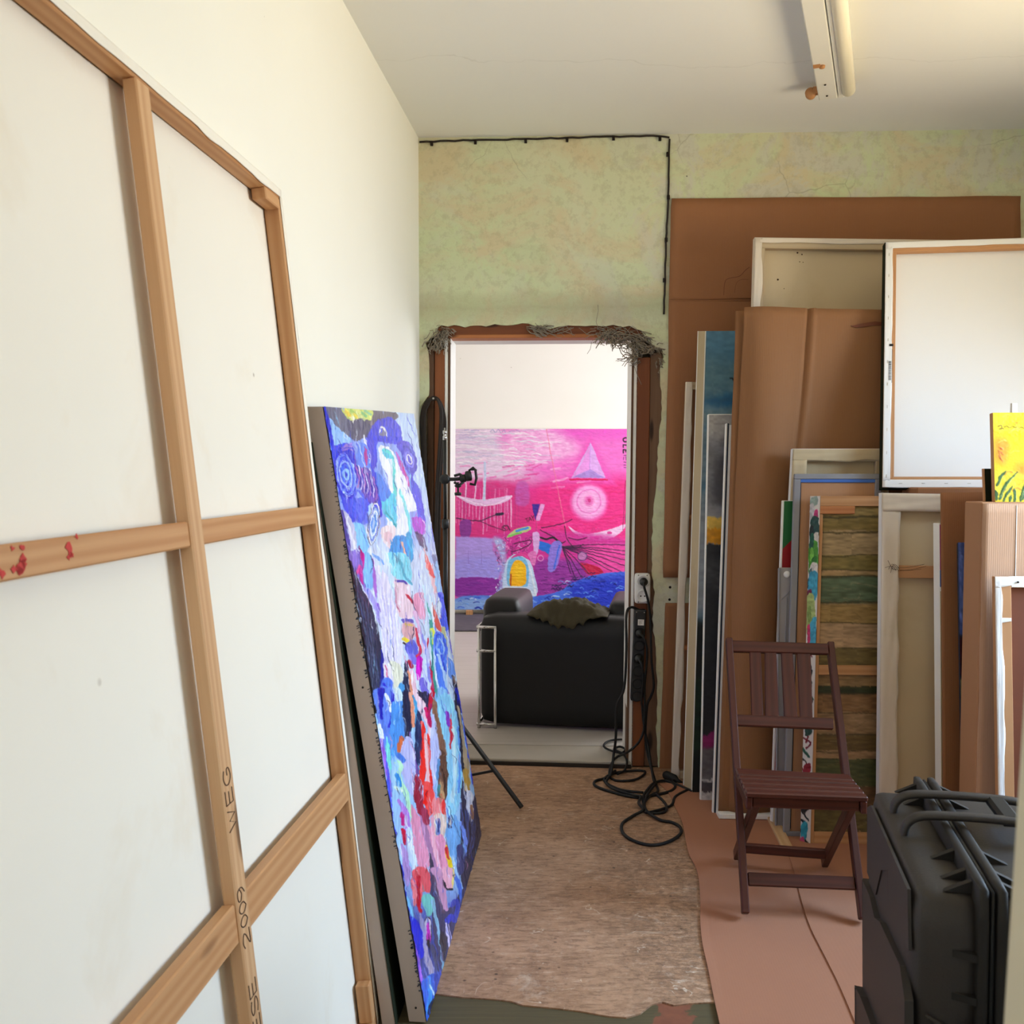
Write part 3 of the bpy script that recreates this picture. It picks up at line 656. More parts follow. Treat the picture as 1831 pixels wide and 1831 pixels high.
    f([(530, 280), (570, 330), (580, 700), (560, 860), (520, 800), (540, 500)], (232, 52, 46)); f([(590, 400), (630, 500), (640, 900), (620, 1100), (590, 900)], (236, 60, 56)); s([(570, 400), (590, 640), (600, 860)], 6, (244, 190, 196)); f([(480, 760), (540, 860), (560, 1060), (600, 1100), (600, 1200), (520, 1150), (470, 960)], (150, 40, 66)); f([(560, 840), (640, 880), (650, 1080), (600, 1150), (570, 1040)], (240, 84, 84)); s([(580, 920), (570, 1030)], 7, (240, 40, 36))
    f([(640, 200), (700, 330), (690, 700), (640, 900), (620, 500)], (196, 200, 246)); s([(660, 120), (690, 260), (720, 400), (740, 560)], (9, 9, 10, 12), (136, 98, 80)); f([(710, 530), (770, 590), (785, 850), (765, 980), (700, 960), (690, 820)], (104, 74, 62)); s([(720, 840), (735, 960)], 7, (196, 160, 120)); s([(700, 860), (690, 950)], 4, (70, 130, 140)); s([(700, 620), (680, 800)], 5, (96, 140, 190)); s([(730, 700), (760, 860)], 3, (70, 48, 42))
    f([(640, 990), (740, 980), (770, 1060), (740, 1150), (640, 1140)], (238, 132, 138)); s([(740, 1000), (745, 1150)], 6, (222, 62, 62)); f([(650, 1150), (750, 1130), (760, 1320), (700, 1380), (660, 1320)], (226, 200, 190)); p.stroke([(690, 1180), (690, 1300)], 7, (110, 130, 190)); p.stroke([(690, 1190), (688, 1290)], 3, (60, 70, 130))
    f([(680, 100), (800, 0), (900, 400), (920, 700), (880, 1040), (800, 1160), (780, 900), (770, 560)], (150, 208, 242)); s([(770, 180), (790, 280)], 8, (136, 60, 180)); s([(810, 240), (810, 400), (805, 510)], (4, 5, 2), (204, 50, 70)); s([(830, 300), (850, 700), (820, 1000)], (4, 8, 5), (200, 230, 246)); s([(880, 300), (900, 600), (880, 900)], (4, 5, 4), (100, 150, 226))
    s([(860, 60), (900, 240), (920, 500), (930, 700)], (5, 8, 9, 6), (40, 40, 60)); s([(900, 0), (950, 220), (1000, 560), (1030, 800)], (6, 10, 9, 7), (54, 70, 206)); s([(880, 100), (930, 420), (960, 640), (970, 880)], (3, 6, 10, 9), (176, 156, 130)); s([(950, 700), (975, 900)], 10, (184, 146, 76))
    f([(940, 900), (1020, 900), (1030, 1100), (990, 1180), (960, 1050)], (200, 200, 220)); f([(920, 760), (960, 1060), (1000, 1180), (1040, 900), (1110, 1240), (1060, 1420), (960, 1800), (880, 1600), (900, 1100)], (60, 58, 82)); s([(1000, 1020), (1010, 1130)], 6, (150, 110, 90))
    for k in range(8): s([(900 + k * 22, 1000 + k * 30), (930 + k * 14, 1240 + k * 25), (920 + k * 4, 1500)], 2, [(90, 96, 150), (44, 42, 60), (76, 84, 130)][k % 3], .8)
    f([(780, 1160), (860, 1120), (900, 1300), (880, 1560), (820, 1500), (760, 1380)], (118, 168, 222)); p.ell((800, 1190), 22, 60, (70, 76, 120)); p.ell((800, 1190), 12, 40, (190, 176, 160)); s([(900, 1180), (940, 1340), (930, 1480)], (5, 7, 5), (120, 146, 224)); f([(860, 1420), (920, 1400), (930, 1600), (880, 1660)], (70, 74, 120))
    f([(210, 560), (260, 1000), (300, 1300), (380, 1831), (330, 1831), (250, 1240)], (86, 96, 226)); s([(330, 1020), (380, 1100), (420, 1240), (390, 1300)], (6, 10, 8, 4), (176, 130, 214)); p.ell((385, 1210), 26, 60, (190, 170, 214)); s([(360, 1130), (370, 1240)], 5, (190, 40, 130)); s([(370, 1300), (395, 1400)], (9, 9), (184, 24, 66)); f([(400, 1280), (450, 1300), (500, 1600), (460, 1650), (410, 1500)], (206, 222, 248)); f([(350, 1440), (400, 1480), (440, 1700), (400, 1800)], (176, 146, 206))
    f([(450, 1050), (540, 1200), (600, 1220), (660, 1330), (740, 1330), (830, 1680), (800, 1800), (720, 1760), (640, 1600), (560, 1640), (490, 1560), (450, 1280)], (224, 150, 182)); s([(540, 1170), (600, 1400), (680, 1700)], (10, 10, 6), (176, 130, 170)); s([(640, 1160), (650, 1400), (720, 1700)], (6, 7, 5), (238, 176, 196)); s([(560, 1100), (580, 1200)], 12, (160, 60, 90))
    f([(760, 1400), (800, 1480), (830, 1640), (800, 1640), (760, 1500)], (242, 210, 40)); s([(765, 1430), (780, 1520)], 5, (196, 50, 60)); s([(825, 1600), (830, 1680)], 4, (246, 232, 120))
    s([(610, 1500), (640, 1680), (660, 1831)], (4, 8, 6), (66, 60, 82)); f([(470, 1650), (560, 1620), (610, 1700), (600, 1831), (450, 1831)], (214, 96, 110)); s([(510, 1680), (490, 1831)], 7, (186, 34, 60))
    # foot of the picture
    p.T = lambda q: (680 + q[0] / 6.755, 1560 + q[1] / 6.755)
    f([(590, 0), (760, 160), (790, 480), (1000, 200), (1020, 300), (850, 880), (740, 1200), (650, 900), (600, 400)], (72, 70, 104)); s([(860, 0), (930, 160), (960, 300), (920, 460)], (6, 8, 6, 4), (80, 120, 216)); s([(790, 620), (850, 560), (880, 600)], 10, (70, 76, 190)); s([(770, 650), (800, 800), (820, 940)], (3, 4, 3), (222, 206, 236)); s([(800, 660), (840, 850)], 3, (206, 190, 230)); s([(840, 420), (930, 380), (900, 600)], 9, (74, 80, 170))
    f([(600, 0), (740, 60), (800, 460), (770, 490), (700, 430), (630, 160)], (196, 146, 180)); f([(740, 0), (870, 0), (860, 220), (800, 230), (745, 130)], (232, 170, 190)); s([(870, 0), (855, 220)], 3, (246, 210, 130)); s([(620, 100), (700, 400), (760, 520)], 4, (96, 76, 100)); s([(745, 150), (780, 240), (860, 240)], 4, (50, 46, 60))
    f([(380, 80), (440, 10), (560, 20), (600, 180), (580, 300), (500, 270), (490, 440), (400, 400)], (214, 92, 104)); s([(450, 130), (440, 340), (480, 530)], (8, 9, 4), (180, 22, 52)); s([(400, 180), (410, 450)], 6, (232, 130, 140))
    f([(500, 340), (600, 320), (640, 420), (600, 560), (540, 540)], (120, 190, 186)); s([(620, 400), (700, 800), (740, 1200)], (6, 6, 4), (140, 180, 206)); f([(300, 280), (400, 540), (350, 600), (310, 420)], (120, 180, 220))
    p.ell((565, 740), 7.5 * 6.755, 27 * 6.755 * .9, (60, 56, 70)); p.ell((562, 720), 42, 130, (196, 190, 214)); s([(565, 660), (568, 840)], (5, 8), (186, 50, 170)); s([(560, 870), (580, 930)], 5, (50, 46, 56))
    f([(350, 590), (480, 680), (520, 900), (500, 1080), (430, 1000), (370, 760)], (34, 50, 196)); s([(390, 880), (440, 1100), (490, 1340)], (4, 9, 6), (150, 96, 206)); f([(480, 560), (530, 700), (560, 1000), (640, 1200), (600, 1260), (520, 1060)], (150, 146, 190)); s([(540, 960), (600, 1240)], 8, (172, 160, 190)); s([(620, 920), (690, 1250)], 7, (76, 78, 110)); f([(700, 780), (780, 800), (770, 1080), (720, 1060)], (66, 62, 76))
    f([(480, 1380), (560, 1280), (640, 1240), (720, 1260), (660, 1460), (560, 1800), (520, 1700)], (70, 110, 210)); s([(560, 1290), (590, 1460), (550, 1700)], (5, 8, 5), (80, 150, 226)); f([(560, 1640), (620, 1540), (610, 1660), (570, 1740)], (50, 50, 76)); s([(580, 1380), (640, 1480)], 3, (196, 220, 240)); f([(640, 1240), (740, 1240), (660, 1460), (640, 1400)], (70, 84, 170))
    s([(250, 0), (330, 560), (440, 1180), (520, 1700)], (5, 5, 5, 5), (44, 48, 170))
    # brush pass: drag the wet colours along the long downward strokes
    R = random.Random(77); p.T = lambda q: q
    for i in range(1700):
        x = R.uniform(575, 865); y = R.uniform(725, 1825); xi = int((x - p.x0) * p.sc); yi = int((y - p.y0) * p.sc)
        c = p.img[min(max(yi, 0), p.h - 1), min(max(xi, 0), p.w - 1)].copy(); k = R.uniform(-26, 30); c = np.clip(c * R.uniform(.9, 1.12) + k, 8, 252)
        L = R.uniform(10, 46) if y > 960 else R.uniform(6, 22); sl = .16 + R.uniform(-.12, .12)
        p.stroke([(x - sl * L / 2, y - L / 2), (x + R.uniform(-1.5, 1.5), y), (x + sl * L / 2, y + L / 2)], (R.uniform(.4, 1), R.uniform(.8, 3.0), R.uniform(.3, .8)), tuple(c), .7)
    # last touches: thin lights and darks ridden over the thick paint
    for i in range(520):
        x = R.uniform(585, 850); y = R.uniform(740, 1815); L = R.uniform(8, 40); w = R.uniform(.5, 1.5)
        pal = [(246, 248, 252), (236, 240, 252), (60, 74, 200), (140, 206, 240), (44, 52, 150)] if y < 1000 else [(248, 248, 252), (220, 232, 250), (56, 70, 190), (150, 210, 240), (30, 34, 70), (226, 150, 180)] if y < 1560 else [(90, 110, 200), (36, 36, 60), (160, 180, 230), (60, 70, 160)]
        sl = .16 + R.uniform(-.25, .25); p.stroke([(x - sl * L / 2, y - L / 2), (x + R.uniform(-4, 4), y), (x + sl * L / 2, y + L / 2)], (w * .4, w, w * .3), R.choice(pal), .75)
    m = p.img.mean(axis=2, keepdims=True); p.img = np.clip(m + (p.img - m) * 1.06, 4, 252); p.img = np.clip((p.img - 128) * 1.08 + 128, 4, 252)
    return p
def paint_pink():
    k = 4.949
    p = Painter(780, 745, 570, 380, 2.2, (232, 70, 160), seed=23, warp=1.1, streak=(2.4, 7), amp=.06)
    p.T = lambda q: (790 + q[0] / k, 750 + q[1] / k)
    f = p.fill; s = p.stroke; R = random.Random(3)
    f([(-60, 60), (2200, 60), (2200, 1900), (-60, 1900)], (226, 52, 150))
    f([(900, 560), (1700, 480), (2200, 560), (2200, 1500), (1300, 1400), (800, 1000)], (236, 46, 138), 1, True, 14)
    f([(-60, 40), (700, 40), (1000, 200), (900, 520), (600, 560), (200, 640), (-60, 560)], (232, 206, 232), 1, True, 16)
    f([(620, 60), (2200, 60), (2200, 480), (1400, 520), (1000, 560), (700, 420)], (240, 112, 200), 1, True, 14)
    f([(900, 60), (2200, 60), (2200, 170), (1100, 180)], (236, 92, 200), .8, True, 8); f([(620, 90), (1000, 100), (1200, 300), (800, 420), (560, 400)], (246, 190, 230), .8, True, 10)
    for i in range(90):
        x = R.uniform(100, 900); y = R.uniform(95, 420); L = R.uniform(60, 220); s([(x, y), (x + L / 2, y - R.uniform(0, 14)), (x + L, y + R.uniform(-6, 12))], R.uniform(.8, 2.2), R.choice([(250, 246, 250), (240, 236, 244), (206, 206, 226), (246, 226, 242)]), .75)
    for i in range(26):
        x = R.uniform(120, 480); y = R.uniform(100, 350); L = R.uniform(60, 160); s([(x, y), (x + L, y + R.uniform(-8, 8))], 1, (170, 166, 206), .6)
    for i in range(50):
        x = R.uniform(130, 1250); y = R.uniform(380, 640); s([(x, y), (x + R.uniform(40, 130), y - R.uniform(0, 30))], R.uniform(1.5, 4), R.choice([(246, 160, 214), (238, 100, 184), (250, 214, 236), (228, 60, 150)]), .5)
    for i in range(60):
        x = R.uniform(800, 1640); y = R.uniform(560, 1000); s([(x, y), (x + R.uniform(40, 160), y + R.uniform(-20, 20))], R.uniform(1, 3), R.choice([(226, 26, 116), (240, 70, 150), (216, 30, 104), (240, 60, 160)]), .5)
    f([(120, 580), (700, 600), (800, 900), (640, 1000), (120, 1060)], (216, 50, 130), .9, True, 6)
    for i in range(30):
        x = R.uniform(130, 700); s([(x, 620), (x + R.uniform(-6, 6), R.uniform(760, 1000))], R.uniform(.7, 1.6), R.choice([(180, 60, 130), (240, 150, 200), (200, 40, 120)]), .6)
    # arch and vase shapes, sail triangle, sun disc
    f([(655, 600), (690, 555), (740, 560), (765, 610), (765, 760), (655, 760)], (196, 90, 178), .8, True, 2)
    f([(1310, 150), (1100, 560), (1540, 600)], (240, 90, 190), .7, False, 4)
    f([(1315, 215), (1145, 530), (1445, 535)], (222, 168, 234), 1, False); f([(1310, 225), (1240, 400), (1150, 525), (1310, 455)], (232, 150, 226), 1, False); f([(1310, 455), (1150, 528), (1445, 533)], (176, 138, 216), 1, False); s([(1312, 220), (1308, 455)], 1.2, (196, 140, 220))
    s([(1130, 545), (1460, 548)], 3, (216, 20, 90))
    p.ell((1300, 750), 160 / k * k, 160, (244, 130, 206), 1, 0, None, 4); p.ell((1300, 745), 142, 140, (246, 166, 224), 1, 0, None, 3); p.ell((1300, 740), 105, 105, (236, 120, 200), .9, 0, 2); p.ell((1300, 735), 70, 72, (250, 176, 228), 1, 0, None, 3); p.ell((1300, 735), 40, 42, (232, 96, 180), .9, 0, None, 3); p.ell((1302, 732), 14, 18, (206, 50, 130))
    # hammocks
    f([(130, 680), (230, 700), (400, 715), (620, 680), (560, 740), (400, 775), (260, 760)], (232, 190, 232)); s([(130, 680), (300, 750), (450, 765), (620, 690)], 1.5, (250, 226, 246))
    for i in range(16):
        x = 150 + i * 31; s([(x, 720 + 40 * math.sin(i * .2)), (x + R.uniform(-4, 4), R.uniform(860, 1040))], R.choice([1, 1.6]), (240, 170, 220), .85)
    for x in (215, 300, 372): s([(x - 8, 470), (x, 600), (x - 10, 720)], 2.2, (238, 196, 234))
    s([(380, 390), (382, 560), (375, 720)], 4, (196, 206, 236)); s([(610, 690), (612, 960)], 1.5, (246, 190, 226))
    f([(1115, 955), (1200, 1010), (1300, 1030), (1480, 990), (1630, 950), (1540, 1050), (1400, 1090), (1280, 1075), (1180, 1030)], (240, 196, 232)); 
    for x, y in ((1270, 1055), (1370, 1060), (1480, 1020)): p.ell((x, y), 22, 13, (224, 60, 150))
    for i in range(8): x = 1270 + i * 32; s([(x, 1075), (x, 1130 + (i * 37) % 50)], 1, (244, 180, 224), .8)
    s([(1325, 1000), (1345, 975), (1360, 1000), (1380, 975), (1390, 1000)], 1, (196, 60, 130), .8)
    # funnel, dark wedge, black lines
    f([(795, 758), (870, 760), (825, 905)], (66, 40, 150), 1, False); f([(875, 760), (912, 765), (865, 910), (828, 905)], (230, 160, 220), 1, False)
    s([(832, 905), (835, 1000)], 1.4, (200, 70, 130)); s([(925, 90), (960, 300), (1010, 560), (1060, 820), (1090, 960)], 1.5, (240, 130, 160), .8)
    s([(130, 880), (330, 905), (430, 870), (500, 845)], 1.6, (44, 30, 60)); s([(485, 850), (535, 842)], 5, (40, 34, 60)); s([(330, 905), (480, 970), (560, 990)], 1.2, (86, 30, 70))
    f([(165, 910), (255, 905), (245, 1050), (170, 1045)], (140, 56, 150))
    f([(120, 1040), (450, 1060), (540, 1250), (500, 1420), (120, 1420)], (176, 150, 230), 1, False, 2); f([(120, 1240), (520, 1240), (500, 1420), (120, 1420)], (160, 150, 236), .8, True, 6)
    f([(120, 1415), (500, 1420), (500, 1560), (320, 1600), (120, 1560)], (140, 46, 160)); 
    for i in range(14): x = R.uniform(130, 480); y = R.uniform(1430, 1560); s([(x, y), (x + 70, y + R.uniform(-8, 8))], 2, R.choice([(120, 40, 150), (170, 60, 180)]), .7)
    # scribbled ground
    f([(470, 1060), (830, 1000), (1240, 1020), (1640, 1100), (1640, 1400), (1200, 1560), (840, 1560), (800, 1300), (560, 1300)], (206, 50, 150), .9, True, 5); f([(840, 1260), (1250, 1280), (1290, 1400), (1060, 1560), (840, 1560)], (150, 50, 156), 1, True, 5); f([(1260, 1140), (1640, 1150), (1640, 1360), (1400, 1340)], (232, 70, 160), 1, True, 4); f([(1220, 1280), (1400, 1330), (1420, 1410), (1300, 1390)], (196, 20, 70))
    for i in range(120):
        x = R.uniform(470, 800); y = R.uniform(1050, 1300); s([(x, y), (x + R.uniform(-18, 18), y + R.uniform(-14, 14)), (x + R.uniform(-24, 24), y + R.uniform(8, 30))], 1, R.choice([(120, 40, 110), (236, 170, 220), (90, 30, 90), (240, 120, 190)]), .9)
    for i in range(60):
        x = R.uniform(850, 1260); y = R.uniform(1280, 1540); s([(x, y), (x + R.uniform(20, 60), y + R.uniform(-16, 16))], 1.1, R.choice([(110, 30, 120), (190, 70, 180), (80, 24, 100)]), .8)
    for (x1, y1) in [(1640, 1130), (1640, 1185), (1640, 1220), (1640, 1270), (1640, 1320), (1600, 1370), (1500, 1360), (1300, 1380), (1240, 1420), (1180, 1420), (1140, 1380)]:
        s([(1060, 1140), ((1060 + x1) / 2, (1140 + y1) / 2 - 12), (x1, y1)], (1.8, 1.2), (58, 22, 64))
    for q in [[(870, 990), (1000, 1060), (1050, 1110), (1090, 1090)], [(880, 970), (1050, 940), (1150, 900)], [(1080, 960), (1110, 1080), (1180, 1150), (1250, 1120)], [(560, 980), (540, 960), (580, 950), (600, 990)], [(1120, 1060), (1200, 1080), (1280, 1060)], [(640, 1110), (780, 1080), (760, 1130), (630, 1180)]]: s(q, 1.6, (60, 20, 56))
    s([(850, 1050), (920, 1070), (980, 1060), (1060, 1110)], 3, (26, 20, 34)); f([(845, 1090), (960, 1120), (970, 1210), (900, 1180), (850, 1150)], (40, 110, 216)); f([(970, 1110), (1060, 1115), (1010, 1330), (935, 1340)], (142, 120, 220)); s([(1040, 1130), (990, 1330)], 3, (70, 110, 226)); f([(800, 1020), (860, 1025), (850, 1180), (800, 1250), (810, 1150)], (220, 170, 226)); f([(760, 1200), (830, 1180), (820, 1300), (780, 1270)], (226, 120, 190))
    f([(570, 1050), (640, 990), (770, 955), (780, 990), (700, 1020), (600, 1050)], (190, 206, 140)); s([(660, 1000), (760, 970)], 4, (70, 140, 220)); s([(590, 1040), (700, 1015)], 3, (120, 196, 90))
    p.ell((1240, 1225), 36, 36, (190, 120, 180)); p.ell((1240, 1225), 40, 38, (90, 50, 110), 1, 0, 1.5); p.ell((870, 1240), 26, 24, (230, 150, 210), 1, 0, 1.5); p.ell((560, 970), 26, 24, (130, 40, 90), 1, 0, 1.5)
    # sea
    f([(120, 1590), (560, 1570), (840, 1570), (1040, 1530), (1150, 1460), (1350, 1390), (1640, 1360), (2200, 1330), (2200, 1900), (120, 1900)], (70, 110, 222)); f([(1150, 1480), (1640, 1390), (2200, 1400), (2200, 1700), (1300, 1700)], (34, 56, 196), 1, True, 8); f([(120, 1590), (520, 1590), (800, 1640), (600, 1700), (120, 1690)], (140, 176, 236), 1, True, 6)
    for i in range(220):
        x = R.uniform(125, 2100); y = R.uniform(1570 if x < 1000 else 1430, 1690); s([(x, y), (x + 18, y - 8), (x + R.uniform(25, 60), y + R.uniform(-3, 8))], R.uniform(1, 2.4), R.choice([(150, 196, 246), (50, 90, 220), (110, 160, 240), (24, 40, 160), (196, 216, 250)] if x < 1150 else [(24, 40, 170), (60, 100, 226), (20, 30, 120), (90, 140, 236)]), .85)
    for i in range(16):
        x = R.uniform(960, 1350); y = 1530 - (x - 960) * .35 + R.uniform(-50, 20); s([(x, y), (x + 15, y - 10), (x + 30, y), (x + 45, y - 8)], 1.4, (36, 24, 80))
    # tower with glowing window
    f([(450, 1060), (560, 1120), (560, 1560), (490, 1590), (530, 1300)], (170, 190, 236), .8, True, 3)
    for i in range(60): x = R.uniform(470, 560); y = R.uniform(1080, 1580); p.stroke([(x, y), (x + R.uniform(-8, 8), y + 8)], 1.4, R.choice([(226, 236, 250), (110, 130, 210), (150, 180, 240)]), .9)
    f([(560, 1300), (600, 1230), (660, 1200), (740, 1220), (790, 1290), (820, 1400), (830, 1560), (560, 1560)], (196, 216, 246)); f([(580, 1290), (640, 1225), (700, 1225), (760, 1290), (765, 1470), (720, 1490), (590, 1490)], (120, 186, 226)); f([(610, 1240), (680, 1190), (740, 1190), (780, 1260), (700, 1220)], (222, 60, 150)); f([(605, 1480), (612, 1330), (650, 1262), (700, 1262), (740, 1310), (745, 1380), (735, 1470)], (246, 180, 20)); f([(640, 1300), (700, 1280), (725, 1340), (700, 1440), (640, 1400)], (250, 206, 40), .7, True, 5); s([(606, 1475), (610, 1380)], 2, (180, 60, 40)); s([(770, 1300), (800, 1420), (830, 1560)], 3, (226, 236, 250)); s([(560, 1500), (700, 1500), (820, 1560)], 6, (216, 232, 250))
    for x in (235, 350): s([(x, 1170), (x + 3, 1280)], 1, (140, 110, 200), .8)
    # lettering
    def word(segs, col, w): 
        for q in segs: s(q, w, col, 1, False)
    word([[(735, 890), (765, 880)], [(750, 885), (755, 915)], [(768, 915), (775, 875), (792, 905)], [(772, 900), (785, 895)], [(790, 865), (802, 880), (812, 860)], [(802, 880), (808, 905)]], (60, 16, 40), 1)
    p.ell((1625, 195), 22, 18, (20, 14, 20), 1, 0, 2.4); word([[(1603, 240), (1650, 240)], [(1603, 240), (1603, 262)], [(1603, 285), (1650, 285)], [(1603, 285), (1603, 312)], [(1626, 285), (1626, 305)], [(1650, 285), (1650, 312)]], (24, 16, 24), 2.2)
    word([[(1606, 335), (1648, 335)], [(1606, 350), (1606, 372)], [(1628, 345), (1630, 375)], [(1610, 395), (1650, 395)], [(1608, 420), (1650, 418)], [(1610, 440), (1640, 446)]], (90, 40, 90), 1.2)
    s([(1640, 480), (1632, 760), (1626, 930)], 2, (20, 12, 30)); s([(1622, 560), (1610, 800), (1600, 1000)], .9, (130, 20, 60)); s([(1626, 1160), (1622, 1360)], 1.4, (60, 14, 40))
    word([[(430, 110), (450, 90), (470, 120)], [(480, 120), (500, 88), (520, 122)], [(530, 118), (550, 95), (560, 120)], [(200, 95), (240, 92)], [(260, 100), (300, 96), (330, 102)], [(590, 110), (640, 106)], [(650, 98), (690, 110)]], (150, 150, 200), .9)
    return p
# ---------------------------------------------------------------- the room
CW = V((-.43, 4.44, 0)); CEIL = 2.915
BN = V((.042, 1, 0)).normalized(); BD = V((1, -.042, 0)).normalized()     # back wall normal / direction
LD = V((.094, 1, 0)).normalized(); LN = V((1, -.094, 0)).normalized()     # left wall direction / normal into room
def W(px, py, d=0.0): return onplane(px, py, CW + BN * d, BN)
def WX(x, z, d=0.0): return CW + BD * x + BN * d + V((0, 0, z))           # x metres along the back wall from the left corner
def wx(px, py, d=0.0): q = W(px, py, d) - CW; return q.dot(BD), q.z
# floor
def floor_sheet():
    front = [(-1.2, -1.7)]
    edge = [floorpt(x, y) for x, y in [(600, 1772), (700, 1775), (782, 1777), (830, 1783), (880, 1786), (915, 1790), (935, 1797), (1000, 1803), (1040, 1808), (1090, 1817), (1120, 1819), (1145, 1812), (1165, 1796), (1185, 1791), (1205, 1797), (1230, 1794), (1270, 1792), (1330, 1790), (1500, 1795)]]
    far = [W(1190, 1385), W(1140, 1382), W(1098, 1376), W(1040, 1372), W(1000, 1374), W(960, 1369), W(900, 1366), W(850, 1367), W(800, 1364)]
    pts = [V((-.95, edge[0].y, 0))] + edge + [V((2.74, 2.37, 0)), V((2.74, 4.30, 0))] + far + [V((-.44, 4.42, 0))]
    for p in pts: p.z = 0
    mb = MB().prism(pts, (0, 0, -.004)); return struct(mb.obj('floor', 'worn_floor'), 'worn brown floor covering scuffed with pale paint specks')
floor_sheet()
mb = MB(); mb.box((-1.3, -1.8, -.08), (2.9, 4.9, -.004)); struct(mb.obj('floor', 'dark_plank'), 'dark old floorboards showing where the covering is torn')
# left wall
def LW(y, z, d=0): return CW + LD * ((y - CW.y) / LD.y) - LN * d + V((0, 0, z))
mb = MB(); a = LW(-1.7, 0); b = LW(4.62, 0)
mb.hexa([a - LN * .12, a, b, b - LN * .12, a - LN * .12 + V((0, 0, 3)), a + V((0, 0, 3)), b + V((0, 0, 3)), b - LN * .12 + V((0, 0, 3))])
struct(mb.obj('wall_left', 'cream_wall'), 'cream painted left wall')
mb = MB(); mb.box((-1.4, -1.8, CEIL), (3.1, 4.7, CEIL + .1)); struct(mb.obj('ceiling', 'ceiling_paint'), 'white painted ceiling')
# back wall: ragged plaster skin, mortar body behind it
OUT = [(768, 1384), (767, 1250), (765, 1100), (763, 1000), (762, 900), (758, 820), (752, 762), (751, 735), (757, 718), (767, 706), (767, 680), (768, 655), (766, 640), (766, 626), (761, 614), (769, 607), (776, 601), (782, 596), (782, 585), (789, 581), (800, 583), (812, 580), (830, 584), (850, 581), (868, 583), (884, 580), (905, 582), (925, 579), (945, 578), (956, 582), (968, 588), (984, 589), (1000, 585), (1018, 583), (1048, 582), (1080, 583), (1097, 582), (1112, 586), (1126, 583), (1146, 591), (1157, 609), (1168, 618), (1173, 623), (1184, 625), (1186, 640), (1183, 648), (1180, 662), (1182, 700), (1183, 740), (1179, 780), (1176, 820), (1174, 862), (1168, 920), (1166, 972), (1166, 1020), (1170, 1060), (1167, 1107), (1172, 1160), (1176, 1230), (1174, 1300), (1178, 1388)]
def back_wall():
    rnd = random.Random(5); o = []
    for i in range(len(OUT) - 1):
        (ax, ay), (bx, by) = OUT[i], OUT[i + 1]; n = max(1, int(math.hypot(bx - ax, by - ay) / 9))
        for k in range(n):
            t = k / n; o.append(W(ax + (bx - ax) * t + rnd.uniform(-1.3, 1.3), ay + (by - ay) * t + rnd.uniform(-1.3, 1.3)))
    o.append(W(*OUT[-1]))
    o[0].z = 0; o[-1].z = 0
    poly = [WX(0, 0)] + o + [WX(3.2, 0), WX(3.2, CEIL), WX(0, CEIL)]
    mb = MB().prism(poly, BN * .022)
    w = struct(mb.obj('wall_back', 'green_plaster'), 'pale green scraped plaster wall around the doorway')
    x0, _ = wx(771, 1000); x1, _ = wx(1172, 1000); _, zt = wx(900, 588)
    mb = MB()
    def blk(xa, xb, za, zb): mb.hexa([WX(xa, za, .022), WX(xb, za, .022), WX(xb, za, .2), WX(xa, za, .2), WX(xa, zb, .022), WX(xb, zb, .022), WX(xb, zb, .2), WX(xa, zb, .2)])
    blk(-.15, x0, 0, CEIL); blk(x1, 3.3, 0, CEIL); blk(x0, x1, zt, CEIL)
    def blk2(xa, xb, za, zb): mb.hexa([WX(xa, za, .1), WX(xb, za, .1), WX(xb, za, .2), WX(xa, za, .2), WX(xa, zb, .1), WX(xb, zb, .1), WX(xb, zb, .2), WX(xa, zb, .2)])
    xl, _ = wx(797, 1000); xr, _ = wx(1132, 1000); blk2(x0, xl, 0, zt); blk2(xr, x1, 0, zt)
    mb.obj('masonry', 'mortar', w)
    return w
back_wall()
# door frame boards
DF = bpy.data.objects.new('door_1', None); COL.objects.link(DF); struct(DF, 'stripped wooden frame of the doorway to the next room'); BASE['door_1'] = V((0, 0, 0))
def wall_board(name, mat, px0, px1, py0, py1, d0, d1, bevel=.003, z0=None):
    xa0, _ = wx(px0[0], 640, d0); xa1, _ = wx(px0[1], 640, d0); xb0, _ = wx(px1[0], 1340, d0); xb1, _ = wx(px1[1], 1340, d0)
    _, zt = wx(900, py0, d0); zb = z0 if z0 is not None else wx(900, py1, d0)[1]
    zz = [wx(900, 640, d0)[1], wx(900, 1340, d0)[1]]
    def X(a, b, z): t = (zz[0] - z) / (zz[0] - zz[1]); return a + (b - a) * t
    mb = MB()
    mb.hexa([WX(X(xa0, xb0, zb), zb, d0), WX(X(xa1, xb1, zb), zb, d0), WX(X(xa1, xb1, zb), zb, d1), WX(X(xa0, xb0, zb), zb, d1), WX(X(xa0, xb0, zt), zt, d0), WX(X(xa1, xb1, zt), zt, d0), WX(X(xa1, xb1, zt), zt, d1), WX(X(xa0, xb0, zt), zt, d1)])
    return mb.obj(name, mat, DF, bevel)
wall_board('jamb_board', 'old_grey', (764, 776), (764, 774), 620, 0, .012, .1, z0=0)
wall_board('jamb_board', 'old_brown', (777, 797), (775, 796), 624, 0, .010, .1, z0=0)
wall_board('jamb_board', 'dark_gap', (797, 801), (796, 799), 620, 0, .05, .1, z0=0)  # recessed dark strip standing in for the shadowed gap between boards
wall_board('jamb_strip', 'old_grey', (801, 805.5), (799, 803.5), 603, 0, .008, .1, .001, z0=0)
wall_board('jamb_board', 'old_brown', (1138, 1163), (1128, 1152), 640, 0, .010, .1, z0=0)
wall_board('jamb_board', 'old_grey', (1163, 1184), (1152, 1180), 632, 0, .014, .1, z0=0)
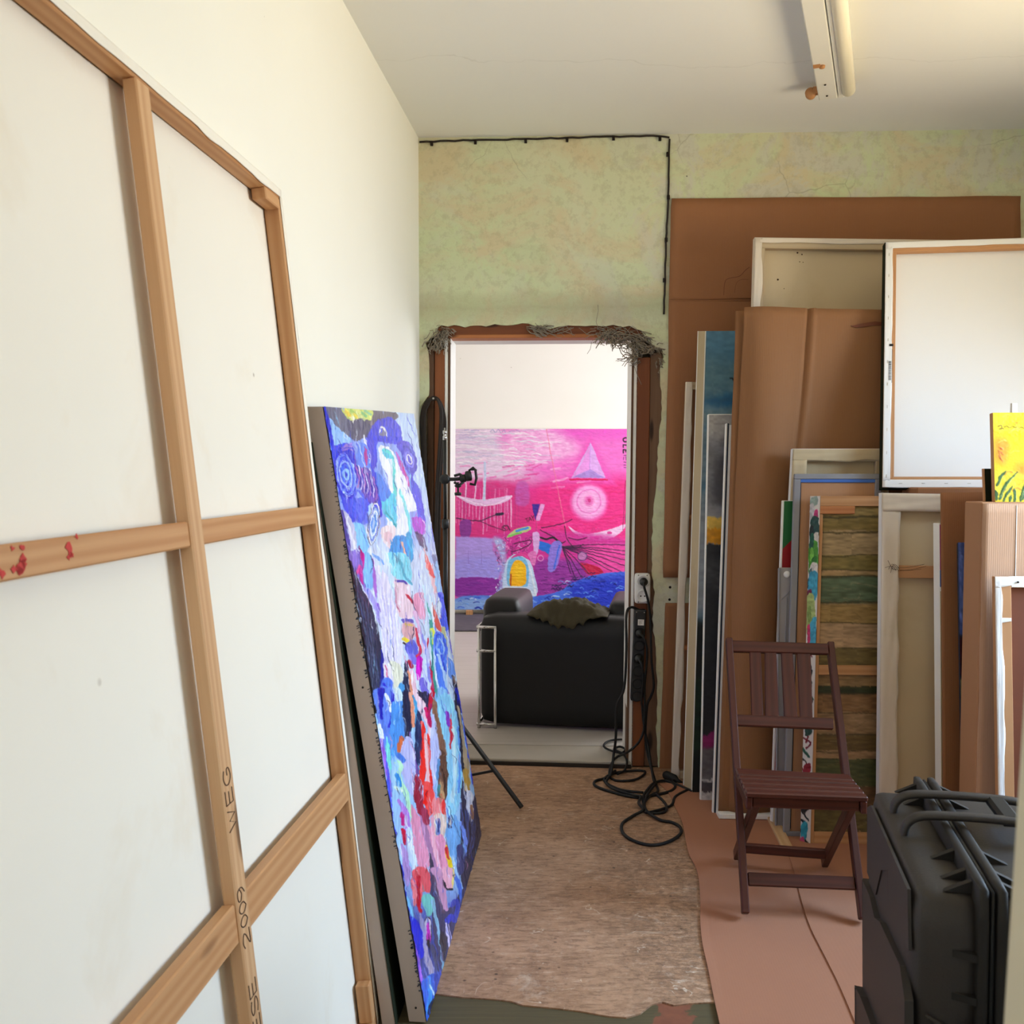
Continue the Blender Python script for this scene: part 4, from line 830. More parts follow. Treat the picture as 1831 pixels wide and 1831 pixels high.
wall_board('jamb_board', 'dark_gap', (1134, 1138), (1124, 1128), 612, 0, .05, .1, z0=0)  # dark filler again, the gap's shade put into its colour
wall_board('jamb_strip', 'old_grey', (1130, 1134), (1120, 1124), 603, 0, .008, .1, .001, z0=0)
def hboard(name, mat, px0, px1, py0, py1, d0, d1):
    xa, _ = wx(px0, 600, d0); xb, _ = wx(px1, 600, d0); _, zt = wx(900, py0, d0); _, zb = wx(900, py1, d0); mb = MB()
    mb.hexa([WX(xa, zb, d0), WX(xb, zb, d0), WX(xb, zb, d1), WX(xa, zb, d1), WX(xa, zt, d0), WX(xb, zt, d0), WX(xb, zt, d1), WX(xa, zt, d1)])
    return mb.obj(name, mat, DF, .002)
hboard('lintel_board', 'old_brown', 772, 1180, 574, 599, .012, .1)
hboard('lintel_strip', 'orange_wood', 801, 1134, 598, 604.5, .008, .1)
# white painted reveal lining behind the rough frame
def lining():
    mb = MB()
    x0, _ = wx(806, 640, .01); x1, _ = wx(1129.5, 640, .01); x0b, _ = wx(803.5, 1340, .01); x1b, _ = wx(1120, 1340, .01); _, zt = wx(900, 604, .01); t = .03
    zz = (wx(900, 640)[1], wx(900, 1340)[1])
    def ex(a, b, z): return a + (b - a) * (zz[0] - z) / (zz[0] - zz[1])
    for (a, b, s) in ((x0, x0b, -1), (x1, x1b, 1)):
        A0 = ex(a, b, 0); A1 = ex(a, b, zt)
        mb.hexa([WX(A0, .0, .01), WX(A0 + s * t, .0, .01), WX(A0 + s * t, .0, .24), WX(A0, .0, .24), WX(A1, zt, .01), WX(A1 + s * t, zt, .01), WX(A1 + s * t, zt, .24), WX(A1, zt, .24)])
    A = ex(x0, x0b, zt); B = ex(x1, x1b, zt)
    mb.hexa([WX(A, zt, .10), WX(B, zt, .10), WX(B, zt, .24), WX(A, zt, .24), WX(A, zt + t, .10), WX(B, zt + t, .10), WX(B, zt + t, .24), WX(A, zt + t, .24)])
    mb.obj('white_lining', 'white_trim', DF, .001)
lining()
# threshold boards
def threshold():
    mb = MB()
    a = wx(795, 1362)[0]; b = wx(1128, 1372)[0]
    mb.hexa([WX(a, 0, .03), WX(b, 0, -.01), WX(b, 0, .25), WX(a, 0, .25), WX(a, .026, .03), WX(b, .026, -.01), WX(b, .026, .25), WX(a, .026, .25)])
    o = struct(mb.obj('trim_1', 'threshold', None, .004), 'worn grey threshold board of the doorway')
    mb = MB(); mb.hexa([WX(a, .0, .012), WX(b, .0, -.03), WX(b, .0, -.01), WX(a, .0, .03), WX(a, .012, .02), WX(b, .012, -.022), WX(b, .014, -.01), WX(a, .014, .03)])
    mb.obj('threshold_gap', 'dark_gap', o)
threshold()
# reed lath stuffing torn out at the corners
def reeds():
    rnd = random.Random(9); mb = MB()
    def straw(a, b, w=.0016, sag=0):
        m = (a + b) / 2 + V((rnd.uniform(-.012, .012), rnd.uniform(-.02, .0), rnd.uniform(-.012, .012) - sag)); mb.tube([a, a.lerp(m, .6), m, m.lerp(b, .6), b], w, 4)
    def clump(c, n, ax, ay, L, dirs):
        for i in range(n):
            x = rnd.gauss(0, ax); y = rnd.gauss(0, ay); a = math.radians(rnd.choice(dirs) + rnd.uniform(-25, 25)); l = rnd.uniform(.4, 1) * L
            straw(W(c[0] + x, c[1] + y, rnd.uniform(-.012, .012)), W(c[0] + x + l * math.cos(a), c[1] + y + l * math.sin(a), rnd.uniform(-.03, .012)), rnd.uniform(.0012, .0026))
    clump((787, 604), 90, 8, 9, 20, [120, 95, 60, 140]); clump((795, 592), 30, 6, 5, 14, [110, 30]); clump((776, 616), 26, 5, 4, 14, [120, 80])
    clump((958, 586), 46, 9, 3, 26, [25, 10, 40]); clump((985, 594), 10, 14, 2, 34, [0, -5, 12])
    clump((1086, 596), 80, 11, 7, 24, [120, 60, 170, 20]); clump((1110, 604), 90, 14, 8, 24, [30, 150, 60, 10]); clump((1135, 607), 100, 10, 8, 24, [25, 40, 170, 70]); clump((1158, 622), 50, 9, 4, 18, [10, 20, 160])
    clump((1134, 640), 26, 8, 4, 22, [165, 185, 150]); clump((1180, 642), 16, 4, 6, 9, [60, 100])
    for q in ([(1119, 597), (1126, 587), (1131, 583), (1137, 587), (1142, 596)], [(1070, 590), (1066, 575), (1070, 555), (1069, 545)], [(1013, 584), (1020, 590), (1024, 600)], [(1134, 655), (1140, 672), (1147, 688)], [(1035, 586), (1050, 598), (1062, 600)]):
        mb.tube([W(x, y, -.012) for x, y in q], .0016, 4)
    o = mb.obj('reed_lathing', 'straw'); tag(o, 'grey reed lath fibres hanging out around the broken doorway corners', 'reeds', kind='stuff')
reeds()
# right wall with a window, front wall beside the camera, corridor behind
def wall_with_window(name, mat, x, y0, y1, wy0, wy1, wz0, wz1, t, lab, winname):
    mb = MB()
    for (ya, yb, za, zb) in ((y0, wy0, 0, 3), (wy1, y1, 0, 3), (wy0, wy1, 0, wz0), (wy0, wy1, wz1, 3)): mb.box((x, ya, za), (x + t, yb, zb))
    struct(mb.obj(name, mat), lab)
    fr = bpy.data.objects.new(winname, None); COL.objects.link(fr); struct(fr, 'white casement window'); BASE[fr.name] = V((0, 0, 0))
    mb = MB(); f = .05; xx = x + t * .75
    for (ya, yb, za, zb) in ((wy0, wy0 + f, wz0, wz1), (wy1 - f, wy1, wz0, wz1), (wy0 + f, wy1 - f, wz0, wz0 + f), (wy0 + f, wy1 - f, wz1 - f, wz1), ((wy0 + wy1) / 2 - f / 2, (wy0 + wy1) / 2 + f / 2, wz0 + f, wz1 - f)): mb.box((xx, ya, za), (xx + .05, yb, zb))
    mb.obj('window_frame', 'white_paint', fr, .004)
    mb = MB(); mb.box((x - .04, wy0 - .03, wz0 - .03), (xx, wy1 + .03, wz0)); mb.obj('window_sill', 'white_paint', fr, .004)
WIN1 = (2.75, 1.85, 2.95, .95, 2.3)
wall_with_window('wall_right', 'cream_wall', WIN1[0], .4, 4.5, WIN1[1], WIN1[2], WIN1[3], WIN1[4], .38, 'cream right wall with the window', 'window_1')
mb = MB(); mb.box((.46, .4, 0), (2.9, .52, 3)); struct(mb.obj('wall_front', 'cream_wall'), 'cream wall beside the near doorway')
mb = MB(); mb.box((.46, -1.7, 0), (.56, .4, 3)); mb.box((-1.4, -1.8, 0), (.56, -1.7, 3)); struct(mb.obj('wall_front', 'cream_wall'), 'cream wall of the space in front of the doorway')
# near door jamb, leaning a little
def jamb():
    a = atY(1833, 1100, .64); b = atY(1787, 1831, .64); d = (b - a) / (b.z - a.z)
    A = a + d * (0 - a.z); B = a + d * (2.2 - a.z); w = V((.10, .0, 0)); t = V((.02, -.09, 0)); mb = MB()
    mb.hexa([A, A + w, A + w + t, A + t, B, B + w, B + w + t, B + t]); o = struct(mb.obj('trim_2', 'jamb_paint', None, .006, segs=3), 'cream painted near door jamb at the right edge')
jamb()
# ---------------------------------------------------------------- next room
FZ = .03
mb = MB(); mb.hexa([WX(-2.2, FZ - .05, .24), WX(3.4, FZ - .05, .24), (3, 9.3, FZ - .05), (-2.6, 9.3, FZ - .05), WX(-2.2, FZ, .24), WX(3.4, FZ, .24), (3, 9.3, FZ), (-2.6, 9.3, FZ)])
struct(mb.obj('floor', 'far_floor'), 'pale boarded floor of the next room')
FW = 9.1
mb = MB(); mb.box((-2.6, FW, 0), (3, FW + .1, 3.1)); struct(mb.obj('wall_far', 'white_wall'), 'white far wall of the next room')
mb = MB(); mb.box((-2.3, 4.72, 0), (-2.2, FW, 3.1)); struct(mb.obj('wall_left', 'white_wall'), 'white left wall of the next room')
wall_with_window('wall_right', 'white_wall', 2.3, 4.52, FW, 5.3, 8.4, .8, 2.6, .25, 'white right wall of the next room', 'window_2')
mb = MB(); mb.box((-2.6, 4.6, 3.0), (3, 9.3, 3.1)); struct(mb.obj('ceiling', 'white_wall'), 'ceiling of the next room')
mb = MB()
mb.hexa([WX(-1.95, 0, .2), WX(-.1, 0, .2), WX(-.1, 0, .24), WX(-1.95, 0, .24), WX(-1.95, 3, .2), WX(-.1, 3, .2), WX(-.1, 3, .24), WX(-1.95, 3, .24)])
struct(mb.obj('wall_back', 'white_wall'), 'next room side of the doorway wall')
# pink painting on blocks
def pink():
    Y0 = 8.86; Y1 = 9.06
    tl = atY(812, 767, Y1); bl = atY(812, 1090, Y0); tr = atY(1330, 771, Y1); br = atY(1330, 1095, Y0)
    tr.z = tl.z; br.z = bl.z
    tr = V((tr.x, Y1, tl.z)); Q = Quad(tl, tr, br, bl)
    t = thing('painting', 'large pink and blue abstract painting with a triangle, leaning on the far white wall', 'painting', Q.base())
    painted_face(Q, paint_pink(), [(812, 767), (1330, 771), (1330, 1095), (812, 1090)], 560, 390, t, relief=.003)
    qpart(Q, 'canvas_edge', 'white_canvas', t, (0, Q.W, 0, Q.H), .0, .035)
    return Q
QP = pink()
def block(px0, px1, label):
    a = atY(px0, 1090, 8.80); b = atY(px1, 1090, 8.80); z1 = QP.c[3].z - .001
    mb = MB(); mb.box((a.x, 8.80, FZ + (.009)), (b.x, 8.93, z1)); tag(mb.obj('wooden_block', 'pine', None, .003, base=((a.x + b.x) / 2, 8.86, FZ)), label, 'block')
block(833, 845, 'small pine block under the left end of the pink painting')
def rug():
    def fn(u, v):
        x = -1.6 + 3.4 * u; y = 7.95 + .97 * v + .02 * vn(x * 3, 1) ; return V((x, y, FZ + .006 + .006 * vn(x * 5, y * 5)))
    mb = MB().grid(fn, 60, 16); o = mb.obj('rug', 'rug', None, solid=.006, base=(0, 8.4, FZ)); tag(o, 'dark grey mottled rug on the floor before the pink painting', 'rug')
rug()
# ---------------------------------------------------------------- armchair
def rbox(mb, lo, hi, r, fr, n=6, bulge=.0):
    """rounded box in a local frame fr(x,y,z)"""
    lo = V(lo); hi = V(hi); bm = bmesh.new(); bmesh.ops.create_cube(bm, size=1)
    for v in bm.verts: v.co = V([lo[i] + (v.co[i] + .5) * (hi[i] - lo[i]) for i in range(3)])
    bmesh.ops.subdivide_edges(bm, edges=bm.edges[:], cuts=n, use_grid_fill=True)
    c = (lo + hi) / 2; h = (hi - lo) / 2
    for v in bm.verts:
        q = v.co - c; k = [q[i] / h[i] for i in range(3)]
        s = V([math.copysign(abs(k[i]) ** .8, k[i]) * h[i] for i in range(3)])
        core = V([max(-(h[i] - r), min(h[i] - r, s[i])) for i in range(3)]); d = s - core
        if d.length > 1e-6: s = core + d.normalized() * min(r, max(abs(d[0]), abs(d[1]), abs(d[2])))
        if bulge:
            for i in range(3):
                j, l = (i + 1) % 3, (i + 2) % 3
                if abs(k[i]) > .99: s[i] += math.copysign(bulge * (1 - k[j] ** 2) * (1 - k[l] ** 2), k[i])
        v.co = c + s
    bm.verts.index_update(); mb.add([fr(*v.co) for v in bm.verts], [[v.index for v in f.verts] for f in bm.faces], None, True); bm.free(); return mb
def armchair():
    o = V((-.172, 4.985, FZ)); ex = V((.985, -.172, 0)); ey = V((.172, .985, 0))
    fr = lambda x, y, z: o + ex * x + ey * y + V((0, 0, z))
    t = thing('armchair', 'black leather armchair with a chromed tube frame, seen from behind through the doorway', 'armchair', fr(.4, .35, 0))
    rbox(MB(), (.0, .0, .015), (.86, .2, .595), .05, fr, 8, .004).obj('backrest', 'leather', t)
    rbox(MB(), (-.02, .16, .08), (.185, .70, .66), .045, fr, 8, .006).obj('armrest', 'leather', t)
    rbox(MB(), (.66, .16, .08), (.86, .70, .655), .045, fr, 8, .006).obj('armrest', 'leather', t)
    rbox(MB(), (.21, .2, .08), (.65, .72, .44), .05, fr, 6, .01).obj('seat_cushion', 'leather', t)
    r = .0085
    for x0, x1, xs in ((.0, .088, -.006), (.775, .855, .862)):
        f = MB()
        for x in (x0, x1): f.tube([fr(x, -.016, .0), fr(x, -.016, .02), fr(x, -.016, .535)], r, 8)
        for z in (.535, .41, .02): f.tube([fr(x0 - .012, -.016, z), fr(x1 + .006, -.016, z)], r, 8)
        for z in (.535, .02): f.tube([fr(xs, -.016, z), fr(xs, .72, z)], r, 8)
        f.tube([fr(xs, .72, 0), fr(xs, .72, .535)], r, 8)
        f.obj('chrome_frame', 'chrome', t)
    # jacket over the back
    def fn(u, v):
        x = .255 + .42 * u; c = math.sin(math.pi * min(1, u * 1.02)) ** .8
        y = -.028 + .30 * v + .02 * vn(u * 6, v * 4, 3)
        top = .604
        drop = .10 * c * max(0, (1 - v * 5)) * (.5 + .5 * math.sin(u * 3.4))
        h = c * (.03 * math.sin(math.pi * min(1, v * 1.1)) + .03 * vn(u * 9 + v * 3, v * 7, 4) + .028 * vn(u * 30 + v * 6, v * 12, 8) + .012 * abs(math.sin(u * 26 + v * 9 + 3 * vn(u * 5, v * 5, 2))))
        return fr(x, y if v > .05 else -.024, top + .002 + h - drop)
    mb = MB().grid(fn, 48, 26); ob = mb.obj('jacket', 'jacket', None, solid=.004, base=fr(.5, .1, .6)); tag(ob, 'crumpled dark olive jacket lying over the back of the black armchair', 'jacket')
armchair()
# ---------------------------------------------------------------- cables and clips on the back wall
def wall_cable(pts, clips, label, r=.0045):
    b = W(*pts[0]); t = thing('wall_cable', label, 'cable', b)
    rnd = random.Random(len(pts)); P = []
    for i in range(len(pts) - 1):
        (ax, ay), (bx, by) = pts[i], pts[i + 1]; n = max(2, int(math.hypot(bx - ax, by - ay) / 12))
        P += [W(ax + (bx - ax) * k / n + rnd.uniform(-.5, .5), ay + (by - ay) * k / n + rnd.uniform(-.8, .8), -r) for k in range(n)]
    P.append(W(*pts[-1], -r)); MB().tube(P, r, 8).obj('wire', 'dark_cable', t)
    for (x, y) in clips:
        c = W(x, y, -.006); mb = MB(); mb.hexa([c + BD * sx * .006 + BN * dy + V((0, 0, sz * .009)) for sz in (-1, 1) for (sx, dy) in ((-1, .006), (1, .006), (1, -.008), (-1, -.008))][:8])
        mb.lathe(c - BN * .008, -BN, [(0, .004), (.003, .004), (.004, .002)], 8); mb.obj('cable_clip', 'dark_gap', t)
wall_cable([(750, 254), (800, 252), (870, 250), (930, 249), (960, 248), (1010, 247), (1060, 245), (1120, 244), (1180, 243), (1197, 246)], [(772, 257), (850, 254), (940, 252), (1014, 250), (1097, 247), (1180, 248)], 'dark cable clipped along the top of the green wall under the ceiling')
wall_cable([(1197, 248), (1196, 300), (1195, 352), (1191, 430), (1189, 500), (1187, 562)], [(1194, 276), (1195, 353), (1191, 429), (1188, 501)], 'dark cable clipped vertically down the green wall beside the tall cardboard sheet')
# screw holes in the plaster between the two wall cardboards
# ---------------------------------------------------------------- fluorescent lamp
def lamp():
    zc = CEIL
    def C(px, py, z): r = ray(px, py); return EYE + r * ((z - EYE.z) / r.z)
    zb = CEIL - .062
    e1 = C(1461, 181, zb); e2 = C(1497, 179, zb); n1 = C(1429, -6, zb); n2 = C(1467, -6, zb)
    ax = ((n1 - e1) + (n2 - e2)).normalized(); L = 1.35; sd = (e2 - e1); sd = (sd - ax * sd.dot(ax)).normalized(); w = .085
    t = thing('fluorescent_lamp', 'long white fluorescent lamp on the ceiling with only its right tube fitted', 'lamp', e1 + V((0, 0, .06)))
    mb = MB(); a = e1; up = V((0, 0, .0605)); ins = sd * .008
    b = a + ax * L
    mb.hexa([a + ins, a + sd * w - ins, b + sd * w - ins, b + ins, a + up, a + sd * w + up, b + sd * w + up, b + up]); mb.obj('housing', 'lamp_white', t, .004, segs=2)
    c = a + sd * (w + .034) + V((0, 0, .012)) + ax * .03
    MB().tube([c, c + ax * .004, c + ax * .012, c + ax * (L - .07), c + ax * (L - .06)], [.012, .02, .0265, .0265, .02], 16).obj('tube', 'lamp_tube', t)
    mb = MB(); mb.hexa([a + sd * (w - .004) + V((0, 0, k)) + ax * d + sd * s for k in (.0, .03) for (d, s) in ((.0, 0), (.0, .02), (L - .02, .02), (L - .02, 0))]); mb.obj('reflector', 'lamp_white', t, .002)
    h = a + ax * .03 - sd * .022 + V((0, 0, .02)); mb = MB(); mb.lathe(h - ax * .014, ax, [(0, .018), (.012, .021), (.03, .021), (.032, .012)], 16); mb.hexa([h + sd * s + V((0, 0, k)) + ax * d for k in (-.008, .02) for (s, d) in ((.01, 0), (.03, 0), (.03, .02), (.01, .02))]); mb.obj('lamp_socket', 'brown_tape', t)
    mb = MB(); h2 = a + ax * .34; mb.hexa([h2 + sd * s + V((0, 0, k)) + ax * d for k in (-.006, .0) for (s, d) in ((.01, 0), (.035, 0), (.035, .02), (.01, .02))]); mb.lathe(h2 + sd * .04 - V((0, 0, .0)), V((0, 0, -1)), [(0, .011), (.008, .010), (.010, .005)], 12); mb.obj('starter', 'brown_tape', t)
    for d in (.045, .16):
        mb = MB().lathe(a + sd * .04 + ax * d, V((0, 0, -1)), [(0, .0045), (.003, .004)], 10); mb.obj('screw', 'dark_gap', t)
lamp()
# ---------------------------------------------------------------- left side: raw stretched canvas in front
def letter_paths(ch):
    D = {'W': [[(0, 1), (.25, 0), (.5, .8), (.75, 0), (1, 1)]], 'I': [[(.5, 0), (.5, 1)]], 'E': [[(.8, 0), (.1, 0), (.1, 1), (.8, 1)], [(.1, .5), (.7, .5)]],
         'S': [[(.85, .85), (.5, 1), (.15, .8), (.3, .55), (.7, .45), (.85, .2), (.5, 0), (.1, .12)]], '2': [[(.1, .8), (.4, 1), (.75, .85), (.7, .55), (.1, 0), (.85, 0)]],
         '0': [[(.5, 0), (.15, .3), (.15, .7), (.5, 1), (.85, .7), (.85, .3), (.5, 0)]], '9': [[(.8, .7), (.5, .45), (.2, .65), (.3, .95), (.65, 1), (.8, .7), (.75, .3), (.45, 0)]],
         'G': [[(.85, .85), (.5, 1), (.15, .75), (.12, .3), (.45, 0), (.85, .15), (.85, .45), (.55, .45)]]}
    return D.get(ch, [])
def raw_canvas():
    TR = atY(500, 340, 2.37); BR = atY(676, 1826, 2.34); dz = BR.z; 
    v = (BR - TR).normalized(); BR = BR + v * (BR.z / -v.z if v.z else 0); Wd = 1.72
    TL = TR - LD * Wd; BL = BR - LD * Wd
    Q = Quad(TL, TR, BR, BL); W_ = Q.W; H_ = Q.H
    u = lambda x: W_ - x           # x measured from the right edge
    t = thing('stretched_canvas', 'huge raw canvas leaning on the left wall, its back with pine stretcher bars showing', 'canvas', Q.base())
    D = .045
    mb = MB(); nu, nv = 40, 40
    def fn(a, b): return Q.P(a, b, D - .003 + .004 * (vn(a * 4, b * 4, 2) - .5))
    mb.grid(fn, nu, nv); mb.obj('canvas_sheet', 'raw_canvas', t, solid=.002)
    def bar(x0, x1, y0, y1, d0, d1, mat='pine', name='stretcher_bar'): return qpart(Q, name, mat, t, (u(x0), u(x1), y0, y1), d0, d1, .0025)
    bar(Wd, 0, 0, .024, 0, D - .006); bar(Wd, 0, H_ - .024, H_, 0, D - .006)
    bar(.022, 0, .024, H_ - .024, 0, D - .006); bar(Wd, Wd - .024, .024, H_ - .024, 0, D - .006)
    bar(.739, .690, .024, H_ - .024, -.003, D - .023, 'pine_pale', 'middle_stile')
    for (a, b) in ((.690, .022), (Wd - .024, .739)):
        bar(a, b, .780, .824, .001, D - .020, 'pine', 'crossbar'); bar(a, b, 1.447, 1.516, .001, D - .020, 'pine', 'crossbar')
    bar(.115, .022, .024, .052, -.002, D - .012, 'pine', 'corner_block'); bar(.05, .022, H_ - .12, H_ - .024, -.002, D - .012, 'pine', 'corner_block')
    edge_wrap(Q, 'raw_canvas', t, -.001, D, .003)
    fold_strip(Q, (u(Wd), u(0), -.002, .021), 'raw_canvas', t, 12, .003, wob=.004); fold_strip(Q, (u(.012), u(-.002), .02, H_), 'raw_canvas', t, 13, .003, wob=.003)
    # hand lettering up the stile and red paint marks
    dn = (Q.c[3] - Q.c[0]).normalized()
    for ch, py in [('G', 1390), ('E', 1422), ('W', 1463), ('9', 1588), ('0', 1611), ('0', 1633), ('2', 1661), ('E', 1742), ('S', 1772), ('E', 1800), ('I', 1822), ('W', 1850)]:
        xs = 400 + (py - 1390) * (447 - 400) / (1661 - 1390)
        e = onplane(xs + 6, py, Q.c[0], Q.n) - Q.c[0]; yc = e.dot(dn)
        s = .036 if ch not in '0I' else .024; mb = MB()
        for path in letter_paths(ch):
            pts = smooth_pts([(q[0], q[1], 0) for q in path], 4) if ch in 'S209G' else [V((q[0], q[1], 0)) for q in path]
            mb.tube([Q.m(u(.7185) - (q[1] - .5) * .030, yc - (q[0] - .5) * s, -.0034) for q in pts], .0011, 5)
        mb.obj('letter', 'ink', t)
    rnd = random.Random(4)
    def blot(x, y, r, k=9):
        pts = [Q.m(u(x) + r * rnd.uniform(.4, 1.2) * math.cos(2 * math.pi * i / k), y + r * rnd.uniform(.4, 1.2) * math.sin(2 * math.pi * i / k), .0003) for i in range(k)]; mb = MB(); mb.prism(pts, -Q.n * .0004); mb.obj('paint_splash', 'red_ink', t)
    for (px, py, r) in [(42, 1015, .012), (44, 1003, .008), (38, 1022, .007), (28, 1020, .006), (128, 985, .010), (131, 994, .006), (126, 999, .004), (8, 1030, .006), (2, 1024, .005), (26, 983, .004), (43, 981, .005), (47, 1012, .005), (140, 962, .004)]:
        q = onplane(px, py, Q.c[0], Q.n); e = q - Q.c[0]; blot(Wd - e.dot(LD), e.dot((Q.c[3] - Q.c[0]).normalized()), r)
    return Q
QR = raw_canvas()
# ---------------------------------------------------------------- blue painting and the dark one behind it
def blue_painting():
    b0 = floorpt(762, 1828); b1 = floorpt(860, 1493)
    t0 = atY(577, 727, 2.41); t1 = atY(739, 740, 3.64)
    Q = Quad(t0, t1, b1, b0, toward=V((3, 2, 2)))
    t = thing('painting', 'tall thickly painted blue, white and red abstract leaning on the left wall', 'painting', Q.base())
    painted_face(Q, paint_blue(), [(577, 727), (739, 740), (860, 1493), (762, 1828)], 300, 620, t, relief=.0022)
    mb = MB(); d1 = .044
    A = [Q.P(0, 0, .0), Q.P(1, 0, .0), Q.P(1, 1, .0), Q.P(0, 1, .0)]; off = Q.n * d1; A = [q + Q.n * k for q, k in zip(A, (.001, .012, .012, .001))]
    off = V((off.x, off.y, max(off.z, 0)))
    nv = 40; e = []
    for i in range(nv):
        v0, v1 = i / nv, (i + 1) / nv; a0, a1, b0_, b1_ = Q.P(0, v0, .0), Q.P(1, v0, .0), Q.P(0, v1, .0), Q.P(1, v1, .0)
        mb.hexa([b0_ + Q.n * .0005, b1_ + Q.n * .0005, b1_ + off, b0_ + off, a0 + Q.n * .0005, a1 + Q.n * .0005, a1 + off, a0 + off])
    mb.obj('canvas_edge', 'grey_edge', t)
    # bristly paint drips over the near edge
    mb = MB(); rnd = random.Random(2)
    for i in range(170):
        v = rnd.choice([rnd.uniform(.08, .3), rnd.uniform(.3, .55), rnd.uniform(.5, .72), rnd.uniform(.85, .95)]); l = rnd.uniform(.002, .008)
        p = Q.P(0, v, .0); mb.tube([p, p + Q.n * l + V((-.0, -.002, -rnd.uniform(-.002, .004)))], rnd.uniform(.0006, .0016), 4)
    mb.obj('paint_drips', 'navy', t)['kind'] = 'stuff'
    for (v, d) in ((.455, .018), (.975, .02)):
        mb = MB().lathe(Q.P(0, v, d), V((-.05, -1, 0)), [(0, .003), (.002, .0025)], 8); mb.obj('nail', 'dark_gap', t)
    return Q
QB = blue_painting()
def dark_painting():
    b0 = floorpt(709, 1836); b1 = b0 + (QB.c[2] - QB.c[3]) * .97
    t0 = atY(557, 790, 2.40); t1 = t0 + (b1 - b0)
    Q = Quad(t0, t1, b1, b0, toward=V((3, 2, 2)))
    t = thing('painting', 'dark green and black painting hidden behind the tall blue painting, only its near edge visible', 'painting', Q.base())
    qpart(Q, 'painted_face', 'dark_face', t, (0, Q.W, 0, Q.H), -.0, .003)
    mb = MB(); Q.hexa(mb, .0, Q.W, 0, Q.H, .003, .036); mb.obj('canvas_edge', 'grey_edge', t, .002)
dark_painting()
# ---------------------------------------------------------------- light stand by the door
def light_stand():
    c = V((-.283, 4.08, 0)); top = atY(795, 768, 4.08); t = thing('light_stand', 'black folding light stand with a clamp head, standing left of the doorway', 'stand', c)
    lean = V((top.x - c.x, 0, 0)); 
    def P(z): return c + V(((top.x - c.x) * z / top.z, 0, z))
    MB().tube([P(.03), P(.62)], .0125, 12).obj('pole_section', 'black_plastic', t)
    MB().tube([P(.6), P(1.17)], .0105, 12).obj('pole_section', 'black_plastic', t)
    MB().tube([P(1.15), P(top.z - .045)], .008, 12).obj('pole_section', 'black_plastic', t)
    MB().lathe(P(top.z - .045), V((0, 0, 1)), [(0, .0085), (.016, .0085), (.018, .006), (.026, .006), (.028, .0085), (.04, .0085), (.042, .003), (.052, .003)], 12).obj('spigot', 'steel', t)
    for z in (.61, 1.16): MB().lathe(P(z - .02), V((0, 0, 1)), [(0, .012), (.004, .016), (.036, .016), (.04, .012)], 12).obj('collar', 'black_plastic', t)
    MB().lathe(P(.34), V((0, 0, 1)), [(0, .014), (.004, .019), (.036, .019), (.04, .014)], 12).obj('hub', 'black_plastic', t)
    foot = floorpt(933, 1449); d0 = (foot - c); d0.z = 0; L = d0.length; d0.normalize()
    for k in range(3):
        a = k * 2 * math.pi / 3; d = V((d0.x * math.cos(a) - d0.y * math.sin(a), d0.x * math.sin(a) + d0.y * math.cos(a), 0))
        if k == 2: d = V((-.15, -1, 0)).normalized()
        l = L if k == 0 else min(L, .26)
        s = V((-d.y, d.x, 0)); lg = MB(); A = P(.36) + d * .015; B = c + d * l + V((0, 0, .012)); lg.bar(A, B, .019, .013, s.cross(B - A)); ob = lg.obj('leg', 'black_plastic', t, .002)
        mb = MB().bar(B - (A - B).normalized() * .0, B + (A - B).normalized() * .03, .018, .014, s.cross(B - A)); mb.obj('rubber_foot', 'black_rubber', ob, .002)
        mb = MB().bar(P(.045), A.lerp(B, .64), .016, .010, s.cross(B - A)); mb.obj('brace', 'black_plastic', t)
    # clamp head on its arm
    z = atY(805, 857, 4.08).z; p = P(z)
    MB().lathe(p - V((0, .022, 0)), V((0, 1, 0)), [(0, .014), (.004, .022), (.04, .022), (.044, .014)], 16).obj('clamp_joint', 'black_plastic', t)
    q = lambda px, py, y=4.06: atY(px, py, y)
    m = MB(); m.tube([p, q(812, 857), q(836, 855)], .008, 10); m.tube([q(812, 851), q(822, 848), q(832, 854)], .006, 8); m.tube([q(812, 862), q(820, 868), q(829, 862)], .006, 8); m.obj('clamp_arm', 'black_plastic', t)
    MB().lathe(q(822, 856), V((1, 0, .1)), [(0, .012), (.006, .017), (.024, .017), (.03, .011)], 14).obj('clamp_knob', 'black_plastic', t)
    m = MB(); m.tube([q(819, 862), q(819, 880)], .004, 8); m.lathe(q(819, 886), V((0, 0, 1)), [(0, .014), (.012, .016), (.014, .006)], 12); m.lathe(q(819, 872), V((0, 0, 1)), [(0, .006), (.005, .015), (.010, .015), (.014, .005)], 12); m.obj('clamp_screw', 'black_plastic', t)
    m = MB(); m.lathe(q(832, 852), V((1, 0, .15)), [(0, .015), (.004, .022), (.024, .022), (.028, .016)], 16); m.obj('clamp_head', 'black_plastic', t)
    m = MB(); m.tube([q(842, 839), q(850, 840), q(852, 855), q(849, 867), q(840, 865)], .006, 8); m.tube([q(838, 842), q(846, 836), q(852, 842)], .005, 8); m.obj('clamp_jaw', 'black_plastic', t)
light_stand()
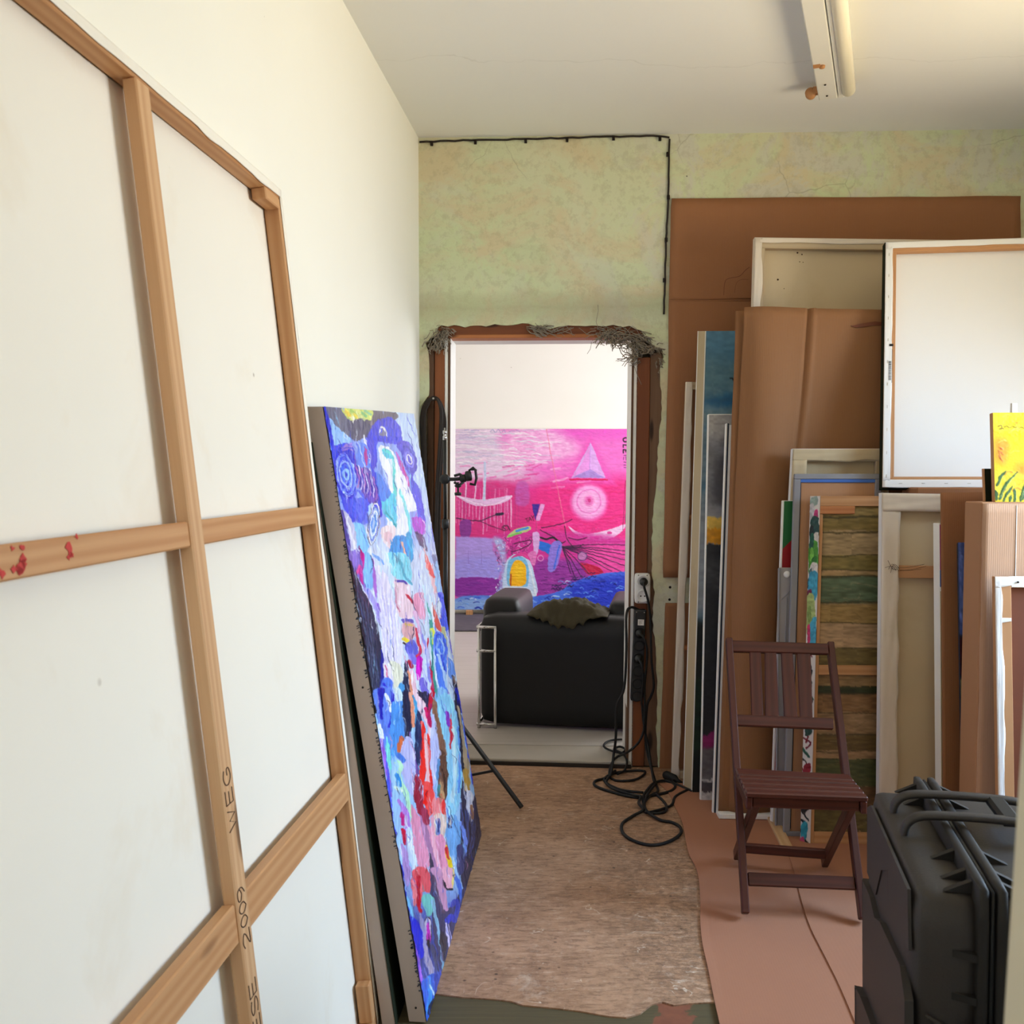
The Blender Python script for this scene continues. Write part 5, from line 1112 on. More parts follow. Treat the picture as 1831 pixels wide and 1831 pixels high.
# coiled cord on a nail
def cord_loop():
    t = thing('hanging_cord', 'looped brown cord hanging on a nail at the left door post', 'cord', W(776, 713, -.02))
    rnd = random.Random(8); m = MB()
    for k in range(5):
        j = lambda s: rnd.uniform(-s, s)
        pts = [(757 + k * 1.5, 1010 + 20 * k), (757 + k * 1.2, 900), (754 + k * 1.7, 800 + j(8)), (753 + k * 1.6, 745), (760 + k * 1.6, 722), (770, 712 + k * .9), (777, 710 + k * 1.1), (786 - k * .8, 716), (794 - k * 1.7, 735), (796 - k * 2.2, 765), (791 - k * 2, 820), (786 - k * 1.8, 900), (785 - k * 2.2, 1010 + 20 * k)]
        m.tube(smooth_pts([W(x + j(.6), y, -.012 - .004 * k + j(.003)) for x, y in pts], 4), .0052, 7)
    m.obj('cord', 'dark_cable', t)
    MB().lathe(W(776.5, 713.5, .0), -BN, [(0, .0022), (.036, .0022), (.037, .005), (.039, .005)], 8).obj('nail', 'nail', t)
cord_loop()
# ---------------------------------------------------------------- sockets, power strip, cables
def outlet():
    c = W(1148, 1051, -.002); t = thing('wall_outlet', 'white double socket fixed to the right door post', 'socket', c)
    fr = lambda x, y, z: c + BD * x + BN * y + V((0, 0, z))
    rbox(MB(), (-.036, -.035, -.070), (.036, .010, .070), .012, fr, 5).obj('plate', 'plastic_white', t)
    for z in (.034, -.034):
        m = MB(); m.lathe(fr(0, -.036, z), -BN, [(0, .030), (.003, .030), (.0035, .024), (.001, .021), (.0008, .001)], 24); s = m.obj('socket', 'plastic_white', t)
        if z < 0:
            m = MB(); [m.lathe(fr(dx, -.0375, z), -BN, [(0, .0035), (.001, .003)], 8) for dx in (-.009, .009)]; m.obj('contact_hole', 'dark_gap', s)
    for x in (-.02, .02):
        for z in (.062, -.062): MB().lathe(fr(x, -.0355, z), -BN, [(0, .0025), (.0015, .002)], 8).obj('screw', 'dark_gap', t)
    return c, fr
oc, ofr = outlet()
def cable(name, label, pts, r, plug=None, mat='black_rubber', cat='cable'):
    t = thing(name, label, cat, pts[-1]); MB().tube(smooth_pts(pts, 7), r, 8).obj('cord', mat, t); 
    if plug: plug(t)
    return t
FL = lambda x, y, z=.006: floorpt(x, y, z)
D = lambda x, y, d=-.05: W(x, y, d)
def plug1(t): MB().lathe(ofr(.003, -.037, .033), -BN, [(0, .019), (.016, .019), (.022, .012), (.034, .007)], 16).obj('plug', 'black_plastic', t)
cable('power_cable', 'black cable plugged into the upper socket, hanging down behind the power strip to the floor', [ofr(.003, -.07, .033), D(1152, 1050, -.085), D(1159, 1075, -.075), D(1163, 1110, -.06), D(1165, 1180, -.06), D(1169, 1225, -.05), D(1164, 1245, -.045), D(1157, 1262, -.045), D(1154, 1310, -.05), D(1157, 1345, -.07), FL(1168, 1385, .03), FL(1173, 1402), FL(1176, 1415, .008), FL(1160, 1425, .008), FL(1150, 1440, .012), FL(1154, 1452, .012), FL(1172, 1450, .008), FL(1200, 1440), FL(1208, 1424), FL(1230, 1412)], .0058, plug1)
def power_strip():
    a = D(1144, 1088, 0); b = D(1137, 1250, 0); t = thing('power_strip', 'black power strip with round sockets fixed upright on the right door post', 'power strip', (a + b) / 2 - BN * .02)
    ax = (b - a).normalized(); L = (b - a).length; sx = (BD - ax * BD.dot(ax)).normalized()
    fr = lambda x, y, l: a + sx * x - BN * y + ax * l
    m = MB(); m.hexa([fr(-.027, .0, 0), fr(.027, .0, 0), fr(.027, .04, 0), fr(-.027, .04, 0), fr(-.027, .0, L), fr(.027, .0, L), fr(.027, .04, L), fr(-.027, .04, L)]); m.obj('body', 'black_plastic', t, .006, segs=3)
    m = MB(); m.hexa([fr(-.010, .04, .045), fr(.018, .04, .045), fr(.018, .043, .045), fr(-.010, .043, .045), fr(-.010, .04, .072), fr(.018, .04, .072), fr(.018, .043, .072), fr(-.010, .043, .072)]); lab = m.obj('label', 'plastic_white', t)
    m = MB()
    for i, w in enumerate((.018, .012, .016, .010)): m.hexa([fr(-.006, .0432, .050 + i * .005), fr(-.006 + w, .0432, .050 + i * .005), fr(-.006 + w, .0436, .050 + i * .005), fr(-.006, .0436, .050 + i * .005), fr(-.006, .0432, .0515 + i * .005), fr(-.006 + w, .0432, .0515 + i * .005), fr(-.006 + w, .0436, .0515 + i * .005), fr(-.006, .0436, .0515 + i * .005)])
    m.obj('printing', 'black_ink', lab)
    for i in range(6):
        l = .108 + i * .059; m = MB(); m.lathe(fr(0, .039, l), -BN, [(0, .0255), (.003, .0255), (.004, .021), (.001, .018), (.0008, .001)], 20); m.obj('socket', 'black_rubber', t)
    for x in (-.018, .018): MB().lathe(fr(x, .04, .012), -BN, [(0, .003), (.0015, .0025)], 8).obj('screw', 'nail', t)
    return fr, L
psf, psl = power_strip()
def plug_at(l):
    def f(t): MB().lathe(psf(0, .042, l), -BN, [(0, .019), (.014, .019), (.02, .012), (.034, .007)], 16).obj('plug', 'black_plastic', t)
    return f
E2 = lambda l: psf(0, .075, l)
cable('power_cable', 'black cable plugged into the topmost socket of the power strip', [E2(.108), psf(.02, .09, .13), psf(.035, .08, .2), psf(.03, .07, .35), D(1153, 1262, -.075), D(1152, 1290, -.08), D(1150, 1310, -.08), D(1140, 1330, -.08), D(1122, 1345, -.07), FL(1106, 1352, .03), FL(1098, 1358, .04), FL(1092, 1370, .02), FL(1090, 1388), FL(1105, 1396), FL(1135, 1394), FL(1152, 1384), FL(1148, 1378), FL(1110, 1380), FL(1085, 1388), FL(1082, 1398), FL(1110, 1412), FL(1150, 1417)], .0055, plug_at(.108))
cable('power_cable', 'black cable plugged into the third socket of the power strip', [E2(.226), psf(.012, .1, .25), psf(.022, .09, .32), psf(.02, .07, .42), D(1148, 1262, -.07), D(1152, 1300, -.075), D(1160, 1340, -.085), FL(1168, 1392, .03), FL(1172, 1400, .014), FL(1164, 1412, .016), FL(1156, 1424, .018), FL(1152, 1440), FL(1156, 1452), FL(1170, 1454), FL(1188, 1452), FL(1192, 1442), FL(1184, 1430), FL(1170, 1418)], .0055, plug_at(.226))
cable('extension_cord', 'long black extension cord lying in loops on the floor before the right door post', [psf(-.005, .02, .005), D(1128, 1086, -.03), D(1120, 1100, -.06), D(1120, 1160, -.08), D(1116, 1230, -.1), D(1103, 1262, -.11), D(1101, 1320, -.12), D(1097, 1350, -.12), FL(1092, 1385, .02), FL(1080, 1392), FL(1064, 1397), FL(1066, 1406), FL(1100, 1418), FL(1140, 1426), FL(1170, 1422), FL(1200, 1414), FL(1207, 1404), FL(1190, 1396), FL(1170, 1400, .014), FL(1158, 1412, .016), FL(1150, 1425, .014), FL(1152, 1440, .010), FL(1158, 1452, .014), FL(1180, 1466, .008), FL(1200, 1470), FL(1215, 1478), FL(1217, 1490), FL(1200, 1503), FL(1170, 1511), FL(1140, 1506), FL(1116, 1492), FL(1112, 1474), FL(1130, 1460), FL(1150, 1448, .018), FL(1142, 1436, .02), FL(1146, 1424, .022), FL(1135, 1422, .014), FL(1100, 1412, .014), FL(1084, 1400, .014), FL(1090, 1388, .014), FL(1100, 1378, .012)], .0062)
cable('extension_cord', 'black cord coiled on the pale floor just beyond the threshold', [FL(1112, 1322, .04), FL(1092, 1324, .04), FL(1081, 1330, .04), FL(1082, 1337, .04), FL(1098, 1344, .04), FL(1112, 1346, .04), FL(1118, 1340, .05), FL(1108, 1335, .05), FL(1100, 1340, .05), FL(1114, 1348, .04), FL(1120, 1356, .035), FL(1121, 1366, .03), FL(1116, 1378, .012), FL(1104, 1384, .012)], .0055)
def adaptor():
    p = FL(1187, 1384, .02); t = thing('cable_connector', 'black cable connector lying by the wall beside the narrow stretcher frame', 'connector', p)
    MB().lathe(p, V((.5, -.5, -.12)), [(0, .012), (.01, .02), (.06, .02), (.075, .010), (.1, .006)], 12).obj('connector_body', 'black_rubber', t)
    MB().tube(smooth_pts([p + V((.045, -.045, -.006)), FL(1203, 1398, .008), FL(1218, 1406), FL(1232, 1412), FL(1238, 1415)], 5), .0058, 8).obj('cord', 'black_rubber', t)
adaptor()
# ---------------------------------------------------------------- right side: the stack of canvases and cardboard
def panel(tl, bl, Yt, Yb=None, w=.5, z0=0.0, tr=None):
    TL = atY(*tl, Yt); BL = floorpt(*bl, z0) if Yb is None else atY(*bl, Yb)
    d = BL - TL; BL = TL + d * ((z0 - TL.z) / d.z)
    TR = TL + BD * w; BR = BL + BD * w
    if tr is not None: TR = onplane(tr[0], tr[1], TL, BN); BR = BL + BD * ((TR - TL).dot(BD))
    return Quad(TL, TR, BR, BL)
def xpx(px, Y): return (px - CX) / F * Y
def small_painter(px0, py0, w, h, sc, base, **k): return Painter(px0, py0, w, h, sc, base, **k)
def back_view(name, label, cat, Q, D, barw, barmat, sheet, edge, cross=(), fold=None, topw=None, grp=None, vcross=()):
    t = thing(name, label, cat, Q.base(), grp); W_, H_ = Q.W, Q.H; tw = topw or barw
    if sheet: qpart(Q, 'canvas_sheet', sheet, t, (.002, W_ - .002, .002, H_ - .002), D - .003, D)
    dd = D - .004
    qpart(Q, 'stretcher_bar', barmat, t, (0, W_, 0, tw), 0, dd); qpart(Q, 'stretcher_bar', barmat, t, (0, W_, H_ - barw, H_), 0, dd)
    qpart(Q, 'stretcher_bar', barmat, t, (0, barw, tw, H_ - barw), 0, dd); qpart(Q, 'stretcher_bar', barmat, t, (W_ - barw, W_, tw, H_ - barw), 0, dd)
    for (y, h, m) in cross: qpart(Q, 'crossbar', m, t, (barw, W_ - barw, y, y + h), .003, dd)
    if edge: edge_wrap(Q, edge, t, .0, D)
    if fold:
        f = fold; sd = int(W_ * 1000) % 50
        fold_strip(Q, (0, W_, 0, tw * f[1]), f[0], t, sd, f[2]); fold_strip(Q, (0, barw * f[1], tw * .9, H_), f[0], t, sd + 1, f[2])
    return t
# cardboard lining on the wall
def wall_sheet(name, label, px, d, mat, crease=None):
    A = [W(x, y, -d) for x, y in px]; Q = Quad(*A)
    t = thing(name, label, 'cardboard', Q.base())
    def fn(u, v): return Q.P(u + .004 * (vn(v * 7, 3, 5) - .5) * (1 if 0 < v < 1 else 0), v + .002 * (vn(u * 9, 1, 2) - .5), -.004 * vn(u * 3, v * 3, 1))
    MB().grid(fn, 40, 40, gcf=lambda u, v: (v * Q.H, u * Q.W, 0)).obj('sheet', mat, t, solid=.006)
    return t, Q
t, QW = wall_sheet('cardboard_sheet', 'large brown cardboard sheet covering the upper back wall right of the cable', [(1201, 355), (1824, 351), (1836, 1031), (1186, 1032)], .008, 'cardboard_dark')
m = MB(); m.tube([QW.P(.0, .262, -.006), QW.P(.12, .2625, -.007), QW.P(.24, .262, -.006)], .003, 6); m.tube([QW.P(0, .268, -.005), QW.P(.24, .268, -.005)], .002, 6); m.obj('crease', 'cardboard_dark', t)
m = MB(); m.tube(smooth_pts([W(x, y, -.012) for x, y in [(1294, 528), (1296, 505), (1303, 498), (1322, 494), (1333, 483), (1340, 478)]], 4), .0018, 5); m.tube(smooth_pts([W(x, y, -.012) for x, y in [(1313, 524), (1317, 506), (1326, 500), (1338, 500)]], 4), .0014, 5); m.obj('hand_hole', 'kraft_dark', t)
wall_sheet('cardboard_sheet', 'lower brown cardboard sheet standing against the back wall behind the narrow stretcher', [(1190, 1078), (1560, 1078), (1560, 1388), (1179, 1388)], .012, 'cardboard_dark')
m = MB(); [m.lathe(W(x, y, .002), -BN, [(0, .006), (.0035, .006), (.004, .004)], 10) for x, y in ((1198, 1050), (1197, 1072))]; m.obj('screw_hole', 'dark_gap', bpy.data.objects['wall_back'])
# big canvas against the wall cardboard
QA = panel((1350, 425), (1333, 1000), 4.12, 4.02, tr=(1786, 431))
ta = back_view('stretched_canvas', 'big canvas with a plain cream back, standing behind the tall bent cardboard', 'canvas', QA, .035, .045, 'canvas_wood', 'cream_canvas', 'fold_canvas')
fold_strip(QA, (0, .032, 0, QA.H), 'fold_canvas', ta, 4, .004); fold_strip(QA, (0, QA.W, 0, .022), 'fold_canvas', ta, 6, .004)
m = MB()
for x, y, r in [(1426, 452, .004), (1434, 455, .003), (1391, 500, .004), (1430, 468, .002), (1436, 469, .002), (1402, 516, .002)]:
    q = onplane(x, y, QA.P(0, 0, .030), QA.n); m.lathe(q, -QA.n, [(0, r), (.001, r * .6)], 8)
m.obj('paint_speck', 'ink', ta)
# narrow open stretcher frame at the far left
Q3 = panel((1226, 683), (1200, 1392), 4.325, w=.30)
t3 = back_view('stretcher_frame', 'narrow whitish stretcher frame, leftmost of the stack by the doorway', 'frame', Q3, .022, .034, 'canvas_wood', None, None, cross=[(Q3.H * .335, .022, 'orange_wood'), (Q3.H * .665, .022, 'orange_wood')])
fold_strip(Q3, (0, .034, 0, Q3.H), 'fold_canvas', t3, 9, .004)
# deep edged sky blue painting
def deep_panel(name, label, face, tl, bl, Yt, w, side_tl, side_bl, dY, grp=None, edge='tan_canvas', rim='white_paint'):
    Q = panel(tl, bl, Yt, None, w); t = thing(name, label, 'painting', Q.base())
    A = atY(*side_tl, Yt + dY); B = floorpt(*side_bl)
    d = B - A; B = A + d * (-A.z / d.z)
    m = MB(); o = A - Q.c[0]; ob = B - Q.c[3]
    e = Q.n * .003
    m.hexa([Q.c[3] + e, Q.c[2] + e, Q.c[2] + ob, Q.c[3] + ob, Q.c[0] + e, Q.c[1] + e, Q.c[1] + o, Q.c[0] + o]); m.obj('canvas_edge', edge, t)
    m = MB()
    for k in (0.03, .94):
        m.hexa([Q.c[3].lerp(Q.c[3] + ob, k) + x for x in (V((-.002, 0, 0)), V((.0, 0, 0)), ob * .05, ob * .05 + V((-.002, 0, 0)))] + [Q.c[0].lerp(Q.c[0] + o, k) + x for x in (V((-.002, 0, 0)), V((.0, 0, 0)), o * .05, o * .05 + V((-.002, 0, 0)))])
    m.obj('edge_strip', rim, t)
    if face: painted_face(Q, *face, t, relief=.0005, d=-.0005)
    return t, Q
def sky_face():
    p = small_painter(1200, 580, 160, 860, 1, (84, 124, 146), seed=31, warp=5, streak=(5, 9), amp=.12); f = p.fill
    f([(1200, 580), (1360, 580), (1360, 790), (1200, 790)], (74, 120, 146), 1, False, 10); f([(1200, 640), (1360, 650), (1360, 700), (1200, 690)], (92, 128, 140), .8, True, 14)
    f([(1270, 700), (1330, 695), (1330, 716), (1270, 712)], (44, 100, 140), .9, True, 6); f([(1250, 722), (1330, 725), (1330, 750), (1250, 745)], (134, 152, 156), .8, True, 10)
    f([(1200, 750), (1360, 750), (1360, 900), (1200, 900)], (120, 140, 150), .9, False, 16); f([(1240, 840), (1300, 842), (1300, 860), (1240, 856)], (80, 120, 140), .8, True, 6)
    f([(1200, 880), (1360, 880), (1360, 1080), (1200, 1080)], (150, 156, 160), 1, False, 20); f([(1200, 1090), (1360, 1090), (1360, 1450), (1200, 1450)], (20, 24, 24), 1, False, 10); f([(1200, 1210), (1360, 1210), (1360, 1330), (1200, 1330)], (22, 44, 30), .9, True, 12)
    f([(1296, 668), (1330, 668), (1330, 700), (1316, 684)], (22, 30, 44), 1, False)
    return p
PS = sky_face()
deep_panel('painting', 'tall sky blue painting with a thick pale edge, second from the left in the stack', (PS, [(1263, 592), (1345, 592), (1330, 1420), (1238, 1420)], 60, 320), (1263, 592), (1238, 1418), 4.16, .24, (1248, 592), (1222, 1405), .09)
def grey_face():
    p = small_painter(1240, 730, 120, 720, 1, (150, 148, 150), seed=41, warp=5, streak=(4, 9), amp=.14); f = p.fill
    f([(1240, 730), (1360, 730), (1360, 800), (1240, 800)], (168, 164, 160), 1, False, 14); f([(1240, 800), (1360, 790), (1360, 900), (1240, 900)], (120, 118, 122), 1, True, 16); f([(1280, 830), (1310, 815), (1320, 880), (1280, 900)], (76, 74, 78), .9, True, 8)
    f([(1240, 925), (1360, 928), (1360, 948), (1240, 946)], (226, 184, 80), 1, False); f([(1240, 946), (1360, 948), (1360, 976), (1240, 972)], (210, 142, 20), 1, False); f([(1240, 974), (1360, 976), (1360, 1330), (1240, 1330)], (40, 40, 44), 1, False); f([(1260, 1000), (1310, 1010), (1300, 1060), (1260, 1040)], (70, 68, 70), .7, True, 8)
    f([(1240, 1325), (1300, 1300), (1300, 1340), (1240, 1345)], (150, 40, 104), 1, False); f([(1240, 1342), (1300, 1334), (1300, 1395), (1240, 1395)], (110, 104, 106), 1, False, 3); f([(1240, 1394), (1300, 1394), (1300, 1400), (1240, 1400)], (210, 206, 200), 1, False); f([(1240, 1400), (1300, 1400), (1300, 1418), (1240, 1418)], (86, 80, 84), 1, False); f([(1240, 1418), (1300, 1418), (1300, 1440), (1240, 1440)], (206, 202, 196), 1, False)
    return p
PG = grey_face()
Q5 = panel((1268, 742), (1254, 1432), 4.03, w=.17)
t5 = thing('painting', 'grey clouded painting with a yellow band, in front of the sky blue one', 'painting', Q5.base())
painted_face(Q5, PG, [(1268, 742), (1345, 742), (1331, 1434), (1254, 1434)], 50, 260, t5, relief=.0004)
qpart(Q5, 'panel_edge', 'white_paint', t5, (-.0055, Q5.W, -.004, Q5.H), .0, .02, .003)
Q6 = panel((1298, 757), (1274, 1455), 3.93, w=.46)
t6 = thing('picture_board', 'thin white edged navy panel standing just behind the bent cardboard', 'panel', Q6.base())
qpart(Q6, 'panel_face', 'white_paint', t6, (.013, Q6.W, .006, Q6.H), 0, .014); qpart(Q6, 'panel_edge', 'white_paint', t6, (-.001, .0065, 0, Q6.H), -.002, .018, .002); qpart(Q6, 'navy_strip', 'navy', t6, (.0065, .013, 0, Q6.H), -.002, .016, .001)
qpart(Q6, 'ledge', 'white_paint', t6, (.013, Q6.W, Q6.H - .019, Q6.H), -.075, .0)
# tall bent cardboard
def bent_cardboard():
    zb = .022
    TL = atY(1331, 549, 3.90); BL = floorpt(1290, 1449, zb); d = BL - TL; w = xpx(1632, 3.85) - TL.x
    Q = Quad(TL, onplane(1577, 554, TL, BN) + (BD * .0), BL + BD * w, BL); Q = Quad(TL, TL + (Q.c[1] - TL).normalized() * w, BL + BD * w, BL)
    t = thing('cardboard_sheet', 'tall bent brown cardboard from a flattened box, standing behind the wooden chair', 'cardboard', Q.base())
    def fn(u, v):
        k = u * Q.W; bow = -.035 * math.exp(-((k - .10) / .10) ** 2) + .03 * math.exp(-(k / .035) ** 2)
        cr = .38 - .10 * min(1, v * 1.6) + .01 * math.sin(v * 9)
        crease = .010 * math.exp(-((u - cr) / .010) ** 2) - .006 * math.exp(-((u - cr - .035) / .012) ** 2)
        wav = .008 * (vn(u * 4, v * 5, 3) - .5)
        e = .004 * (vn(v * 16, 2, 7) - .5) / Q.W if u < .01 else 0
        return Q.P(u + e, v, (bow + wav) * min(1, v * 3 + .4) + crease * (1 - v) ** .5 * 1.2)
    MB().grid(fn, 110, 50, gcf=lambda u, v: (v * Q.H, u * Q.W, 0)).obj('front_panel', 'cardboard', t, solid=.005)
    def fb(u, v):
        a = atY(1316, 556, 3.935).lerp(floorpt(1284, 1450, zb), v); return a + BD * (.10 * u) + BN * (.002) + V((.003 * (vn(v * 14, 1, 4) - .5), 0, 0))
    MB().grid(fb, 6, 40, gcf=lambda u, v: (v * 2, u * .1, 0)).obj('back_panel', 'cardboard', t, solid=.005)
    m = MB(); pl = [(1521, 583), (1534, 580), (1550, 577), (1564, 575), (1580, 577), (1580, 582), (1560, 582), (1545, 585), (1530, 586)]
    m.prism([onplane(x, y, Q.P(.7, .03, -.004), Q.n) for x, y in pl], Q.n * -.003); m.obj('hand_hole', 'kraft_dark', t)
bent_cardboard()
# canvas with pale folded bars
QB8 = panel((1418, 803), (1413, 895), 3.74, 3.728, w=xpx(1600, 3.68) - xpx(1418, 3.74))
back_view('stretched_canvas', 'canvas back with pale folded bars, standing behind the grey frame with blue tape', 'canvas', QB8, .03, .052, 'canvas_wood', 'tan_canvas', 'white_canvas', fold=('tan_canvas', .98, .006), topw=.048)
# green and red painting, grey portfolio
Q10 = panel((1399, 895), (1378, 1477), 3.72, w=.15)
t10 = thing('painting', 'thin green and red painting peeking out left of the grey frame', 'painting', Q10.base())
qpart(Q10, 'panel_edge', 'white_paint', t10, (0, Q10.W, 0, Q10.H), .001, .018, .002)
m = MB(); yk = .175; m.prism([Q10.m(.007, .002, -.0), Q10.m(.15, .002, 0), Q10.m(.15, yk - .045, 0), Q10.m(.04, yk - .02, 0), Q10.m(.007, yk + .015, 0)], Q10.n * -.0015); m.obj('green_field', 'green_paint', t10)
m = MB(); m.prism([Q10.m(.007, yk + .015, 0), Q10.m(.04, yk - .02, 0), Q10.m(.15, yk - .045, 0), Q10.m(.15, Q10.H - .01, 0), Q10.m(.007, Q10.H - .01, 0)], Q10.n * -.0015); m.obj('red_field', 'red_paint', t10)
Q10b = panel((1392, 1015), (1386, 1484), 3.675, w=.09)
t11 = thing('portfolio', 'grey portfolio with a white round button, below the green and red painting', 'portfolio', Q10b.base())
qpart(Q10b, 'cover', 'grey_foam', t11, (0, .09, 0, Q10b.H), .0, .014, .004); qpart(Q10b, 'rim', 'grey_paint', t11, (0, .007, .0, Q10b.H), -.004, .0, .002)
m = MB().lathe(onplane(1407, 1027, Q10b.c[0], Q10b.n), -Q10b.n, [(0, .013), (.003, .013), (.005, .009), (.0052, .001)], 16); m.obj('button', 'plastic_white', t11)
m = MB(); m.tube([onplane(x, y, Q10b.c[0] - Q10b.n * .001, Q10b.n) for x, y in [(1398, 1072), (1406, 1064), (1414, 1055)]], .0015, 5); m.tube([onplane(x, y, Q10b.c[0] - Q10b.n * .001, Q10b.n) for x, y in [(1407, 1068), (1404, 1160), (1401, 1300)]], .002, 5); m.obj('crease', 'grey_paint', t11)
# grey frame with blue tape
Q9 = panel((1421, 847), (1401, 1497), 3.685, w=xpx(1590, 3.6) - xpx(1421, 3.685))
t9 = thing('framed_board', 'grey painted frame with a strip of blue tape around a brown board', 'frame', Q9.base())
qpart(Q9, 'backing_board', 'cardboard_pale', t9, (.02, Q9.W - .02, .02, Q9.H - .02), .008, .014)
for r in ((0, Q9.W, 0, .021), (0, Q9.W, Q9.H - .021, Q9.H), (0, .024, .021, Q9.H - .021), (Q9.W - .024, Q9.W, .021, Q9.H - .021)): qpart(Q9, 'frame_bar', 'grey_paint', t9, r, 0, .02, .002)
qpart(Q9, 'tape_strip', 'blue_tape', t9, (.024, Q9.W - .024, .021, .034), .002, .0075); qpart(Q9, 'tape_strip', 'navy', t9, (.024, .027, .034, Q9.H - .03), .002, .0075)
# canvas with a painted floral edge and striped cloth back
Q11 = panel((1467, 887), (1449, 1512), 3.60, w=xpx(1600, 3.5) - xpx(1467, 3.6))
def striped():
    p = small_painter(1440, 880, 170, 640, 1.2, (150, 126, 90), seed=51, warp=1.2, streak=(3, 20), amp=.22); R = random.Random(6)
    rows = [(885, 920, (150, 124, 70)), (920, 945, (136, 116, 66)), (945, 985, (170, 146, 108)), (985, 1011, (132, 116, 66)), (1011, 1021, (176, 146, 102)), (1021, 1066, (92, 108, 82)), (1068, 1101, (160, 130, 78)), (1102, 1146, (178, 146, 110)), (1146, 1186, (116, 98, 56)), (1186, 1215, (150, 120, 80)), (1212, 1226, (56, 62, 38)), (1226, 1262, (142, 106, 70)), (1262, 1302, (160, 128, 92)), (1302, 1332, (112, 90, 52)), (1332, 1346, (160, 126, 90)), (1346, 1398, (80, 84, 50)), (1398, 1440, (120, 90, 60)), (1440, 1485, (104, 92, 54)), (1485, 1530, (160, 124, 82))]
    for a, b, c in rows: p.fill([(1430, a), (1520, a + R.uniform(-3, 3)), (1620, a), (1620, b), (1520, b + R.uniform(-2, 2)), (1430, b)], c, 1, False)
    for a, b, c in rows: p.stroke([(1430, b), (1500, b + R.uniform(-3, 3)), (1560, b + R.uniform(-2, 2)), (1620, b)], R.choice([1, 2, 3]), (70, 60, 36), .8)
    for i in range(70): x = R.uniform(1440, 1600); y = R.uniform(900, 1500); p.stroke([(x, y), (x + R.uniform(10, 40), y + R.uniform(-8, 8)), (x + R.uniform(30, 70), y + R.uniform(-10, 10))], R.uniform(.8, 2), R.choice([(190, 160, 120), (100, 84, 54), (150, 120, 84)]), .35)
    return p
t12 = thing('stretched_canvas', 'canvas with a colourful painted edge and a striped cloth back, behind the chair', 'canvas', Q11.base())
bw = .012
painted_face(Quad(Q11.m(bw, 0, .012), Q11.m(Q11.W, 0, .012), Q11.m(Q11.W, Q11.H, .012), Q11.m(bw, Q11.H, .012)), striped(), [(1467, 887), (1602, 887), (1600, 1512), (1449, 1512)], 60, 300, t12, name='striped_cloth', relief=.001)
qpart(Q11, 'stretcher_bar', 'pine', t12, (0, Q11.W, .0, .038), -.002, .010); qpart(Q11, 'stretcher_bar', 'orange_wood', t12, (0, .13, .038, .068), -.002, .010); qpart(Q11, 'stretcher_bar', 'pine', t12, (0, bw, .068, Q11.H), .0, .010)
qpart(Q11, 'crossbar', 'pine', t12, (bw, Q11.W, Q11.H * .489, Q11.H * .489 + .036), -.002, .010); qpart(Q11, 'stretcher_bar', 'pine', t12, (bw, Q11.W, Q11.H - .05, Q11.H), -.0, .010)
def floral():
    p = small_painter(1420, 880, 60, 640, 2.2, (222, 214, 206), seed=61, warp=2, streak=(5, 5), amp=.15); R = random.Random(12); f = p.fill; s = p.stroke
    def E(y): return 1448 - 18 * (y - 887) / 625
    def B(y, h, c, x0=0, x1=18, **k): f([(E(y) + x0, y), (E(y) + x1, y - 4), (E(y) + x1, y + h), (E(y) + x0, y + h + 5)], c, **k)
    B(892, 10, (150, 170, 160), 2, 14); B(916, 14, (190, 50, 110), 9, 15); B(905, 20, (200, 196, 196), 1, 8); B(930, 40, (30, 70, 66), 4, 17); B(945, 16, (26, 40, 44), 2, 9); B(958, 20, (214, 206, 196), 9, 18)
    B(975, 50, (76, 150, 44), 2, 17); B(960, 20, (30, 90, 70), 3, 10); B(985, 14, (120, 190, 70), 4, 10); B(1000, 12, (40, 110, 30), 8, 16); B(1012, 14, (222, 214, 206), 5, 18); B(1022, 8, (86, 110, 110), 4, 9)
    B(1030, 40, (66, 160, 190), 3, 18); B(1060, 8, (110, 30, 60), 0, 9); B(1072, 60, (170, 186, 110), 0, 14); B(1090, 20, (126, 150, 76), 3, 9); B(1110, 14, (66, 160, 186), 10, 18); B(1120, 40, (70, 160, 190), 6, 18); B(1125, 26, (200, 50, 100), 3, 8)
    for y in range(1160, 1510, 18): s([(E(y), y), (E(y) + R.uniform(4, 16), y + R.uniform(4, 16)), (E(y) + R.uniform(2, 18), y + R.uniform(14, 30))], R.uniform(2, 5), R.choice([(24, 30, 30), (24, 30, 30), (120, 20, 30), (40, 80, 60), (60, 50, 46)]))
    B(1370, 12, (140, 26, 34), 4, 16); B(1440, 8, (30, 30, 30), 2, 15); B(1475, 22, (50, 150, 170), 2, 12); B(1500, 10, (200, 80, 110), 0, 8); B(1300, 14, (40, 70, 56), 4, 16); B(1040, 10, (30, 60, 70), 1, 3)
    return p
SA = atY(1449, 887, 3.655); SB = floorpt(1431, 1507); QS = Quad(SA, Q11.c[0], Q11.c[3], V((SB.x, SB.y, 0)))
painted_face(QS, floral(), [(1449, 887), (1467, 887), (1449, 1512), (1431, 1507)], 40, 420, t12, name='painted_edge', relief=.003)
m = MB(); o1 = SA - Q11.c[0]; o2 = V((SB.x, SB.y, 0)) - Q11.c[3]; k1 = Q11.n * .013
m.hexa([Q11.c[3] + k1 + V((.004, 0, 0)), Q11.c[2] + k1, Q11.c[2] + o2, Q11.c[3] + o2 + V((.004, 0, 0)), Q11.c[0] + k1 + V((.004, 0, 0)), Q11.c[1] + k1, Q11.c[1] + o1, Q11.c[0] + o1 + V((.004, 0, 0))]); m.obj('canvas_body', 'white_canvas', t12)
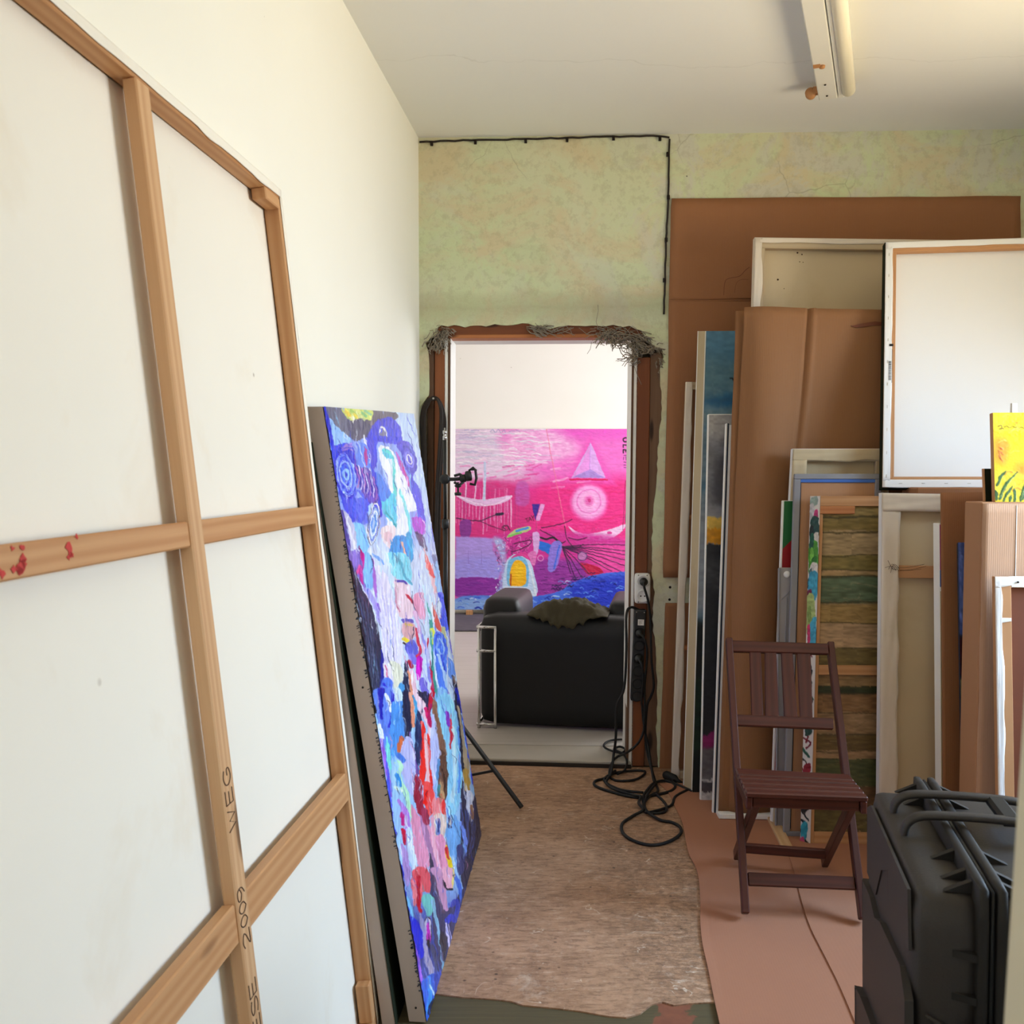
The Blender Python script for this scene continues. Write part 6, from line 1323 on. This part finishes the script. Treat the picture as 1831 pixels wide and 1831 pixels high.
# white backed canvas with folded edges
Q14 = panel((1577, 882), (1572, 1400), 3.47, 3.41, tr=(1762, 885))
t14 = back_view('stretched_canvas', 'canvas back with wrinkled white folded edges and a wooden crossbar, beside the striped one', 'canvas', Q14, .03, .062, 'fold_canvas', 'cream_canvas', 'white_canvas', cross=[(.262, .045, 'frame_wood_flat')], fold=('fold_canvas', 1.0, .009), topw=.06)
m = MB(); rnd = random.Random(3)
for k in range(7):
    x, y = 1606 + rnd.uniform(-4, 4), 1018 + rnd.uniform(-3, 3); q = [(x, y), (x - rnd.uniform(4, 14), y + rnd.uniform(-12, 6)), (x - rnd.uniform(10, 20), y + rnd.uniform(-18, 10))] if k < 4 else [(x, y), (x + 20, y + rnd.uniform(-6, 0)), (x + rnd.uniform(40, 58), y - rnd.uniform(2, 8))]
    m.tube(smooth_pts([onplane(a, b, Q14.P(0, 0, -.010), Q14.n) for a, b in q], 3), .0008, 4)
m.obj('loose_thread', 'ink', t14)
# white edged panel with a pink and blue face
Q15 = panel((1679, 936), (1682, 1405), 3.365, 3.315, w=.06); t15 = thing('painting', 'white edged panel with a sliver of pink and blue paint, right of the wrinkled canvas', 'painting', Q15.base())
m = MB(); s1 = atY(1668, 935, 3.40) - Q15.c[0]; s2 = s1 + V((.002, .0, -s1.z)); s1.z = 0
m.hexa([Q15.c[3], Q15.c[2], Q15.c[2] + s2, Q15.c[3] + s2, Q15.c[0], Q15.c[1], Q15.c[1] + s1, Q15.c[0] + s1]); m.obj('panel_edge', 'white_paint', t15, .002)
H15 = Q15.H
for (a, b, mt, nm) in ((.004, .165, 'pink_paint', 'pink_field'), (.165, .225, 'blue_paint', 'blue_field'), (.225, .24, 'white_paint', 'white_field'), (.24, H15 - .01, 'tan_canvas', 'plain_field')): qpart(Q15, nm, mt, t15, (.002, .06, a, b), -.0015, 0)
# brown boards and the painted strip
Q16 = panel((1682, 881), (1686, 1415), 3.35, 3.285, tr=(1760, 880)); t16 = thing('cardboard_sheet', 'narrow brown cardboard board between the white edged panel and the tall box', 'cardboard', Q16.base())
MB().grid(lambda u, v: Q16.P(u, v, .003 * (vn(u * 3, v * 4, 4) - .5)), 16, 40, gcf=lambda u, v: (v * Q16.H, u * Q16.W, 0)).obj('sheet', 'cardboard_dark', t16, solid=.006)
Q17 = panel((1713, 970), (1720, 1400), 3.265, 3.225, w=.12); t17 = thing('painting', 'thin blue to dark painted strip squeezed between two brown cardboards', 'painting', Q17.base())
def strip_paint():
    p = small_painter(1700, 960, 60, 480, 1.5, (40, 44, 54), seed=71, warp=2.5, streak=(7, 2), amp=.3); f = p.fill
    for (a, b, c) in ((960, 1092, (84, 110, 190)), (1092, 1145, (70, 24, 36)), (1145, 1230, (136, 130, 84)), (1222, 1240, (190, 170, 110)), (1240, 1250, (170, 90, 40)), (1250, 1340, (44, 46, 40)), (1340, 1440, (40, 56, 92))): f([(1690, a), (1770, a + 3), (1770, b), (1690, b - 4)], c, 1, False, 2)
    p.stroke([(1716, 972), (1718, 1080)], 3, (120, 146, 220), .9); return p
painted_face(Q17, strip_paint(), [(1713, 970), (1760, 970), (1767, 1400), (1720, 1400)], 20, 200, t17, relief=.0006)
qpart(Q17, 'canvas_edge', 'navy', t17, (0, .12, 0, Q17.H), 0, .015, .004)
# tall box right of it
def box18():
    n = atY(1755, 898, 3.08); f = atY(1725, 893, 3.19); z = n.z; w = .80
    A = V((n.x, n.y, 0)); Bk = V((f.x, f.y, 0)); t = thing('cardboard_box', 'tall closed cardboard box at the right, the small yellow painting standing on it', 'box', (A + Bk) / 2 + BD * w / 2)
    m = MB(); m.hexa([A, A + BD * w, Bk + BD * w, Bk] + [q + V((0, 0, z)) for q in (A, A + BD * w, Bk + BD * w, Bk)]); m.obj('box_body', 'cardboard_pale', t, .004)
    m = MB(); up = V((0, 0, 1)); a = A - BN * .006
    def fl(u, v): return a + BD * (.002 + u * (w - .004)) + up * (z - .004 - v * (z - .01)) + BN * (.004 * (vn(u * 4, v * 6, 3) - .5)) + BD * (.003 * (vn(v * 20, 1, 5) - .5) if u < .01 else 0)
    m.grid(fl, 40, 40, gcf=lambda u, v: (v * z, u * w, 0)); m.obj('front_flap', 'cardboard_light', t, solid=.004)
    m = MB(); x = onplane(1817, 900, a, BN); m.tube([V((x.x, x.y - .004, z - .01)), V((x.x + .002, x.y - .004, z * .5)), V((x.x, x.y - .004, .02))], .0015, 5); m.obj('crease', 'white_canvas', t)
    return z
ZB = box18()
# small things on the box
Q20 = panel((1775, 738), (1779, 893), 3.135, 3.11, w=.74, z0=ZB); t20 = thing('painting', 'small bright yellow painting with dark green leaf blades, standing on the cardboard box', 'painting', Q20.base())  # run wide out of view so it shades the white canvas behind
def yellow():
    p = small_painter(1760, 730, 430, 175, 2.2, (240, 206, 40), seed=81, warp=2, streak=(6, 6), amp=.14); f = p.fill; s = p.stroke; R = random.Random(2); p.T = lambda q: (1560 + q[0] / 6.1, 700 + q[1] / 6.1)
    f([(1300, 220), (1900, 220), (1900, 480), (1300, 420)], (246, 226, 50)); f([(1500, 340), (2000, 330), (2000, 640), (1560, 640)], (252, 240, 30), .9, True, 8); f([(1330, 530), (1470, 540), (1440, 760), (1330, 740)], (232, 160, 60), .8, True, 5); f([(1600, 780), (1900, 800), (1900, 1000), (1580, 900)], (236, 140, 50), .7, True, 8); f([(1340, 860), (1600, 900), (1900, 950), (1900, 1180), (1320, 1180)], (242, 220, 60), .9, True, 6)
    for i in range(40): x = R.uniform(1330, 1900); y = R.uniform(250, 1100); s([(x, y), (x + 40, y - 30), (x + 90, y - 20)], R.uniform(1, 3), R.choice([(250, 236, 120), (226, 170, 50), (252, 246, 90), (214, 130, 60)]), .6)
    for i in range(14): x = 1380 + R.uniform(-20, 30); y = 600 + i * 10; s([(x, y), (x + 20, y + 14)], 1.4, (190, 96, 50), .8)
    s([(1365, 380), (1390, 370), (1400, 395), (1375, 410), (1420, 405)], 1.2, (110, 76, 20)); s([(1430, 385), (1460, 378), (1480, 390), (1510, 380), (1540, 392), (1570, 375)], 1, (120, 84, 20)); s([(1590, 395), (1610, 388), (1630, 396), (1660, 390)], 1.2, (110, 76, 20))
    for q in ([(1350, 1000), (1380, 920), (1440, 850)], [(1370, 1150), (1400, 1060), (1470, 960), (1560, 865)], [(1410, 1165), (1450, 1090), (1510, 1010)], [(1340, 1160), (1330, 1080), (1310, 1040)], [(1530, 1165), (1530, 1080), (1525, 1040)], [(1590, 1160), (1620, 1060), (1660, 930)], [(1610, 1150), (1650, 1090), (1720, 1040)], [(1480, 1165), (1490, 1110)]): s(q, (4, 6, 1.5), (66, 104, 60))
    for q in ([(1380, 1120), (1430, 1030), (1540, 890)], [(1600, 1140), (1640, 1020)]): s(q, (1.5, 1), (150, 176, 110))
    return p
painted_face(Q20, yellow(), [(1775, 738), (2174, 738), (2174, 893), (1777, 893)], 300, 120, t20, relief=.001)
qpart(Q20, 'canvas_edge', 'frame_wood_flat', t20, (-.002, .74, 0, Q20.H), .0, .02, .002)
Q21 = panel((1758, 838), (1760, 892), 3.165, 3.16, w=.2, z0=ZB); t21 = thing('painting', 'small dark green painting half hidden behind the yellow painting', 'painting', Q21.base())
qpart(Q21, 'painted_face', 'dark_face', t21, (.004, .2, 0, Q21.H), -.001, 0); qpart(Q21, 'canvas_edge', 'frame_wood_flat', t21, (0, .2, 0, Q21.H), 0, .012, .001)
def stick():
    a = atY(1808, 721, 3.172); b = atY(1818, 721, 3.172); m = MB(); m.box((a.x, 3.166, ZB), (b.x, 3.178, a.z)); tag(m.obj('wooden_batten', 'white_paint', None, .001, base=(a.x, 3.172, ZB)), 'short white batten sticking up behind the yellow painting', 'batten')
stick()
# right hand canvas in front of the box
Q19 = panel((1779, 1031), (1785, 1415), 2.985, 2.95, w=.5); t19 = thing('stretched_canvas', 'small canvas back with white taped edges and brown bars, in front of the tall box', 'canvas', Q19.base())
qpart(Q19, 'canvas_sheet', 'kraft_dark', t19, (.002, Q19.W, .002, Q19.H), .022, .026)
qpart(Q19, 'stretcher_bar', 'frame_wood_flat', t19, (0, .05, .0, Q19.H), 0, .022); qpart(Q19, 'stretcher_bar', 'white_paint', t19, (.05, Q19.W, 0, .034), 0, .022); qpart(Q19, 'stretcher_bar', 'frame_wood_flat', t19, (.05, Q19.W, Q19.H - .05, Q19.H), 0, .022); qpart(Q19, 'stretcher_bar', 'frame_wood_flat', t19, (Q19.W - .05, Q19.W, .034, Q19.H - .05), 0, .022)
fold_strip(Q19, (-.001, .019, 0, Q19.H), 'white_canvas', t19, 3, .003); fold_strip(Q19, (0, .05, 0, .03), 'white_canvas', t19, 8, .002); fold_strip(Q19, (.019, .048, .13, .142), 'white_canvas', t19, 8, .001)
m = MB().lathe(onplane(1820, 1041, Q19.c[0] - Q19.n * .001, Q19.n), -Q19.n, [(0, .003), (.003, .003), (.004, .001)], 8); m.obj('screw', 'dark_gap', t19)
# support box and the white canvas standing on it
def supbox():
    z = 1.325; x0 = xpx(1640, 3.52); m = MB(); m.box((x0, 3.52, 0), (x0 + .70, 3.66, z)); t = thing('cardboard_box', 'brown cardboard box under the big white canvas, only a strip of it showing', 'box', (x0 + .35, 3.59, 0)); m.obj('box_body', 'cardboard_dark', t, .004); return z
ZS = supbox()
Q13 = panel((1584, 434), (1578, 869), 3.90, 3.60, w=.92, z0=ZS)
Q13 = Quad(Q13.c[0], Q13.c[1] + V((0, 0, .02)), Q13.c[2] + V((0, 0, .0)), Q13.c[3])
t13 = thing('stretched_canvas', 'big clean white canvas seen from its stapled back, standing high on a cardboard box', 'canvas', Q13.base())
W3, H3 = Q13.W, Q13.H
qpart(Q13, 'canvas_sheet', 'white_canvas', t13, (.002, W3 - .002, .002, H3 - .002), .026, .03)
for r in ((0, W3, 0, .036), (0, W3, H3 - .036, H3), (0, .036, .036, H3 - .036), (W3 - .036, W3, .036, H3 - .036)): qpart(Q13, 'stretcher_bar', 'frame_wood_flat', t13, r, .0, .018, .002)
for r in ((.036, W3 - .036, .036, .043), (.036, W3 - .036, H3 - .043, H3 - .036), (.036, .043, .043, H3 - .043), (W3 - .043, W3 - .036, .043, H3 - .043)): qpart(Q13, 'inner_lip', 'frame_wood_flat', t13, r, .001, .022, .001)
sd = 20
for r in ((-.001, W3, -.001, .026), (-.001, W3, H3 - .030, H3 + .001), (-.001, .028, .022, H3 - .026)): fold_strip(Q13, r, 'white_canvas', t13, sd, .002, wob=.002); sd += 1
edge_wrap(Q13, 'dark_face', t13, .004, .031, .003, 'painted_edge')
for i in range(11): y = .05 + i * (H3 - .1) / 10; m = MB(); Q13.hexa(m, .012, .014, y, y + .012, -.004, -.002); m.obj('staple', 'nail', t13)
for i in range(10): x = .06 + i * .085; m = MB(); Q13.hexa(m, x, x + .012, H3 - .016, H3 - .014, -.004, -.002); m.obj('staple', 'nail', t13)
m = MB(); rnd = random.Random(15); y = .33
q0 = onplane(1590, 620, Q13.c[0], Q13.n) - Q13.c[0]; yb = q0.dot((Q13.c[3] - Q13.c[0]).normalized())
Q13.hexa(m, .018, .033, yb - .004, yb + .006, -.0035, -.003)
y = yb + .07
for i in range(22): h = rnd.choice([.0012, .002, .003]); Q13.hexa(m, .016, .026, y, y + h, -.0035, -.003); y += h + rnd.choice([.0012, .002])
y = yb + .02
for i in range(26): Q13.hexa(m, .028, .0305, y, y + .003, -.0035, -.003); y += .0055
m.obj('barcode_print', 'black_ink', t13)
# batten under the canvases
a = floorpt(1374, 1464); b = floorpt(1405, 1528); d = (b - a).normalized(); m = MB(); m.bar(a - d * .15 + V((.012, 0, .009)) , b + V((.012, 0, .009)) , .04, .018, V((0, 0, 1)))
tag(m.obj('wooden_batten', 'batten', None, .002, base=(a + b) / 2), 'pale wooden batten on the floor poking out from under the stacked canvases', 'batten')
# ---------------------------------------------------------------- cardboard on the floor
def floor_card():
    L = [(1178, 1402), (1196, 1420), (1207, 1445), (1219, 1470), (1226, 1505), (1232, 1530), (1247, 1560), (1252, 1610), (1252, 1650), (1256, 1690), (1266, 1735), (1277, 1790), (1288, 1840), (1310, 1960)]
    Lp = smooth_pts([floorpt(x, y, .001) for x, y in L], 3)
    m = MB(); n = len(Lp) - 1
    def fn(u, v):
        i = min(int(v * n), n - 1); p = Lp[i].lerp(Lp[i + 1], v * n - i); q = V((1.35 + .25 * 0, p.y + .02, 0)); r = p.lerp(q, u); r.z = .0025 + .001 * vn(r.x * 4, r.y * 4, 2) + (.003 * vn(v * 12, 2, 3) if u < .02 else 0); return r
    m.grid(fn, 30, 60, gcf=lambda u, v: (v * 2, u * .7, 0), smooth=False); o = m.obj('cardboard_sheet', 'cardboard_floor', None, solid=.003, base=floorpt(1300, 1600)); tag(o, 'brown cardboard sheet laid on the floor, its wavy left edge beside the bare floor', 'cardboard')
    R = [(1395, 1500), (1412, 1533), (1424, 1575), (1436, 1620), (1450, 1660), (1470, 1700), (1500, 1760), (1530, 1830), (1560, 1900)]
    Rp = smooth_pts([floorpt(x, y, .008) for x, y in R], 3); k = len(Rp) - 1
    def f2(u, v):
        i = min(int(v * k), k - 1); p = Rp[i].lerp(Rp[i + 1], v * k - i); q = V((2.5, p.y, 0)); r = p.lerp(q, u); r.z = .0068 + .0006 * vn(r.x * 4, r.y * 4, 2); return r
    m = MB().grid(f2, 30, 60, gcf=lambda u, v: (v * 2, u * .9, 0), smooth=False); o = m.obj('cardboard_sheet', 'cardboard_floor', None, solid=.003, base=floorpt(1500, 1700)); tag(o, 'second cardboard sheet on the floor, overlapping under the chair and black case', 'cardboard')
floor_card()
# ---------------------------------------------------------------- folding chair
def chair():
    A0 = floorpt(1333, 1634, .026); B0 = floorpt(1543, 1644, .026); A1 = atY(1303, 1143, 3.33); B1 = atY(1484, 1150, 3.31)
    nP = (B0 - A0).cross(A1 - A0).normalized()
    if nP.y < 0: nP = -nP
    pl = lambda x, y: onplane(x, y, A0, nP)
    t = thing('folding_chair', 'dark reddish wooden folding chair with slatted seat and back', 'chair', (A0 + B0) / 2)
    side = (B0 - A0).normalized()
    for (p, q) in ((A0, A1), (B0, B1)): MB().bar(p, q, .022, .038, side.cross(q - p)).obj('front_leg', 'teak', t, .003)
    def rail(name, l, r, th=.018):
        a, b = pl(*l[0]), pl(*l[1]); c, d = pl(*r[0]), pl(*r[1]); o = nP * th / 2
        MB().hexa([b - o, d - o, d + o, b + o, a - o, c - o, c + o, a + o]).obj(name, 'teak', t, .003)
    rail('top_rail', ((1308, 1146), (1309, 1166)), ((1480, 1152), (1481, 1171))); rail('back_rail', ((1313, 1278), (1314, 1298)), ((1489, 1285), (1490, 1305))); rail('front_stretcher', ((1336, 1560), (1338, 1584)), ((1527, 1568), (1530, 1592)))
    for (a, b, c, d) in ((1339.5, 1360, 1343.5, 1365), (1367, 1388, 1368, 1393), (1395.5, 1417, 1402, 1426), (1424, 1449, 1430, 1453)):
        rail('back_slat', ((a, 1162), (c, 1284)), ((b, 1163), (d, 1286)), .010)
    z = .425
    s = [floorpt(1334, 1417, z), floorpt(1553, 1425, z), floorpt(1519, 1384, z), floorpt(1314, 1373, z)]
    def sp(u, v, dz=0): return s[0].lerp(s[1], u).lerp(s[3].lerp(s[2], u), v) + V((0, 0, dz))
    vs = [(.0, .16), (.195, .35), (.385, .54), (.575, .70), (.735, 1.0)]
    for a, b in vs: MB().hexa([sp(0, a, -.016), sp(1, a, -.016), sp(1, b, -.016), sp(0, b, -.016), sp(0, a), sp(1, a), sp(1, b), sp(0, b)]).obj('seat_slat', 'teak', t, .004)
    for u0, u1 in ((.005, .055), (.945, .995)): MB().hexa([sp(u0, .02, -.055), sp(u1, .02, -.055), sp(u1, 1.0, -.05), sp(u0, 1.0, -.05), sp(u0, .02, -.016), sp(u1, .02, -.016), sp(u1, 1, -.016), sp(u0, 1, -.016)]).obj('seat_rail', 'teak', t, .003)
    MB().hexa([sp(.06, .06, -.05), sp(.94, .06, -.05), sp(.94, .14, -.05), sp(.06, .14, -.05), sp(.06, .06, -.017), sp(.94, .06, -.017), sp(.94, .14, -.017), sp(.06, .14, -.017)]).obj('seat_crossbar', 'teak', t, .003)
    r0 = floorpt(1317, 1529, .026); r1 = floorpt(1474, 1542, .026); e0 = sp(.10, .10, -.03); e1 = sp(.885, .10, -.03)
    for p, q in ((r0, e0), (r1, e1)): MB().bar(p, q, .022, .036, side.cross(q - p)).obj('rear_leg', 'teak', t, .003)
    k = .16; a = r0.lerp(e0, k); b = r1.lerp(e1, k); MB().bar(a, b, .020, .032, V((0, 0, 1))).obj('rear_stretcher', 'teak', t, .003)
    for p in (A0, B0, r0, r1): pass
chair()
# ---------------------------------------------------------------- black rolling case
def case():
    H_ = .70; N0 = floorpt(1634, 1600, H_); F0 = floorpt(1551, 1404, H_)
    a = (F0 - N0); a.z = 0; L = a.length; a.normalize(); b = V((a.y, -a.x, 0)); O = V((N0.x, N0.y, .004))
    fr = lambda l, t, z: O + a * l + b * t + V((0, 0, z))
    t = thing('equipment_case', 'black hard plastic wheeled equipment case standing upright in the right foreground', 'case', fr(L / 2, .16, 0))
    R_ = lambda lo, hi, r, n=7: rbox(MB(), lo, hi, r, fr, n)
    R_((0, 0, .03), (L, .115, H_ - .004), .035, 9).obj('lid', 'case_black', t)
    R_((0, .118, .03), (L, .34, H_ - .004), .035, 9).obj('body', 'case_black', t)
    # rim flanges either side of the dark seam
    for (t0, t1) in ((.092, .1135), (.1195, .141)): R_((-.016, t0, .02), (L + .016, t1, H_ + .022), .010, 9).obj('rim', 'case_dark', t)
    R_((-.010, .112, .022), (L + .010, .121, H_ + .016), .004, 4).obj('seal', 'black_rubber', t)
    # gussets
    for l in (.03, .075, .16, .44, .52):
        for (t0, t1) in ((.052, .094), (.186, .139)):
            p = [fr(l, t0, H_ - .006), fr(l, t1, H_ - .006), fr(l, t1, H_ + .015)]; MB().prism(p, a * .012).obj('gusset', 'case_dark', t)
    for z in (.60, .53, .30):
        for (t0, t1) in ((.05, .094), (.19, .139)): MB().prism([fr(.004, t0, z), fr(.004, t1, z), fr(-.014, t1, z)], V((0, 0, .012))).obj('gusset', 'case_dark', t)
    # handle bridging the seam
    l0, l1 = L * .50, L * .72
    def hand(lc, w):
        m = MB(); pr = [(.035, H_ - .012), (.040, H_ + .012), (.062, H_ + .026), (.12, H_ + .030), (.20, H_ + .030), (.262, H_ + .026), (.285, H_ + .010), (.288, H_ - .012)]; th = .012
        pp = smooth_pts([V((x, y, 0)) for x, y in pr], 4); vs = []; n = len(pp)
        for i in range(n):
            dx = pp[min(i + 1, n - 1)] - pp[max(i - 1, 0)]; dx.normalize(); nx = V((-dx.y, dx.x, 0))
            for (s, k) in ((-1, 0), (1, 0), (1, 1), (-1, 1)): q = pp[i] + nx * (th * k); vs.append(fr(lc + s * w / 2, q.x, q.y))
        fs = [];
        for i in range(n - 1):
            for k in range(4): j = (k + 1) % 4; fs.append((i * 4 + k, i * 4 + j, i * 4 + 4 + j, i * 4 + 4 + k))
        fs += [(3, 2, 1, 0), tuple((n - 1) * 4 + k for k in range(4))]; m.add(vs, fs, None, True); return m
    for lc in (l0, l1): hand(lc, .026).obj('handle', 'case_black', t, .004)
    m = MB(); m.hexa([fr(l, tt, z) for z in (H_ + .022, H_ + .042) for (l, tt) in ((l0, .20), (l1, .20), (l1, .235), (l0, .235))]); m.obj('handle_grip', 'black_rubber', t, .006)
    # raised plates on the big side face
    n = -b
    P = lambda x, y: onplane(x, y, fr(0, 0, 0), b)
    def plate(px, th, inset=.0): 
        m = MB(); pts = [P(x, y) + b * .002 for x, y in px]; pts = [V((q.x, q.y, max(q.z, .03))) for q in pts]; m.prism(pts, n * th); m.obj('raised_plate', 'case_black', t, .004, segs=3)
    plate([(1553, 1444), (1560, 1440), (1626, 1590), (1628, 1700), (1592, 1634), (1590, 1556), (1578, 1556), (1568, 1600), (1553, 1560)], .005)
    plate([(1551, 1572), (1564, 1604), (1574, 1642), (1584, 1650), (1620, 1728), (1630, 1790), (1630, 2300), (1551, 2050)], .012)
    plate([(1549, 1766), (1560, 1784), (1596, 1880), (1622, 1990), (1624, 2330), (1549, 2060)], .024)
    # near end: latch, ribs, wheels
    R_((-.034, .085, .42), (-.004, .150, .50), .008, 4).obj('latch', 'case_dark', t)
    R_((-.030, .095, .385), (-.004, .140, .418), .006, 4).obj('latch', 'case_dark', t)
    m = MB()
    for (z0, z1) in ((.50, .47), (.41, .385)): m.hexa([fr(l, tt, z0 + (z1 - z0) * (tt - .02) / .06 + dz) for dz in (-.004, .004) for (l, tt) in ((.004, .02), (-.010, .02), (-.010, .082), (.004, .082))])
    m.obj('rib', 'case_black', t, .003)
    for l in (.05, L - .05):
        MB().lathe(fr(l, .335, .045), b, [(0, .03), (.004, .042), (.036, .042), (.04, .03)], 20).obj('wheel', 'black_rubber', t)
case()
# ---------------------------------------------------------------- light
def area(name, loc, target, sx, sy, power, col, spread=180):
    l = bpy.data.lights.new(name, 'AREA'); l.shape = 'RECTANGLE'; l.size = sx; l.size_y = sy; l.energy = power; l.color = col; l.spread = math.radians(spread)
    o = bpy.data.objects.new(name, l); COL.objects.link(o); o.location = loc
    d = (V(target) - V(loc)).normalized(); o.rotation_euler = d.to_track_quat('-Z', 'Y').to_euler(); return o
wy = (WIN1[1] + WIN1[2]) / 2; wz = (WIN1[3] + WIN1[4]) / 2
area('window_sky_light', (WIN1[0] + .44, wy, wz + .1), (0, wy + .25, wz - 2.6), 1.05, 1.3, 84, (.40, .66, 1.0), 130)
area('window_ground_light', (WIN1[0] + .42, wy, wz - .1), (0, wy + .3, wz + 1.7), 1.05, 1.2, 47, (1.0, .82, .50), 130)
area('next_room_daylight', (2.3 + .30, 6.85, 1.8), (-2, 7.0, 1.2), 3.1, 1.8, 115, (.95, .97, 1.0))
area('corridor_fill', (-.2, -1.5, 2.1), (.6, 2.5, 1.0), .9, .9, 13, (.95, .97, 1.0))  # added fill lamp behind the camera; the corridor has no window
w = bpy.data.worlds.new('sky'); SC.world = w; w.use_nodes = True; bg = w.node_tree.nodes['Background']; bg.inputs[0].default_value = (.75, .87, 1, 1); bg.inputs[1].default_value = 1.0
# ---------------------------------------------------------------- camera
cam = bpy.data.cameras.new('camera'); co = bpy.data.objects.new('camera', cam); COL.objects.link(co); SC.camera = co
co.location = EYE; co.rotation_euler = (math.pi / 2 - PITCH, 0, 0); cam.sensor_width = 36; cam.sensor_fit = 'HORIZONTAL'; cam.lens = 36 * F / 1831; cam.clip_start = .05
cam.dof.use_dof = True; cam.dof.focus_distance = 3.6; cam.dof.aperture_fstop = 9.0
SC.view_settings.view_transform = 'Standard'; SC.view_settings.look = 'None'; SC.view_settings.gamma = 1; SC.view_settings.use_curve_mapping = False; SC.view_settings.exposure = -0.02
cy = SC.cycles; cy.max_bounces = 10; cy.diffuse_bounces = 6; cy.glossy_bounces = 4; cy.caustics_reflective = False; cy.caustics_refractive = False; cy.use_denoising = True; cy.sample_clamp_indirect = 6; cy.use_adaptive_sampling = True; cy.adaptive_threshold = .02
try: cy.denoiser = 'OPENIMAGEDENOISE'
except Exception: pass
